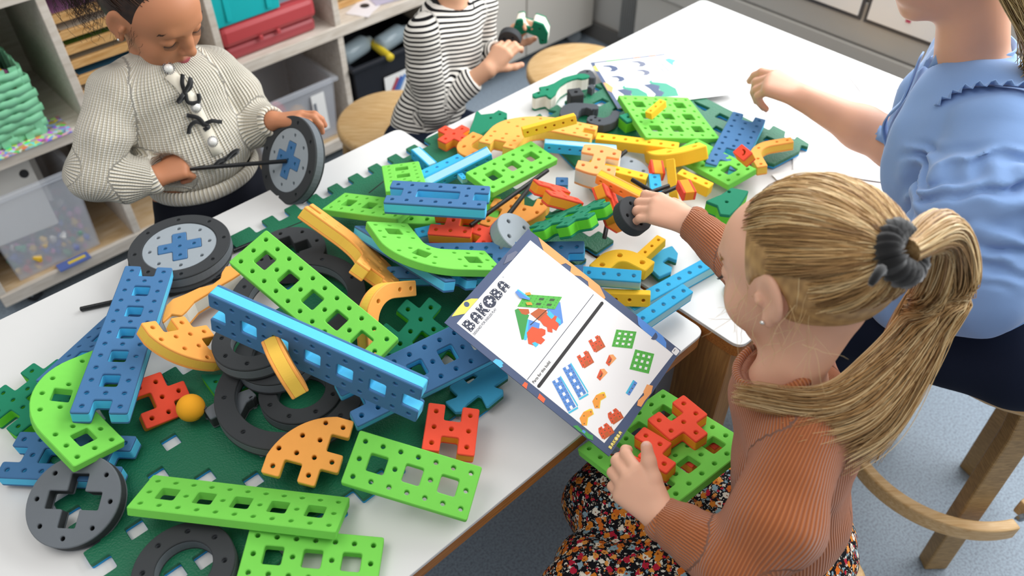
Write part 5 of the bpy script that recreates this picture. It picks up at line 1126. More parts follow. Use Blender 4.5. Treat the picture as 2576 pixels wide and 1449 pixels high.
# leaflet spread on the far table
lf = empty('leaflet', LEAF[0], label='white leaflet spread on the far table with pictures of dark hooks and green beasts', cat='booklet')
ex, ey = Vector(LEAF[1]), Vector(LEAF[2])
lf.rotation_euler = (0, 0, math.atan2(ey.y, ey.x))                    # x along the bottom edge, -y towards the spine corner
def LP(pts): return [(b_, a) for a, b_ in pts]                        # (down, right) millimetres to page x right, y down
link('pages', layer_mesh('leaflet_pages', [[(0, 0), (.297, 0), (.297, -.21), (0, -.21)]], 0, -.001, 0), lf, mpage)
picture(lf, 'border_print', [([(0, 0), (9, 0), (9, 210), (0, 210)], mink), ([(0, 0), (190, 0), (190, 5), (0, 5)], mink), ([(1, 20), (8, 16), (8, 44), (1, 40)], 'yellow'), ([(2, 96), (11, 100), (18, 122), (9, 142), (1, 130)], 'orange'), ([(40, 0), (75, 0), (75, 5), (40, 5)], 'green'), ([(110, 0), (125, 0), (125, 5), (110, 5)], 'red'), ([(150, 0), (165, 0), (165, 5), (150, 5)], 'red')])
def hookpic(x, y, s, m): return [([(x, y), (x+12*s, y+1*s), (x+20*s, y+8*s), (x+20*s, y+17*s), (x+12*s, y+22*s), (x+4*s, y+20*s), (x+10*s, y+14*s), (x+8*s, y+7*s), (x-2*s, y+3*s)], m)]
def beast(x, y, s): return [([(x+6*s, y), (x+14*s, y-8*s), (x+12*s, y), (x+34*s, y+10*s), (x+44*s, y+30*s), (x+40*s, y+54*s), (x+10*s, y+50*s), (x+16*s, y+28*s)], 'teal'), ([(x-6*s, y+6*s), (x+8*s, y+6*s), (x+20*s, y+16*s), (x+14*s, y+28*s), (x+20*s, y+38*s), (x+10*s, y+50*s), (x-6*s, y+52*s), (x+4*s, y+40*s), (x, y+20*s)], 'slate')]
picture(lf, 'hook_picture', hookpic(26, 20, 1.5, 'slate')+hookpic(30, 72, 1.3, 'slate')+hookpic(100, 16, 1.4, 'grey')+hookpic(98, 58, 1.3, 'grey'))
picture(lf, 'beast_picture', beast(30, 126, 1.25)+beast(98, 118, 1.35))
picture(lf, 'rod_picture', [([(150, 22), (153, 22), (160, 84), (157, 84)], 'grey'), ([(162, 22), (165, 22), (172, 82), (169, 82)], 'grey'), ([(180, 26), (192, 22), (206, 36), (194, 46), (190, 60), (184, 44)], 'cyan')])
# loose sheets on the far table
msheet = mat('sheet_white', '#f2f2f0', rough=.5)
for i, (p, rz, sx, sy, lb) in enumerate((((.70, 1.42, .7022), -.25, .21, .15, 'white sheet lying under the bare forearm on the far table'), ((.62, 1.33, .7026), .35, .15, .105, 'small white card under the edge of the far play mat'), ((.86, 1.72, .7022), .1, .1, .07, 'white card near the far edge of the far table'))):
    b = MB(); b.box((0, 0, 0), (sx, sy, .0012)); o = b.build('paper_sheet', msheet); o.location = p; o.rotation_euler = (0, 0, rz); tag(o, lb, 'paper')
# ---------------------------------------------------------------- heads
class HeadFrame:
    def __init__(s, T, f, u, sc=1.0):
        s.T = V3(T); s.f = nz(f); s.l = nz(np.cross(nz(u), s.f)); s.u = np.cross(s.f, s.l); s.s = sc; s.M = np.stack([s.l, s.u, s.f], 1)
    def __call__(s, x, y, z): return s.T+(s.l*x+s.u*y+s.f*z)*s.s
    def local(s, p): return ((p-s.T)@s.M)/s.s
def head(fig, H, closed=True, adult=False):
    E = lambda c, r, k: fig.ell(H(*c), [q*H.s for q in r], H.M, k*H.s)
    E((0, .030, -.012), (.070, .078, .092), .01); E((0, -.028, .030), (.052, .060, .053), .03); E((0, -.072, .055), (.021, .016, .018), .022)
    for q in (-1, 1): E((q*.034, -.020, .053), (.024, .028, .022), .022)
    E((0, .045, .042), (.056, .046, .041), .02)
    fig.cap(H(-.030, .037, .073), H(.030, .037, .073), .0075*H.s, k=.016*H.s)
    for q in (-1, 1):
        fig.cut(H(q*.0305, .016, .088), [v*H.s for v in (.018, .012, .0135)], H.M, .012*H.s)
        E((q*.0305, .0155, .0685), (.0150, .0118, .0118), .003)
    fig.chain([H(0, .024, .077), H(0, .008, .086), H(0, -.006, .094)], [q*H.s for q in (.0062, .0072, .0085)], .012*H.s)
    E((0, -.0095, .0955), (.0102, .0090, .0098), .006)
    for q in (-1, 1):
        E((q*.0102, -.0135, .087), (.0066, .0062, .0085), .004); fig.cut(H(q*.0055, -.0185, .0925), [v*H.s for v in (.0028, .0022, .0035)], H.M, .002)
    fig.chain([H(-.0185, -.0425, .0735), H(-.006, -.0385, .0835), H(0, -.0398, .0845), H(.006, -.0385, .0835), H(.0185, -.0425, .0735)], [q*H.s for q in (.0022, .0042, .004, .0042, .0022)], .004*H.s)
    fig.chain([H(-.0165, -.0445, .074), H(0, -.0478, .0825), H(.0165, -.0445, .074)], [q*H.s for q in (.0026, .0056, .0026)], .0022*H.s)
    for q in (-1, 1):
        Me = np.stack([nz(H.l*.93+H.f*.35*q), H.u, nz(np.cross(nz(H.l*.93+H.f*.35*q), H.u))], 1)
        fig.ell(H(q*.0725, .012, -.006), [v*H.s for v in (.0068, .030, .0185)], Me, .005*H.s)
        fig.cut(H(q*.0805, .013, -.002), [v*H.s for v in (.0062, .021, .0115)], Me, .004*H.s)
        fig.chain([H(q*.073, .004, .006), H(q*.0745, .008, .007), H(q*.073, .014, .009)], [.004*H.s]*3, .003*H.s)
        E((q*.0705, -.0165, .001), (.0058, .0095, .0075), .005)
def lip_tint(H, v):
    p = H.local(v); d = np.sqrt((p[:, 0]/.0185)**2+((p[:, 1]+.0435)/.0085)**2); t = np.clip(1.25-d, 0, 1)*(p[:, 2] > .06)*2
    return np.clip(t, 0, 1)
def build_body(name_parent, fig, h, m, tint=None):
    v, f = fig.polygonize(h)
    at = {'tint': ('FLOAT', tint(v.astype(F32)) if tint else np.zeros(len(v)))}
    return link('body', np_mesh('body', v, f, True, at), name_parent, m)
from mathutils.bvhtree import BVHTree
def tree_of(o): return BVHTree.FromPolygons([v.co.copy() for v in o.data.vertices], [tuple(p.vertices) for p in o.data.polygons])
def seat_on(tree, p, n_in):
    """drop a point onto a garment along a direction"""
    r = tree.ray_cast(Vector([float(x) for x in p]), Vector([float(x) for x in n_in])); return (r[0], r[1]) if r[0] else (Vector([float(x) for x in p]), -Vector([float(x) for x in n_in]))
CE = V3((0, 0, 1.7))
def toward(u, v):
    return nz(V3((1, 0, 0))*((u-1288)/2047)+V3((0, cos(PITCH), -sin(PITCH)))+V3((0, -sin(PITCH), -cos(PITCH)))*((v-724.5)/2047))
AXn, NXn, UZ = V3(AX), V3(NX), V3((0, 0, 1))
MAN = np.stack([AXn, NXn, UZ], 1)
# ---------------------------------------------------------------- girl in the white cardigan
SK1 = skin_mat('skin_warm', '#bd7f5c', '#a8505a')
g = empty('person', (-.66, 1.38, 0), label='curly haired girl in a cream knitted cardigan pushing a rod into a wheel', cat='person')
g.matrix_world = Matrix.Identity(4)
HG = HeadFrame((-.655, 1.404, 1.026), (.757, -.433, -.488), (.404, -.277, .872))
J = dict(neck=(-.667, 1.388, .922), shR=(-.735, 1.318, .925), elR=(-.772, 1.236, .80), wrR=(-.683, 1.258, .766), shL=(-.590, 1.460, .895), elL=(-.553, 1.458, .758), wrL=(-.480, 1.402, .800))
J = {k: V3(q) for k, q in J.items()}
fb = Fig(); head(fb, HG)
fb.cap(HG(0, -.035, -.022), J['neck']-UZ*.02, .034, .040, .02)
fb.chain([J['shR']-UZ*.016, J['shL']-UZ*.016], [.024, .024], .02); fb.ell(P(.465, -1.462, .84), (.10, .065, .11), MAN, .04); fb.ell(P(.468, -1.44, .70), (.10, .07, .12), MAN, .04)
fb.chain([J['shR']-UZ*.014, J['elR'], J['wrR']], [.024, .024, .0205], .01); fb.chain([J['shL']-UZ*.014, J['elL'], J['wrL']], [.024, .024, .0205], .01)
for q in (-.048, .048): fb.chain([P(.47+q, -1.44, .64), P(.47+q, -1.43, .34), P(.47+q, -1.45, .05)], [.062, .045, .032], .02)
# right hand closes round the rod, forefinger stretched along it
rod0, rod1 = V3(RODH[0]), V3(RODH[1]); rdir = nz(rod1-rod0)
Fd = nz(V3((-.632, 1.286, .776))-J['wrR']); cam_up = nz(UZ*.75-V3((0, 1, 0))*.55)
tR = hand(fb, J['wrR'], Fd, cam_up+V3((-.1, 0, .1)), 1, .125, [(22, 26, 22), (48, 72, 40), (52, 80, 45), (55, 80, 45)], (38, 40, 12, 18))
# left hand over the rim of the held wheel, thumb on its face
FdL = nz(V3((.80, -.18, .20))); tL = hand(fb, J['wrL']+FdL*.004, FdL, nz(V3((-.25, .15, .95))), 1, .120, [(8, 42, 30), (14, 50, 34), (20, 55, 34), (25, 55, 34)], (48, 62, -8, 8))
def tg(v):
    t = lip_tint(HG, v)
    for p, d, n_, r in tR+tL: t = np.maximum(t, .22*np.clip(1-np.linalg.norm(v-p, axis=1)/.02, 0, 1))
    return t
body = build_body(g, fb, .0022, SK1, tg); nails(g, tR, (0,)); nails(g, tL, (4,))
# knitted cardigan
mknit = mat('cream_knit', '#efe8d6', rough=.9, spec=.15, sheen=.3)
def knit_h(n, l):
    su, sw = A_(n, 'su'), A_(n, 'sw')
    rib = MT(n, l, 'SINE', MT(n, l, 'MULTIPLY', sw, 2*PI/.0075)); st = MT(n, l, 'ABSOLUTE', MT(n, l, 'SINE', MT(n, l, 'MULTIPLY', su, PI/.0045)))
    return MT(n, l, 'ADD', rib, MT(n, l, 'MULTIPLY', st, .55))
attr_height(mknit, knit_h, .0026, .9)
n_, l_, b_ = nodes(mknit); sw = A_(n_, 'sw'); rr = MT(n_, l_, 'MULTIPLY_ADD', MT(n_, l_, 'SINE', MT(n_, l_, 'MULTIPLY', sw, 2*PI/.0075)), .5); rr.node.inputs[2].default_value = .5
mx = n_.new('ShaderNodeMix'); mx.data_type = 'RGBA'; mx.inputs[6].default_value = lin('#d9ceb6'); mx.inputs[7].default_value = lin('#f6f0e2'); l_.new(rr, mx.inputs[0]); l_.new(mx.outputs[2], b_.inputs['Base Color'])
fc = Fig(); elR, elL = J['elR'], J['elL']
fc.chain([J['shR']+AXn*.012-UZ*.012, J['neck']-UZ*.022, J['shL']-AXn*.012-UZ*.012], [.043, .050, .043], .03)
fc.ell(P(.468, -1.457, .845), (.105, .078, .115), MAN, .05); fc.ell(P(.478, -1.44, .755), (.118, .092, .09), MAN, .05)
cuR = J['wrR']-Fd*.004; cuL = J['wrL']-nz(J['wrL']-elL)*.006
fc.chain([J['shR']-UZ*.008, J['shR']*.45+elR*.55+NXn*.008, elR+V3((-.006, -.006, -.006)), elR*.5+cuR*.5-UZ*.010, elR*.16+cuR*.84], [.040, .045, .047, .044, .031], .014)
fc.cap(elR*.18+cuR*.82, cuR, .031, .0285, .006)
fc.chain([J['shL']-UZ*.008, J['shL']*.5+elL*.5+AXn*.014, elL+AXn*.012, elL*.45+cuL*.55-UZ*.006, elL*.15+cuL*.85], [.040, .046, .047, .043, .032], .014)
fc.cap(elL*.18+cuL*.82, cuL, .031, .029, .006)
fc.warp(lambda p: .0022*smoothnoise(p, 75, 3))
fc.cut(cuR+Fd*.034, (.034, .034, .034)); fc.cut(cuL+nz(J['wrL']-elL)*.034, (.034, .034, .034))
fc.cutfn(lambda p: (p[:, 2]-(.690+.0*p[:, 0])).astype(F32)*F32(1.0) if False else (p[:, 2]-F32(.694)), .004)
limbs = [(P(.47, -1.455, .69), P(.47, -1.46, .93), .10, 0, NXn), (J['shR'], elR, .055, .3, NXn), (elR, cuR, .05, .5, UZ), (J['shL'], elL, .055, .3, NXn), (elL, cuL, .05, .5, UZ)]
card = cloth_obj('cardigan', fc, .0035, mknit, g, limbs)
# ribbed collar, cuffs and hem
def ringtube(name, c, ax, r, rt, m, parent, flat=1.0, n=40, e1=None, sq=(1, 1)):
    ax = nz(ax); e1 = nz(np.cross(ax, V3((.3, .5, .8)))) if e1 is None else nz(V3(e1)-ax*float(V3(e1)@ax)); e2 = np.cross(ax, e1); vs = []; k = 10
    for i in range(n):
        t = 2*PI*i/n; d = e1*cos(t)*sq[0]+e2*sin(t)*sq[1]; dd = nz(d)
        for j in range(k):
            a = 2*PI*j/k; vs.append(V3(c)+d*r+dd*rt*cos(a)+ax*rt*flat*sin(a))
    f = np.array([(i*k+j, ((i+1) % n)*k+j, ((i+1) % n)*k+(j+1) % k, i*k+(j+1) % k) for i in range(n) for j in range(k)])
    vs = np.array(vs); th = np.repeat(np.arange(n)*2*PI/n*r, k); me = np_mesh(name, vs, f, True, {'su': ('FLOAT', np.zeros(len(vs))), 'sw': ('FLOAT', th)})
    return link(name, me, parent, m)
nk = J['neck']+UZ*.006+NXn*.004
ringtube('collar', nk, nz(UZ*.95+NXn*.25-AXn*.02), .046, .012, mknit, g, 1.7)
ringtube('cuff', cuR-Fd*.002, Fd, .0245, .006, mknit, g, 2.2); ringtube('cuff', cuL-nz(J['wrL']-elL)*.002, J['wrL']-elL, .0245, .006, mknit, g, 2.2)
ringtube('hem', P(.478, -1.44, .697), UZ, .1, .008, mknit, g, 2.0, 60, AXn, (1.10, .86))
# button band with pearls and velvet bows down the front
mpearl = mat('pearl', '#efece6', rough=.15, spec=.8, coat=.6); mcry = mat('crystal_setting', '#b9b9bd', rough=.25, metal=.7); mvel = mat('black_velvet', '#0b0b0d', rough=.9, sheen=.4)
TC = tree_of(card)
def frontpt(u, v): return seat_on(TC, CE, toward(u, v))
band = [frontpt(u, v) for u, v in ((425, 186), (452, 212), (475, 245), (492, 272), (508, 305), (522, 335), (535, 362), (548, 388))]
pts = [q[0]+q[1]*.002 for q in band]; b = MB(); vs = []
for i, (q, nn) in enumerate(zip(pts, band)):
    d = (pts[min(i+1, len(pts)-1)]-pts[max(i-1, 0)]).normalized(); s = d.cross(nn[1]).normalized()
    for a_ in (-.011, .011): vs.append(q+s*a_)
b.add(vs, [(2*i, 2*i+1, 2*i+3, 2*i+2) for i in range(len(pts)-1)]); o = b.build('button_band', mknit, g, True); md = o.modifiers.new('solid', 'SOLIDIFY'); md.thickness = .003; md.offset = 0
for u, v in ((423, 173), (491, 268), (533, 355)):
    q, nn = frontpt(u, v)
    b = MB(); b.lathe([(.0085*cos(RAD(t)), .0085*sin(RAD(t))) for t in range(0, 91, 15)], 18); o = b.build('pearl_button', mpearl, g, True); o.matrix_local = Matrix.Translation(q+nn*.003) @ nn.to_track_quat('Z', 'Y').to_matrix().to_4x4()
    for k in range(18):
        b = None
    b = MB()
    for k in range(18): t = 2*PI*k/18; b.tube([(.0092*cos(t), .0092*sin(t), -.001), (.0104*cos(t), .0104*sin(t), .0012), (.0098*cos(t), .0098*sin(t), .003)], [.0010, .0013, .0007], 5)
    s = b.build('crystal_rim', mcry, o, True)
def bow(u, v, ang, sc, pts_list):
    q, nn = frontpt(u, v); M = Matrix.Translation(q+nn*.004) @ nn.to_track_quat('Z', 'Y').to_matrix().to_4x4() @ Matrix.Rotation(ang, 4, 'Z')
    r = empty('bow', parent_set(g), label=None); r.parent = g; r.matrix_local = M
    for pl in pts_list:
        pl = [Vector((x*sc, y*sc, z*sc)) for x, y, z in pl]; cv = bez(pl, 14); b = MB(); vs = []
        for i in range(14):
            p = Vector(cv[i]); d = Vector(cv[min(i+1, 13)]-cv[max(i-1, 0)]).normalized(); s = d.cross(Vector((0, 0, 1)))
            s = (s.normalized() if s.length > .05 else Vector((0, 1, 0)))*.0042*sc/.03*.9
            vs += [p+s+Vector((0, 0, .0007)), p-s+Vector((0, 0, .0007)), p-s-Vector((0, 0, .0007)), p+s-Vector((0, 0, .0007))]
        fs = [(4*i+j, 4*i+4+j, 4*i+4+(j+1) % 4, 4*i+(j+1) % 4) for i in range(13) for j in range(4)]+[(3, 2, 1, 0), (52, 53, 54, 55)]
        b.add(vs, fs); b.build('ribbon', mvel, r, True)
    b = MB(); b.lathe([(0, -.003), (.0045, -.002), (.005, 0), (.0045, .002), (0, .003)], 10); b.build('knot', mvel, r, True)
def parent_set(o): return (0, 0, 0)
bow(462, 232, .5, .03, [[(0, 0, 0), (.5, .2, .35), (.9, .3, .15), (.5, -.05, .1), (0, 0, 0)], [(0, 0, 0), (-.4, .1, .3), (-.75, .0, .1), (-.4, -.1, .05), (0, 0, 0)], [(0, 0, .1), (.3, .45, .1), (.8, .75, .02)], [(0, 0, .1), (-.35, -.5, .1), (.1, -1.0, .03), (.5, -.7, .02)]])
bow(510, 312, -.15, .03, [[(0, 0, .05), (-.5, .3, .2), (-.9, .1, .1), (-1.1, -.35, .0)], [(0, 0, .05), (.5, .1, .2), (.9, -.05, .1), (1.2, -.15, .02)], [(0, 0, .1), (-.3, .5, .2), (-.9, .8, .05)], [(0, 0, .08), (.2, -.2, .2), (-.1, -.35, .05)]])
bow(565, 398, .1, .03, [[(0, 0, .05), (-.6, .25, .2), (-1.0, .0, .1), (-.4, -.1, .05), (0, 0, 0)], [(0, 0, .05), (.6, .25, .2), (1.0, .05, .1), (.4, -.05, .05), (0, 0, 0)]])
# trousers and shoes
mnavy = mat('navy_trousers', '#14161f', rough=.85, spec=.2, noise=.1, nscale=60)
ft = Fig(); ft.ell(P(.478, -1.438, .665), (.112, .086, .075), MAN, .03); ft.ell(P(.475, -1.435, .60), (.118, .09, .09), MAN, .04)
for q in (-.052, .052): ft.chain([P(.472+q, -1.437, .58), P(.472+q, -1.43, .34), P(.472+q, -1.445, .09)], [.078, .066, .058], .02)
ft.warp(lambda p: .003*smoothnoise(p, 40, 5)); ft.cutfn(lambda p: p[:, 2]-F32(.075), .003); cloth_obj('trousers', ft, .006, mnavy, g)
mbut = mat('trouser_button', '#5a4a3c', rough=.3, spec=.6)
for q in (-.06, .06):
    b = MB(); prof = [(.0, .02), (.034, .02)]; fs_ = Fig().chain([P(.472+q, -1.445, .04), P(.472+q, -1.38, .035)], [.035, .03], .02); fs_.cutfn(lambda p: F32(.006)-p[:, 2] if False else -(p[:, 2]-F32(.005))*F32(-1) if False else (p[:, 2]-F32(.005)), .002); cloth_obj('shoe', fs_, .006, mrub, g)
# earring, lashes, brows
mstud = mat('ear_stud', '#e8e6e2', rough=.1, metal=.8)
b = MB(); b.lathe([(0, -.0026), (.0022, -.0012), (.0026, .0006), (.0014, .0022), (0, .0026)], 12); o = b.build('ear_stud', mstud, g, True); o.location = [float(x) for x in HG(-.0770, -.0165, .004)]
mlash = mat('lash', '#1d1412', rough=.6); mbrow = hair_mat('brow_hair', '#2b1a14', '#3a251c', '#4a3226')
rng = np.random.RandomState(5)
def lash(H, side, parent):
    pts = []; L = []
    for k in range(26):
        t = -1+2*k/25; x = side*.0305+t*.0138; y = .0085+.0035*t*t-.001*side*t; z = .0795-.0060*t*t
        p = H(x, y, z); pts.append(p); d = nz(H.f*.85-H.u*.55+H.l*t*.35); L.append(np.stack([p, p+d*.0035, p+d*.0065+H.u*.001, p+d*.0085+H.u*.0028]))
    strands_mesh('eyelashes', np.array(L), np.full(26, .00032), parent, mlash, rng.rand(26))
    b = MB(); b.tube([Vector([float(c) for c in p]) for p in pts], .00065, 6); b.build('lash_line', mlash, parent, True)
def brow(H, side, parent, m, n=140):
    L = []
    for k in range(n):
        t = rng.rand(); x = side*(.011+.038*t); y = .0385+.0075*sin(PI*min(t*1.15, 1))*(1-.25*t)+rng.normal()*.0016*(1-t*.6); z = .0825-.0175*t*t
        p = H(x, y, z); d = nz(H.l*side*.85+H.u*(.5-.75*t)); L.append(np.stack([p, p+d*.003+H.f*.0004, p+d*.006]))
    strands_mesh('eyebrow', np.array(L), np.full(n, .00035), parent, m, rng.rand(n))
for s in (-1, 1): lash(HG, s, g); brow(HG, s, g, mbrow)
# dark curly hair, swept back and tied
mh1 = hair_mat('dark_curly_hair', '#1c120e', '#3a2519', '#5b3c28', .45)
fh = Fig(); fh.ell(HG(0, .034, -.020), (.0735, .080, .091), HG.M, .01); fh.cut(HG(0, -.012, .072), (.080, .083, .080), HG.M, .006); fh.cut(HG(0, -.085, -.01), (.09, .060, .12), HG.M, .01)
for q in (-1, 1): fh.cut(HG(q*.075, .002, .004), (.022, .034, .026), HG.M, .004)
v, f = fh.polygonize(.003); link('hair_cap', np_mesh('hair_cap', v, f, True, {'rv': ('FLOAT', .25+.2*smoothnoise(v.astype(F32), 300, 2))}), g, mh1)
def scalp_strands(H, n, gather, allow, seed, lift=.004, m_=16, frizz=.0015, R=(.0735, .080, .091), C_=(0, .034, -.020)):
    r = np.random.RandomState(seed); out = []; rv = []; G_l = np.array(gather); gd = (G_l-np.array(C_))/np.array(R); gd /= np.linalg.norm(gd)
    while len(out) < n:
        d = r.normal(size=3); d /= np.linalg.norm(d)
        if not allow(d): continue
        om = math.acos(max(-1, min(1, float(d@gd)))); t = np.linspace(0, 1, m_)
        S_ = (np.sin((1-t)*om)[:, None]*d+np.sin(t*om)[:, None]*gd)/max(sin(om), 1e-3)
        ph = r.rand(2)*6.28; lf = 1.0+lift/.08*(.3+r.rand()*.9)*np.sin(PI*np.clip(t*1.1, 0, 1))+.012
        pl = np.array(C_)+S_*np.array(R)*lf[:, None]; pl += np.stack([np.sin(t*9+ph[0]), np.cos(t*7+ph[1]), np.sin(t*8+ph[1])], 1)*frizz
        out.append(np.stack([H(*q) for q in pl])); rv.append(.5+.35*sin(d[0]*23+d[1]*11)+.3*(r.rand()-.5))
    return np.array(out), np.clip(np.array(rv), 0, 1)
def allow_g(d): return (d[1] > .42-.85*(d[2] < .25)*(1-abs(d[0])*.2) and d[2] < .80 and not (abs(d[0]) > .62 and d[1] < .12 and d[2] > -.3) and not (d[2] > .55 and d[1] < .55))
pa, rv = scalp_strands(HG, 1500, (0, .050, -.118), allow_g, 3, .004, 16, .0012)
strands_mesh('swept_hair', pa, np.full(len(pa), .0006), g, mh1, rv)
r = np.random.RandomState(9); curls = []; rv = []
axis_c = bez([HG(0, .050, -.108), HG(-.01, .045, -.150), HG(-.015, -.005, -.168), HG(-.012, -.075, -.150), HG(-.008, -.125, -.118)], 30)
for k in range(900):
    e = .35+.65*r.rand(); nn = 30; m0 = int(nn*e); off = r.normal(size=3); off /= np.linalg.norm(off); rad = .012+.045*r.rand()**.6
    t = np.linspace(0, e, nn); idx = t*29; i0 = np.minimum(idx.astype(int), 28); fr = (idx-i0)[:, None]; c0 = axis_c[i0]*(1-fr)+axis_c[i0+1]*fr
    sp = rad*np.clip(t*4, .1, 1)[:, None]*(1+.2*np.sin(t*5+k)[:, None])*off
    a_, ph = .004+.004*r.rand(), r.rand()*6.28; fq = 24+22*r.rand(); e1 = np.cross(off, [0, 0, 1]); e1 /= np.linalg.norm(e1)+1e-6; e2 = np.cross(off, e1)
    curls.append(c0+sp+(np.sin(t*fq+ph)[:, None]*e1+np.cos(t*fq+ph)[:, None]*e2)*a_*np.clip(t*6, 0, 1)[:, None]); rv.append(.15+.6*r.rand()**1.5)
strands_mesh('curly_ponytail', np.array(curls), np.full(len(curls), .00085), g, mh1, np.array(rv))
fl_ = []; rv = []
for k in range(16):                                                  # loose wisps at temple and nape
    d0 = HG(-.066+.004*r.normal(), .035-.05*r.rand(), .02+.012*r.normal()); p = [d0]
    for j in range(7): p.append(p[-1]+nz(-HG.u*.8+HG.f*.25*sin(j*1.3+k)-HG.l*.18+r.normal(size=3)*.15)*.0045)
    fl_.append(np.array(p)); rv.append(.4+.5*r.rand())
strands_mesh('temple_wisps', np.array(fl_), np.full(16, .0003), g, mh1, np.array(rv))
# ---------------------------------------------------------------- boy in the striped shirt
SK2 = skin_mat('skin_fair', '#dba888', '#c0706c')
g2 = empty('person', label='child in a black and white striped shirt holding a green and white piece', cat='person')
B = dict(neck=(-.157, 1.945, .80), shR=(-.215, 1.835, .765), elR=(-.200, 1.812, .575), wrR=(-.060, 1.835, .672), shL=(-.085, 2.045, .745), elL=(-.085, 2.005, .590), wrL=(-.018, 1.950, .672))
B = {k: V3(q) for k, q in B.items()}
HB = HeadFrame(B['neck']+V3((.035, -.035, .155)), (.70, -.45, -.50), (.35, -.25, .9))
fb = Fig(); head(fb, HB); fb.cap(HB(0, -.035, -.022), B['neck']-UZ*.03, .036, .046, .02)
fb.chain([B['shR'], B['shL']], [.035, .035], .03); fb.ell(P(1.185, -1.515, .67), (.09, .06, .11), MAN, .04); fb.ell(P(1.12, -1.51, .50), (.09, .06, .10), MAN, .04)
fb.chain([B['shR'], B['elR'], B['wrR']], [.030, .026, .021], .015); fb.chain([B['shL'], B['elL'], B['wrL']], [.03, .026, .021], .015)
for q in (-.06, .05): fb.chain([P(1.10+q, -1.50, .47), P(1.20+q, -1.33, .44), P(1.22+q, -1.36, .08)], [.06, .048, .035], .02)
fB = nz(V3((.005, 1.880, .735))-B['wrR']); tB = hand(fb, B['wrR'], fB, nz(V3((-.35, -.75, .45))), -1, .130, [(18, 48, 30), (26, 55, 32), (32, 58, 34), (36, 58, 34)], (42, 30, 6, 10))
fB2 = nz(V3((.045, 2.0, .74))-B['wrL']); tB2 = hand(fb, B['wrL'], fB2, nz(V3((.1, .8, .5))), 1, .125, [(20, 48, 30), (24, 52, 32), (30, 55, 34), (34, 58, 34)], (40, 20, 6, 10))
build_body(g2, fb, .0026, SK2, lambda v: np.maximum(lip_tint(HB, v), np.max([.2*np.clip(1-np.linalg.norm(v-p, axis=1)/.02, 0, 1) for p, d, n_, r_ in tB+tB2], axis=0)))
mstr = mat('striped_jersey', '#e9e6e0', rough=.85, spec=.15); n_, l_, b_ = nodes(mstr)
su = A_(n_, 'su'); fr = MT(n_, l_, 'FRACT', MT(n_, l_, 'DIVIDE', su, .0107)); cmp_ = MT(n_, l_, 'LESS_THAN', fr, .43)
mx = n_.new('ShaderNodeMix'); mx.data_type = 'RGBA'; mx.inputs[6].default_value = lin('#e8e4dc'); mx.inputs[7].default_value = lin('#17171a'); l_.new(cmp_, mx.inputs[0]); l_.new(mx.outputs[2], b_.inputs['Base Color'])
fs_ = Fig(); fs_.chain([B['shR']-UZ*.006, B['neck']-UZ*.040, B['shL']-UZ*.006], [.046, .056, .046], .03)
fs_.ell(P(1.185, -1.512, .665), (.110, .078, .125), MAN, .05); fs_.ell(P(1.115, -1.505, .50), (.112, .080, .12), MAN, .05); fs_.ell(P(1.09, -1.50, .43), (.115, .085, .09), MAN, .04)
fs_.chain([B['shR']-UZ*.004, B['shR']*.5+B['elR']*.5-AXn*.004, B['elR'], B['elR']*.35+B['wrR']*.65], [.044, .048, .046, .034], .014)
fs_.chain([B['shL']-UZ*.004, B['elL'], B['elL']*.35+B['wrL']*.65], [.044, .044, .034], .014)
fs_.warp(lambda p: .0024*smoothnoise(p, 60, 8)+.0022*np.sin(p[:, 2]*150+smoothnoise(p, 30, 2)*3).astype(F32)*np.exp(-((np.linalg.norm(p-(B['shR']*.8+B['elR']*.2+NXn*.03), axis=1)/.06)**2)).astype(F32))
for e, w_ in ((B['elR'], B['wrR']), (B['elL'], B['wrL'])): fs_.cut(e*.08+w_*.92, (.036,)*3, None, .003)
fs_.cut(B['neck']+UZ*.030+NXn*.018, (.050, .050, .050), None, .004)
lim = [(P(1.10, -1.505, .40), P(1.20, -1.515, .80), .10, 0, NXn), (B['shR'], B['elR'], .045, .0, NXn), (B['elR'], B['wrR'], .036, .22, UZ), (B['shL'], B['elL'], .045, 0, NXn), (B['elL'], B['wrL'], .036, .22, UZ)]
cloth_obj('striped_shirt', fs_, .004, mstr, g2, lim)
mblackrib = mat('black_ribbing', '#121214', rough=.8); ringtube('neck_band', B['neck']+UZ*.001+NXn*.016, nz(UZ*.80+NXn*.50+AXn*.1), .050, .0075, mblackrib, g2, 1.3)
mjean = mat('dark_denim', '#1a2233', rough=.85, spec=.2, noise=.15, nscale=400)
ft = Fig(); ft.ell(P(1.09, -1.50, .43), (.11, .085, .07), MAN, .03)
for q in (-.06, .05): ft.chain([P(1.10+q, -1.50, .47), P(1.20+q, -1.33, .44), P(1.22+q, -1.36, .10)], [.07, .060, .045], .02)
cloth_obj('trousers', ft, .008, mjean, g2)
for q in (-.06, .05):
    fs2 = Fig().chain([P(1.22+q, -1.37, .04), P(1.23+q, -1.29, .035)], [.035, .03], .02); fs2.cutfn(lambda p: F32(.004)-p[:, 2], .002); cloth_obj('shoe', fs2, .007, mrub, g2)
fh = Fig(); fh.ell(HB(0, .036, -.016), (.078, .085, .097), HB.M, .01); fh.cut(HB(0, -.02, .075), (.075, .085, .078), HB.M, .006); fh.cut(HB(0, -.09, -.01), (.09, .06, .12), HB.M, .01)
v, f = fh.polygonize(.005); link('hair', np_mesh('hair', v, f, True, {'rv': ('FLOAT', .5+.3*smoothnoise(v.astype(F32), 200, 2))}), g2, hair_mat('brown_hair', '#3b2a1e', '#54402e', '#6d543c'))
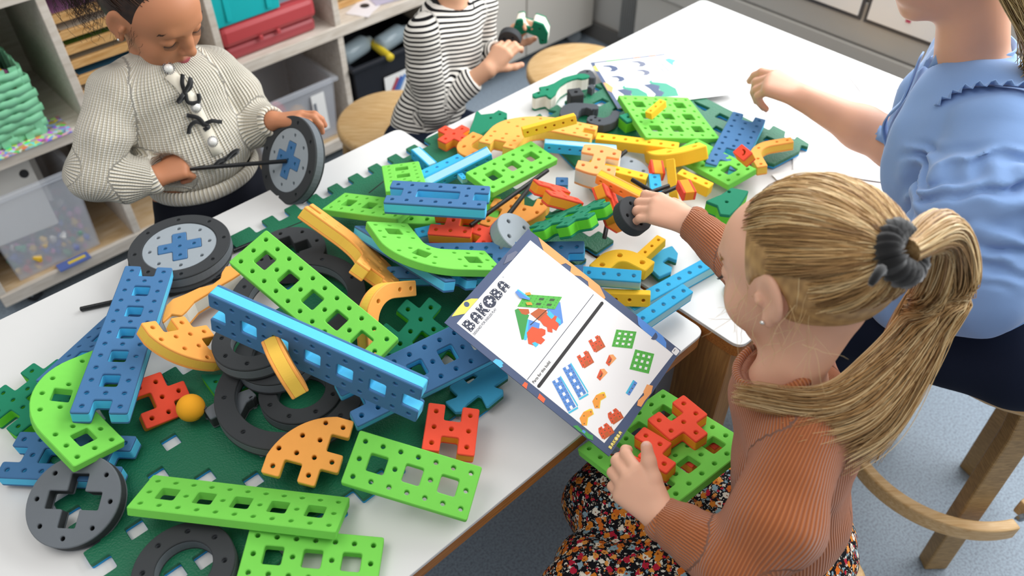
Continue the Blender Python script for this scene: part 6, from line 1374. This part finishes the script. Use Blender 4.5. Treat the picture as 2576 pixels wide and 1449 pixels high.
# the green and white piece he holds, and the dark half round on it
o = empty('foam_bridge_piece', HOLD[0], HOLD[1], label='green faced white foam bridge piece held by the striped child', cat='block')
hb = [[(-.045, -.020), (-.030, .028), (-.012, .034), (-.012, .014), (.010, .010), (.014, .030), (.040, .022), (.052, -.004), (.050, -.034), (.030, -.040), (.026, -.016), (-.005, -.006), (-.03, -.022)]]
hb = [round_poly(hb[0], .006)]+[circle(c, .0026) for c in ((-.028, .016), (.03, .008), (.004, .0), (.038, -.026), (-.034, -.008))]
for i, (m, z1, z0) in enumerate(((DGREEN, 0, -.006), (WHITEF, -.006, -.032), (DGREEN, -.032, -.038))): link(('top_layer', 'core_layer', 'bottom_layer')[i], layer_mesh('bridge_%d' % i, hb, z1, z0, .001 if i == 0 else .0003, .001 if i == 2 else .0003), o, m)
o = empty('foam_half_disc', HOLD2[0], HOLD2[1], label='dark half disc with peg holes held by the striped child', cat='block')
link('body', layer_mesh('half', [round_poly([(.030*cos(RAD(a)), .034*sin(RAD(a))-.012) for a in range(0, 181, 12)], .003)]+[circle(c, .0028) for c in ((-.012, -.002), (.010, .004), (0, -.006))], 0, -.02, .001, .001), o, CHAR)
# ---------------------------------------------------------------- woman in blue
SK3 = skin_mat('skin_pale', '#d9a68c', '#c06c68')
g3 = empty('person', label='woman in a blue blouse with ruched puff sleeves sitting at the far table', cat='person')
K = dict(neck=(.775, 1.235, 1.035), chin=(.632, 1.265, 1.092), shL=(.760, 1.060, .985), shR=(.840, 1.375, .965), elR=(.745, 1.310, .800), wrR=(.600, 1.468, .812), chest=(.772, 1.165, .90), waist=(.845, 1.03, .74), hip=(.90, .985, .665))
K = {k: V3(q) for k, q in K.items()}
WF = nz(V3((-.80, .55, 0))); WL = nz(np.cross(UZ, WF)); WM = np.stack([WL, WF, UZ], 1)
HW = HeadFrame(K['chin']-V3((-.80, .42, -.42))*.05+V3((.0, .0, .094)), (-.82, .42, -.40), (-.36, .19, .91), 1.12)
fb = Fig(); head(fb, HW); fb.cap(HW(0, -.035, -.022), K['neck']-UZ*.04, .048, .058, .03)
fb.chain([K['shL'], K['shR']], [.045, .045], .04); fb.ell(K['chest'], (.13, .085, .13), WM, .05); fb.ell(K['waist'], (.125, .095, .13), WM, .06); fb.ell(K['hip'], (.16, .13, .09), WM, .05)
fb.chain([K['shR'], K['elR'], (K['elR']*.62+K['wrR']*.38), K['wrR']], [.045, .044, .041, .0265], .02)
elL = V3((.70, .93, .80)); wrL = V3((.60, 1.02, .70)); fb.chain([K['shL'], elL, wrL], [.045, .042, .03], .02)
hipL, hipR = K['hip']-WF*.0+WL*.09, K['hip']-WL*.09
knL, knR = V3((.60, 1.06, .615)), V3((.73, 1.30, .605)); anL, anR = V3((.64, 1.03, .25)), V3((.77, 1.26, .25))
for h_, k_, a_ in ((hipL, knL, anL), (hipR, knR, anR)): fb.chain([h_, k_, a_], [.085, .062, .045], .03)
fW = nz(V3((.535, 1.520, .822))-K['wrR']); tW = hand(fb, K['wrR'], fW, nz(V3((-.1, -.1, .95))), -1, .168, [(18, 34, 18), (42, 52, 28), (52, 62, 32), (56, 64, 32)], (20, 40, 8, 20), palm_r=.0115)
tW2 = hand(fb, wrL, V3((-.8, .6, -.1)), V3((0, 0, 1)), 1, .165, [(15, 30, 20)]*4, (35, 20, 10, 10))
build_body(g3, fb, .003, SK3, lambda v: np.maximum(lip_tint(HW, v), np.max([.22*np.clip(1-np.linalg.norm(v-p, axis=1)/.025, 0, 1) for p, d, n_, r_ in tW], axis=0))); nails(g3, tW)
mblue = mat('blue_cotton', '#7f9fcf', rough=.85, spec=.15, sheen=.25, noise=.03, nscale=30, bump=.1, bscale=900)
fs_ = Fig(); ax_w = nz(K['shR']-K['shL'])
fs_.chain([K['shL'], K['neck']-UZ*.055, K['shR']], [.058, .062, .058], .04); fs_.ell(K['chest']+WF*.012, (.150, .108, .15), WM, .05); fs_.ell(K['waist']+WF*.01, (.150, .120, .15), WM, .06); fs_.ell(K['hip']+UZ*.02, (.172, .145, .08), WM, .05)
# puffed near sleeve with gathered folds, and the far sleeve ending in a frill above the elbow
slA, slB = K['shL']+WL*.02, V3((.715, .925, .83))
fs_.chain([K['shL'], K['shL']*.5+slB*.5+WL*.03, slB, V3((.66, .965, .75))], [.075, .098, .098, .07], .02)
fs_.chain([K['shR'], K['shR']*.5+K['elR']*.5, K['elR']*1.0+UZ*.02-WF*.02], [.06, .064, .056], .02)
sd = nz(slB-slA); sref = nz(np.cross(sd, UZ)); sref2 = np.cross(sd, sref)
def ruch(p):
    q = p-slA; t = q@sd; th = np.arctan2(q@sref2, q@sref); r_ = np.linalg.norm(q-t[:, None]*sd, axis=1)
    near = np.clip(1-np.abs(r_-.095)/.06, 0, 1)*np.clip(t/.03, 0, 1)*np.clip((.22-t)/.05, 0, 1)
    nse = smoothnoise(p, 38, 21); seam = np.exp(-(((th % 1.05)-.52)/.22)**2)
    w = np.sin(t*165+nse*4.2+2.2*np.sin(th*3))*(.0065+.005*seam)+.008*smoothnoise(p, 55, 4)
    return (near*w).astype(F32)
fs_.warp(ruch)
def drape(p):
    q = p-K['chest']; a = q@WL; z_ = q@UZ; return (.0036*np.sin(a*70+z_*22+2*smoothnoise(p, 14, 9))*np.clip((q@WF+.05)/.08, 0, 1)+.003*smoothnoise(p, 34, 12)).astype(F32)
fs_.warp(drape)
fs_.cutfn(lambda p: (F32(.665)+.10*((p-K['hip'])@WF).astype(F32)-p[:, 2])*F32(-1) if False else (p[:, 2]-F32(.668)), .004)
vd = nz(WF*.9+UZ*.1)
fs_.cut(K['neck']+UZ*.022+WF*.030, (.060, .070, .075), WM, .004); fs_.cut(K['neck']-UZ*.075+WF*.085, (.016, .05, .105), WM, .004)
cloth_obj('blouse', fs_, .0045, mblue, g3)
# collar band, placket and frills
nb = K['neck']+UZ*.012+WF*.018
def band(name, pts, wdir, w, m, parent, t=.0016, frill=0, fq=40):
    pts = bez(pts, 48); b = MB(); vs = []
    for i, p in enumerate(pts):
        d = nz(pts[min(i+1, 47)]-pts[max(i-1, 0)]); wv = nz(V3(wdir(i/47) if callable(wdir) else wdir)); nn_ = nz(np.cross(d, wv)); o_ = nn_*frill*sin(i*fq/10)
        for k_, a_ in enumerate((-.5, 0, .5)): vs.append(Vector([float(x) for x in (p+wv*w*a_+o_*(k_ == 2)*1.0+o_*.3*(k_ == 1))]))
    b.add(vs, [(3*i+j, 3*i+3+j, 3*i+4+j, 3*i+1+j) for i in range(47) for j in (0, 1)]); o = b.build(name, m, parent, True); md = o.modifiers.new('solid', 'SOLIDIFY'); md.thickness = t; return o
cpts = [nb+WL*.055*cos(a)+WF*.062*sin(a)-UZ*.035*max(0, sin(a)) for a in np.linspace(-3.9, .75, 9)]
band('collar_band', cpts, UZ*.8-WF*.1, .028, mblue, g3, .003)
ppts = [K['neck']+WF*.085+WL*.012-UZ*.02, K['chest']+WF*.118+WL*.006+UZ*.06, K['chest']+WF*.128-UZ*.02, K['waist']+WF*.138+UZ*.03, K['waist']+WF*.142-UZ*.06]
band('placket', ppts, WL, .026, mblue, g3, .003)
rp = [K['shL']+V3(q) for q in ((-.085, .075, .015), (-.055, .060, .055), (-.010, .030, .078), (.045, .0, .082), (.10, -.02, .07))]
band('shoulder_frill', rp, UZ*.5-V3((0, 1, 0))*.6-V3((.25, 0, 0)), .030, mblue, g3, .0016, .0055, 16)
rp2 = [K['shL']+V3(q) for q in ((-.080, .045, -.02), (-.060, .005, -.01), (-.065, -.045, -.03), (-.085, -.085, -.08), (-.10, -.10, -.14))]
band('sleeve_frill', rp2, UZ*.3-V3((.3, .6, 0)), .020, mblue, g3, .0014, .0045, 18)
ce = K['elR']+UZ*.012; cd = nz(K['elR']-K['shR']); e1 = nz(np.cross(cd, UZ)); e2 = np.cross(cd, e1)
band('cuff_frill', [ce+e1*.054*cos(a)+e2*.054*sin(a)+cd*.006 for a in np.linspace(0, 2*PI, 12)], lambda t: cd, .026, mblue, g3, .0015, .005, 17)
fj = Fig(); fj.ell(K['hip']-UZ*.01, (.175, .145, .085), WM, .05)
for h_, k_, a_ in ((hipL, knL, anL), (hipR, knR, anR)): fj.chain([h_, k_, a_], [.100, .078, .056], .03)
fj.warp(lambda p: .003*smoothnoise(p, 26, 3)); cloth_obj('jeans', fj, .007, mat('navy_denim', '#151d30', rough=.85, spec=.2, noise=.18, nscale=700), g3)
for a_ in (anL, anR):
    f2 = Fig().chain([a_-UZ*.05, a_-UZ*.06+WF*.09], [.042, .036], .02); cloth_obj('shoe', f2, .008, mrub, g3)
mhw = hair_mat('ash_blonde_hair', '#8f7446', '#b79a62', '#d8bf88')
fh = Fig(); fh.ell(HW(0, .036, -.016), [q*1.12 for q in (.079, .086, .098)], HW.M, .01); fh.cut(HW(0, -.02, .078), [q*1.12 for q in (.072, .085, .075)], HW.M, .006); fh.cut(HW(0, -.10, .02), [q*1.12 for q in (.09, .07, .12)], HW.M, .01)
v, f = fh.polygonize(.006); link('hair_cap', np_mesh('hair_cap', v, f, True, {'rv': ('FLOAT', .5+.3*smoothnoise(v.astype(F32), 200, 2))}), g3, mhw)
r = np.random.RandomState(4); L = []; rv = []
for k in range(420):
    a = r.rand()*1.0; side = 1
    p0 = HW(.055+.025*r.rand(), .06-.05*r.rand(), -.05-.045*r.rand()); p1 = HW(.082+.02*r.rand(), -.02, -.05-.03*r.rand()); p2 = K['shL']+V3((.035+.05*r.rand(), .055+.06*r.rand(), .085+.02*r.rand())); p3 = p2+V3((.02*r.normal(), .01*r.normal()-.01, -.05-.04*r.rand()))
    L.append(bez([p0, p1, p2, p3], 16)); rv.append(np.clip(.45+.35*sin(k*.7)+.2*r.normal(), 0, 1))
strands_mesh('loose_hair', np.array(L), np.full(len(L), .0011), g3, mhw, np.array(rv))
# ---------------------------------------------------------------- blonde girl in the rust sweater
SK4 = skin_mat('skin_light', '#e2ae92', '#c4746c')
g4 = empty('person', label='blonde girl with a ponytail in a rust ribbed sweater reaching into the foam pieces', cat='person')
D = dict(neck=(.335, .648, .918), shL=(.345, .568, .882), elL=(.272, .468, .775), wrL=(.192, .540, .762), shR=(.375, .712, .893), elR=(.345, .835, .905), wrR=(.283, .995, .873))
D = {k: V3(q) for k, q in D.items()}
HK = HeadFrame((.340, .690, 1.040), (-.66, .64, -.40), (-.22, .34, .91), 1.04)
fb = Fig(); head(fb, HK); fb.cap(HK(0, -.035, -.030), D['neck']-UZ*.02, .036, .040, .025)
fb.chain([D['shL'], D['shR']], [.035, .035], .03)
KF = nz(V3((-.86, .50, 0))); KL = nz(np.cross(UZ, KF)); KM = np.stack([KL, KF, UZ], 1)
ch, wa, hp = V3((.375, .622, .80)), V3((.392, .600, .66)), V3((.40, .595, .545))
fb.ell(ch, (.085, .06, .10), KM, .04); fb.ell(wa, (.085, .065, .10), KM, .04); fb.ell(hp, (.10, .085, .08), KM, .03)
fb.chain([D['shR'], D['elR'], D['wrR']], [.030, .026, .0205], .015); fb.chain([D['shL'], D['elL'], D['wrL']], [.030, .026, .0205], .015)
kneeL, kneeR = V3((.125, .560, .515)), V3((.165, .700, .525))
for h_, k_ in ((hp+KL*.055, kneeL), (hp-KL*.055, kneeR)): fb.chain([h_, k_, k_+V3((.02, 0, -.40))], [.062, .046, .034], .02)
fR = nz(V3((.232, 1.022, .880))-D['wrR']); tK = hand(fb, D['wrR'], fR, nz(V3((.0, -.30, .93))), -1, .135, [(26, 55, 30), (34, 58, 32), (30, 50, 28), (24, 42, 26)], (62, 42, 4, 6), 7)
fL = nz(V3((.158, .572, .775))-D['wrL']); tK2 = hand(fb, D['wrL'], fL, nz(V3((-.45, -.45, .75))), -1, .135, [(30, 42, 22), (36, 48, 26), (40, 50, 28), (44, 52, 28)], (30, -4, -4, -6))
build_body(g4, fb, .0023, SK4, lambda v: np.maximum(lip_tint(HK, v), np.max([.22*np.clip(1-np.linalg.norm(v-p, axis=1)/.02, 0, 1) for p, d, n_, r_ in tK+tK2], axis=0))); nails(g4, tK); nails(g4, tK2)
mrust = mat('rust_rib_knit', '#b0683c', rough=.85, spec=.15, sheen=.3)
attr_height(mrust, lambda n, l: MT(n, l, 'SINE', MT(n, l, 'MULTIPLY', A_(n, 'sw'), 2*PI/.0042)), .0011, .8)
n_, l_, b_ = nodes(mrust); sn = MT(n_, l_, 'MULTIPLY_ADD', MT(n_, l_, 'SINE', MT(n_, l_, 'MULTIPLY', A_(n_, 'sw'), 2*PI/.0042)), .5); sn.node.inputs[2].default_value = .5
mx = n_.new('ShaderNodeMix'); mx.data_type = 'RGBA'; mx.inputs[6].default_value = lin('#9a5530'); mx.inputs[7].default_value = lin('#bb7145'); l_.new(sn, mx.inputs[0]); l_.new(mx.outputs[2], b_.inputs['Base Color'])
fs_ = Fig(); fs_.chain([D['shL']-UZ*.004, D['neck']-UZ*.036, D['shR']-UZ*.004], [.043, .050, .043], .03); fs_.ell(ch, (.105, .080, .115), KM, .04); fs_.ell(wa, (.100, .082, .105), KM, .05)
cR = D['wrR']-fR*.003; cL = D['wrL']-fL*.002; eR, eL = D['elR'], D['elL']
fs_.chain([D['shR'], D['shR']*.45+eR*.55, eR, eR*.4+cR*.6], [.040, .042, .038, .031], .014); fs_.cap(eR*.42+cR*.58, cR, .0305, .027, .006)
fs_.chain([D['shL']+UZ*.004, D['shL']*.5+eL*.5-AXn*.0+V3((.006, -.018, 0)), eL, eL*.3+cL*.7], [.046, .056, .048, .034], .014); fs_.cap(eL*.42+cL*.58, cL, .034, .0275, .006)
fs_.warp(lambda p: .0024*smoothnoise(p, 50, 6)+.0018*np.sin(((p-eL)@nz(cL-eL))*190+smoothnoise(p, 30, 3)*2).astype(F32)*np.exp(-(np.linalg.norm(p-eL, axis=1)/.07)**2).astype(F32))
fs_.cut(cR+fR*.033, (.033,)*3, None, .003); fs_.cut(cL+fL*.033, (.033,)*3, None, .003); fs_.cutfn(lambda p: p[:, 2]-F32(.605), .004)
fs_.cut(D['neck']+UZ*.036+KF*.012, (.048, .052, .054), KM, .004)
lim = [(wa-UZ*.06, D['neck'], .09, 0, KF), (D['shR'], eR, .042, 0, UZ), (eR, cR, .033, .2, UZ), (D['shL'], eL, .05, 0, UZ), (eL, cL, .04, .2, UZ)]
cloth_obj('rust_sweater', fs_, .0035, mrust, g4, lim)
ringtube('neck_band', D['neck']+UZ*.008+KF*.010, nz(UZ*.88+KF*.42), .0475, .006, mrust, g4, 1.6)
ringtube('cuff', cR-fR*.003, fR, .0235, .0055, mrust, g4, 2.4); ringtube('cuff', cL-fL*.003, fL, .0240, .0055, mrust, g4, 2.4)
# flowered skirt over the lap
mfl = mat('flower_print', '#16151a', rough=.85, spec=.15); n_, l_, b_ = nodes(mfl); tc = n_.new('ShaderNodeTexCoord')
def vor(scale, feat='F1'):
    v = n_.new('ShaderNodeTexVoronoi'); v.inputs['Scale'].default_value = scale; v.feature = feat; return v
wob = n_.new('ShaderNodeTexNoise'); wob.inputs['Scale'].default_value = 210; wob.inputs['Detail'].default_value = 2; l_.new(tc.outputs['Object'], wob.inputs['Vector'])
vm = n_.new('ShaderNodeVectorMath'); vm.operation = 'MULTIPLY_ADD'; l_.new(wob.outputs['Color'], vm.inputs[0]); vm.inputs[1].default_value = (.009, .009, .009); l_.new(tc.outputs['Object'], vm.inputs[2])
base_c = None
def layer(prev, scale, radius, ramp_cols, seedoff):
    v = vor(scale); ad = n_.new('ShaderNodeVectorMath'); ad.operation = 'ADD'; ad.inputs[1].default_value = seedoff; l_.new(vm.outputs[0], ad.inputs[0]); l_.new(ad.outputs[0], v.inputs['Vector'])
    sp = n_.new('ShaderNodeSeparateColor'); l_.new(v.outputs['Color'], sp.inputs[0]); r_ = n_.new('ShaderNodeValToRGB'); r_.color_ramp.interpolation = 'CONSTANT'; e = r_.color_ramp.elements
    while len(e) < len(ramp_cols): e.new(.5)
    for i, c in enumerate(ramp_cols): e[i].position = i/len(ramp_cols); e[i].color = lin(c)
    l_.new(sp.outputs[0], r_.inputs['Fac']); lt = MT(n_, l_, 'LESS_THAN', v.outputs['Distance'], radius)
    m_ = n_.new('ShaderNodeMix'); m_.data_type = 'RGBA'; l_.new(lt, m_.inputs[0]); l_.new(r_.outputs['Color'], m_.inputs[7])
    if prev is None: m_.inputs[6].default_value = lin('#141318')
    else: l_.new(prev, m_.inputs[6])
    c2 = MT(n_, l_, 'LESS_THAN', v.outputs['Distance'], radius*.32); m2 = n_.new('ShaderNodeMix'); m2.data_type = 'RGBA'; l_.new(c2, m2.inputs[0]); l_.new(m_.outputs[2], m2.inputs[6]); m2.inputs[7].default_value = lin('#8a3d1c'); return m2.outputs[2] if radius > .4 else m_.outputs[2]
p_ = layer(None, 260, .38, ['#d9d2c4', '#141318', '#8d8778', '#c9c2b2', '#141318'], (0, 0, 0)); p_ = layer(p_, 150, .40, ['#b81f35', '#7d99a6', '#d9d2c4', '#141318', '#a5532a'], (3.1, 1.7, 2.2)); p_ = layer(p_, 78, .43, ['#d6802c', '#cf6a24', '#e0964a', '#8aa5b0', '#b3213a', '#e6dccb', '#d6802c'], (7.3, 4.1, 1.1)); l_.new(p_, b_.inputs['Base Color'])
fk = Fig(); fk.ell(hp+UZ*.03, (.125, .105, .08), KM, .04)
for h_, k_ in ((hp+KL*.055, kneeL), (hp-KL*.055, kneeR)): fk.chain([h_, h_*.5+k_*.5, k_+V3((.0, 0, -.005)), k_+V3((.03, -.01, -.10))], [.085, .082, .070, .075], .045)
fk.ell((hp+kneeL)*.5-UZ*.05, (.10, .14, .07), KM, .05)
fk.warp(lambda p: (.005*np.sin(((p-hp)@KL)*85+2*smoothnoise(p, 16, 7))*np.clip((.60-p[:, 2])/.06, 0, 1)+.004*smoothnoise(p, 28, 5)).astype(F32)); cloth_obj('flowered_skirt', fk, .005, mfl, g4)
mblkl = mat('black_leggings', '#0d0d10', rough=.85, spec=.15); fl2 = Fig()
for k_ in (kneeL, kneeR): fl2.chain([k_+V3((.012, 0, -.03)), k_+V3((.02, 0, -.38))], [.058, .045], .01)
cloth_obj('leggings', fl2, .007, mblkl, g4)
for k_ in (kneeL, kneeR):
    f2 = Fig().chain([k_+V3((.02, 0, -.44)), k_+V3((-.05, .04, -.445))], [.038, .032], .02); f2.cutfn(lambda p: p[:, 2]-F32(.005), .002); cloth_obj('shoe', f2, .008, mrub, g4)
stool(float(hp[0]*AX.x+hp[1]*AX.y)+.02, float(hp[0]*NX.x+hp[1]*NX.y), .44, .165, 'round birch stool under the blonde girl', .3)
b = MB(); b.lathe([(0, -.0028), (.0024, -.0014), (.0030, .0006), (.0016, .0024), (0, .0028)], 12); o = b.build('ear_stud', mstud, g4, True); o.location = [float(x) for x in HK(.0775, -.0165, .004)]
for s in (-1, 1): lash(HK, s, g4); brow(HK, s, g4, hair_mat('fair_brow', '#a98756', '#bf9c68', '#d0b07c'))
# blonde hair pulled back into a high ponytail
mh4 = hair_mat('blonde_hair', '#7d5a38', '#c39a63', '#ecd3a2', .38)
GA = (.010, .052, -.112)
fh = Fig(); fh.ell(HK(0, .034, -.020), [q*1.04 for q in (.0745, .082, .094)], HK.M, .01); fh.cut(HK(0, -.014, .078), [q*1.04 for q in (.082, .082, .080)], HK.M, .006); fh.cut(HK(0, -.085, .0), [q*1.04 for q in (.10, .062, .12)], HK.M, .012)
for q in (-1, 1): fh.cut(HK(q*.075, .002, .002), [v*1.04 for v in (.022, .034, .026)], HK.M, .004)
v, f = fh.polygonize(.003); link('hair_cap', np_mesh('hair_cap', v, f, True, {'rv': ('FLOAT', .3+.2*smoothnoise(v.astype(F32), 260, 2))}), g4, mh4)
def allow_k(d): return (d[1] > .40-.82*(d[2] < .22) and d[2] < .86 and not (abs(d[0]) > .62 and d[1] < .10 and d[2] > -.28) and not (d[2] > .5 and d[1] < .5))
pa, rv = scalp_strands(HK, 3600, GA, allow_k, 13, .0065, 18, .0012, (.0745, .082, .094))
strands_mesh('swept_hair', pa, np.full(len(pa), .00065), g4, mh4, rv)
S0 = HK(*GA); 
mscr = mat('black_scrunchie', '#0a0a0c', rough=.95, sheen=.5)
sdir = nz(HK(GA[0]*1.0, .085, -.185)-S0); vs = []; n1, n2 = 72, 12; e1 = nz(np.cross(sdir, UZ)); e2 = np.cross(sdir, e1)
for i in range(n1):
    t = 2*PI*i/n1; c = S0+sdir*.006+(e1*cos(t)+e2*sin(t))*.0215; rr = .0135+.0022*sin(i*3.3)+.0016*sin(i*1.7+1)
    for j in range(n2): a = 2*PI*j/n2; vs.append(c+(e1*cos(t)+e2*sin(t))*rr*cos(a)+sdir*rr*1.05*sin(a))
link('scrunchie', np_mesh('scrunchie', np.array(vs), np.array([(i*n2+j, ((i+1) % n1)*n2+j, ((i+1) % n1)*n2+(j+1) % n2, i*n2+(j+1) % n2) for i in range(n1) for j in range(n2)])), g4, mscr)
b = MB(); vq = [Vector([float(x) for x in q]) for q in bez([S0+e1*.03-sdir*.002, S0+e1*.050+UZ*.012, S0+e1*.066+UZ*.004], 8)]; b.tube(vq, [.007, .006, .0055, .0055, .005, .005, .0045, .003], 8); b.build('scrunchie_tail', mscr, g4, True)
r = np.random.RandomState(21); L = []; rv = []
def lock(ctrl, n, r0, r1, tip, fine=.0011, wave=.004):
    C_ = bez(ctrl, 40); d = np.gradient(C_, axis=0); d /= np.linalg.norm(d, axis=1, keepdims=True); u = np.cross(d, UZ); u /= np.linalg.norm(u, axis=1, keepdims=True)+1e-6; w = np.cross(d, u)
    for k in range(n):
        a = r.rand()*6.28; q = r.rand()**.5; t = np.linspace(0, 1, 40); R_ = (r0+(r1-r0)*np.sin(PI*np.clip(t*.95, 0, 1)))*(1-t**3)+tip*t**2*(.4+r.rand()); e = .82+.18*r.rand()
        ph = a+.5*np.sin(t*3+k); off = (np.cos(ph)[:, None]*u+np.sin(ph)[:, None]*w)*(R_*q)[:, None]
        wv = np.stack([np.sin(t*8+k), np.sin(t*7+k*1.7), np.sin(t*6+k*.6)], 1)*wave*t[:, None]*.5
        pth = C_+off+wv; idx = t*e*39; i0 = np.minimum(idx.astype(int), 38); L.append(pth[i0]*(1-(idx-i0)[:, None])+pth[i0+1]*(idx-i0)[:, None]); rv.append(np.clip(.55+.32*sin(a*3+ctrl[1][0]*90)+.16*r.normal(), 0, 1))
def px(u, v, dep): return CE+(V3((1, 0, 0))*((u-1288)/2047)+V3((0, cos(PITCH), -sin(PITCH)))+V3((0, -sin(PITCH), -cos(PITCH)))*((v-724.5)/2047))*dep
TAIL = [[(.474, .736, 1.093), (.505, .735, 1.085), (.515, .695, 1.03), (.490, .665, .965), (.455, .610, .90), (.435, .575, .84)],
        [(.474, .736, 1.090), (.500, .720, 1.07), (.485, .668, 1.00), (.430, .622, .955), (.360, .590, .935), (.262, .606, .935)],
        [(.474, .736, 1.090), (.503, .725, 1.075), (.498, .680, 1.01), (.460, .630, .955), (.400, .580, .925), (.318, .560, .915)],
        [(.474, .736, 1.090), (.507, .730, 1.08), (.515, .690, 1.02), (.488, .640, .95), (.440, .585, .895), (.372, .548, .880)]]
TAIL = [[tuple(float(x) for x in S0+sdir*.012)]+[tuple(float(x) for x in V3(c[1])*.5+(S0+sdir*.045)*.5)]+c[2:] for c in TAIL]
for c, n, r0, r1, tip in zip(TAIL, (1300, 800, 600, 420), (.014, .012, .012, .010), (.036, .022, .022, .018), (.016, .014, .02, .025)): lock(c, n, r0, r1, tip)
strands_mesh('ponytail', np.array(L), np.full(len(L), .0008), g4, mh4, np.array(rv))
L = []; rv = []
for k in range(60):                                                 # flyaway hairs at temple and nape
    p = [HK(.05+.03*r.rand(), .05-.10*r.rand(), .045-.10*r.rand())]; dv = nz(-HK.u*.6+HK.f*(.5*r.rand()-.1)+r.normal(size=3)*.3)
    for j in range(9): dv = nz(dv+r.normal(size=3)*.16-UZ*.08); p.append(p[-1]+dv*.006)
    L.append(np.array(p)); rv.append(.6+.4*r.rand())
strands_mesh('flyaway_hair', np.array(L), np.full(60, .00026), g4, mh4, np.array(rv))
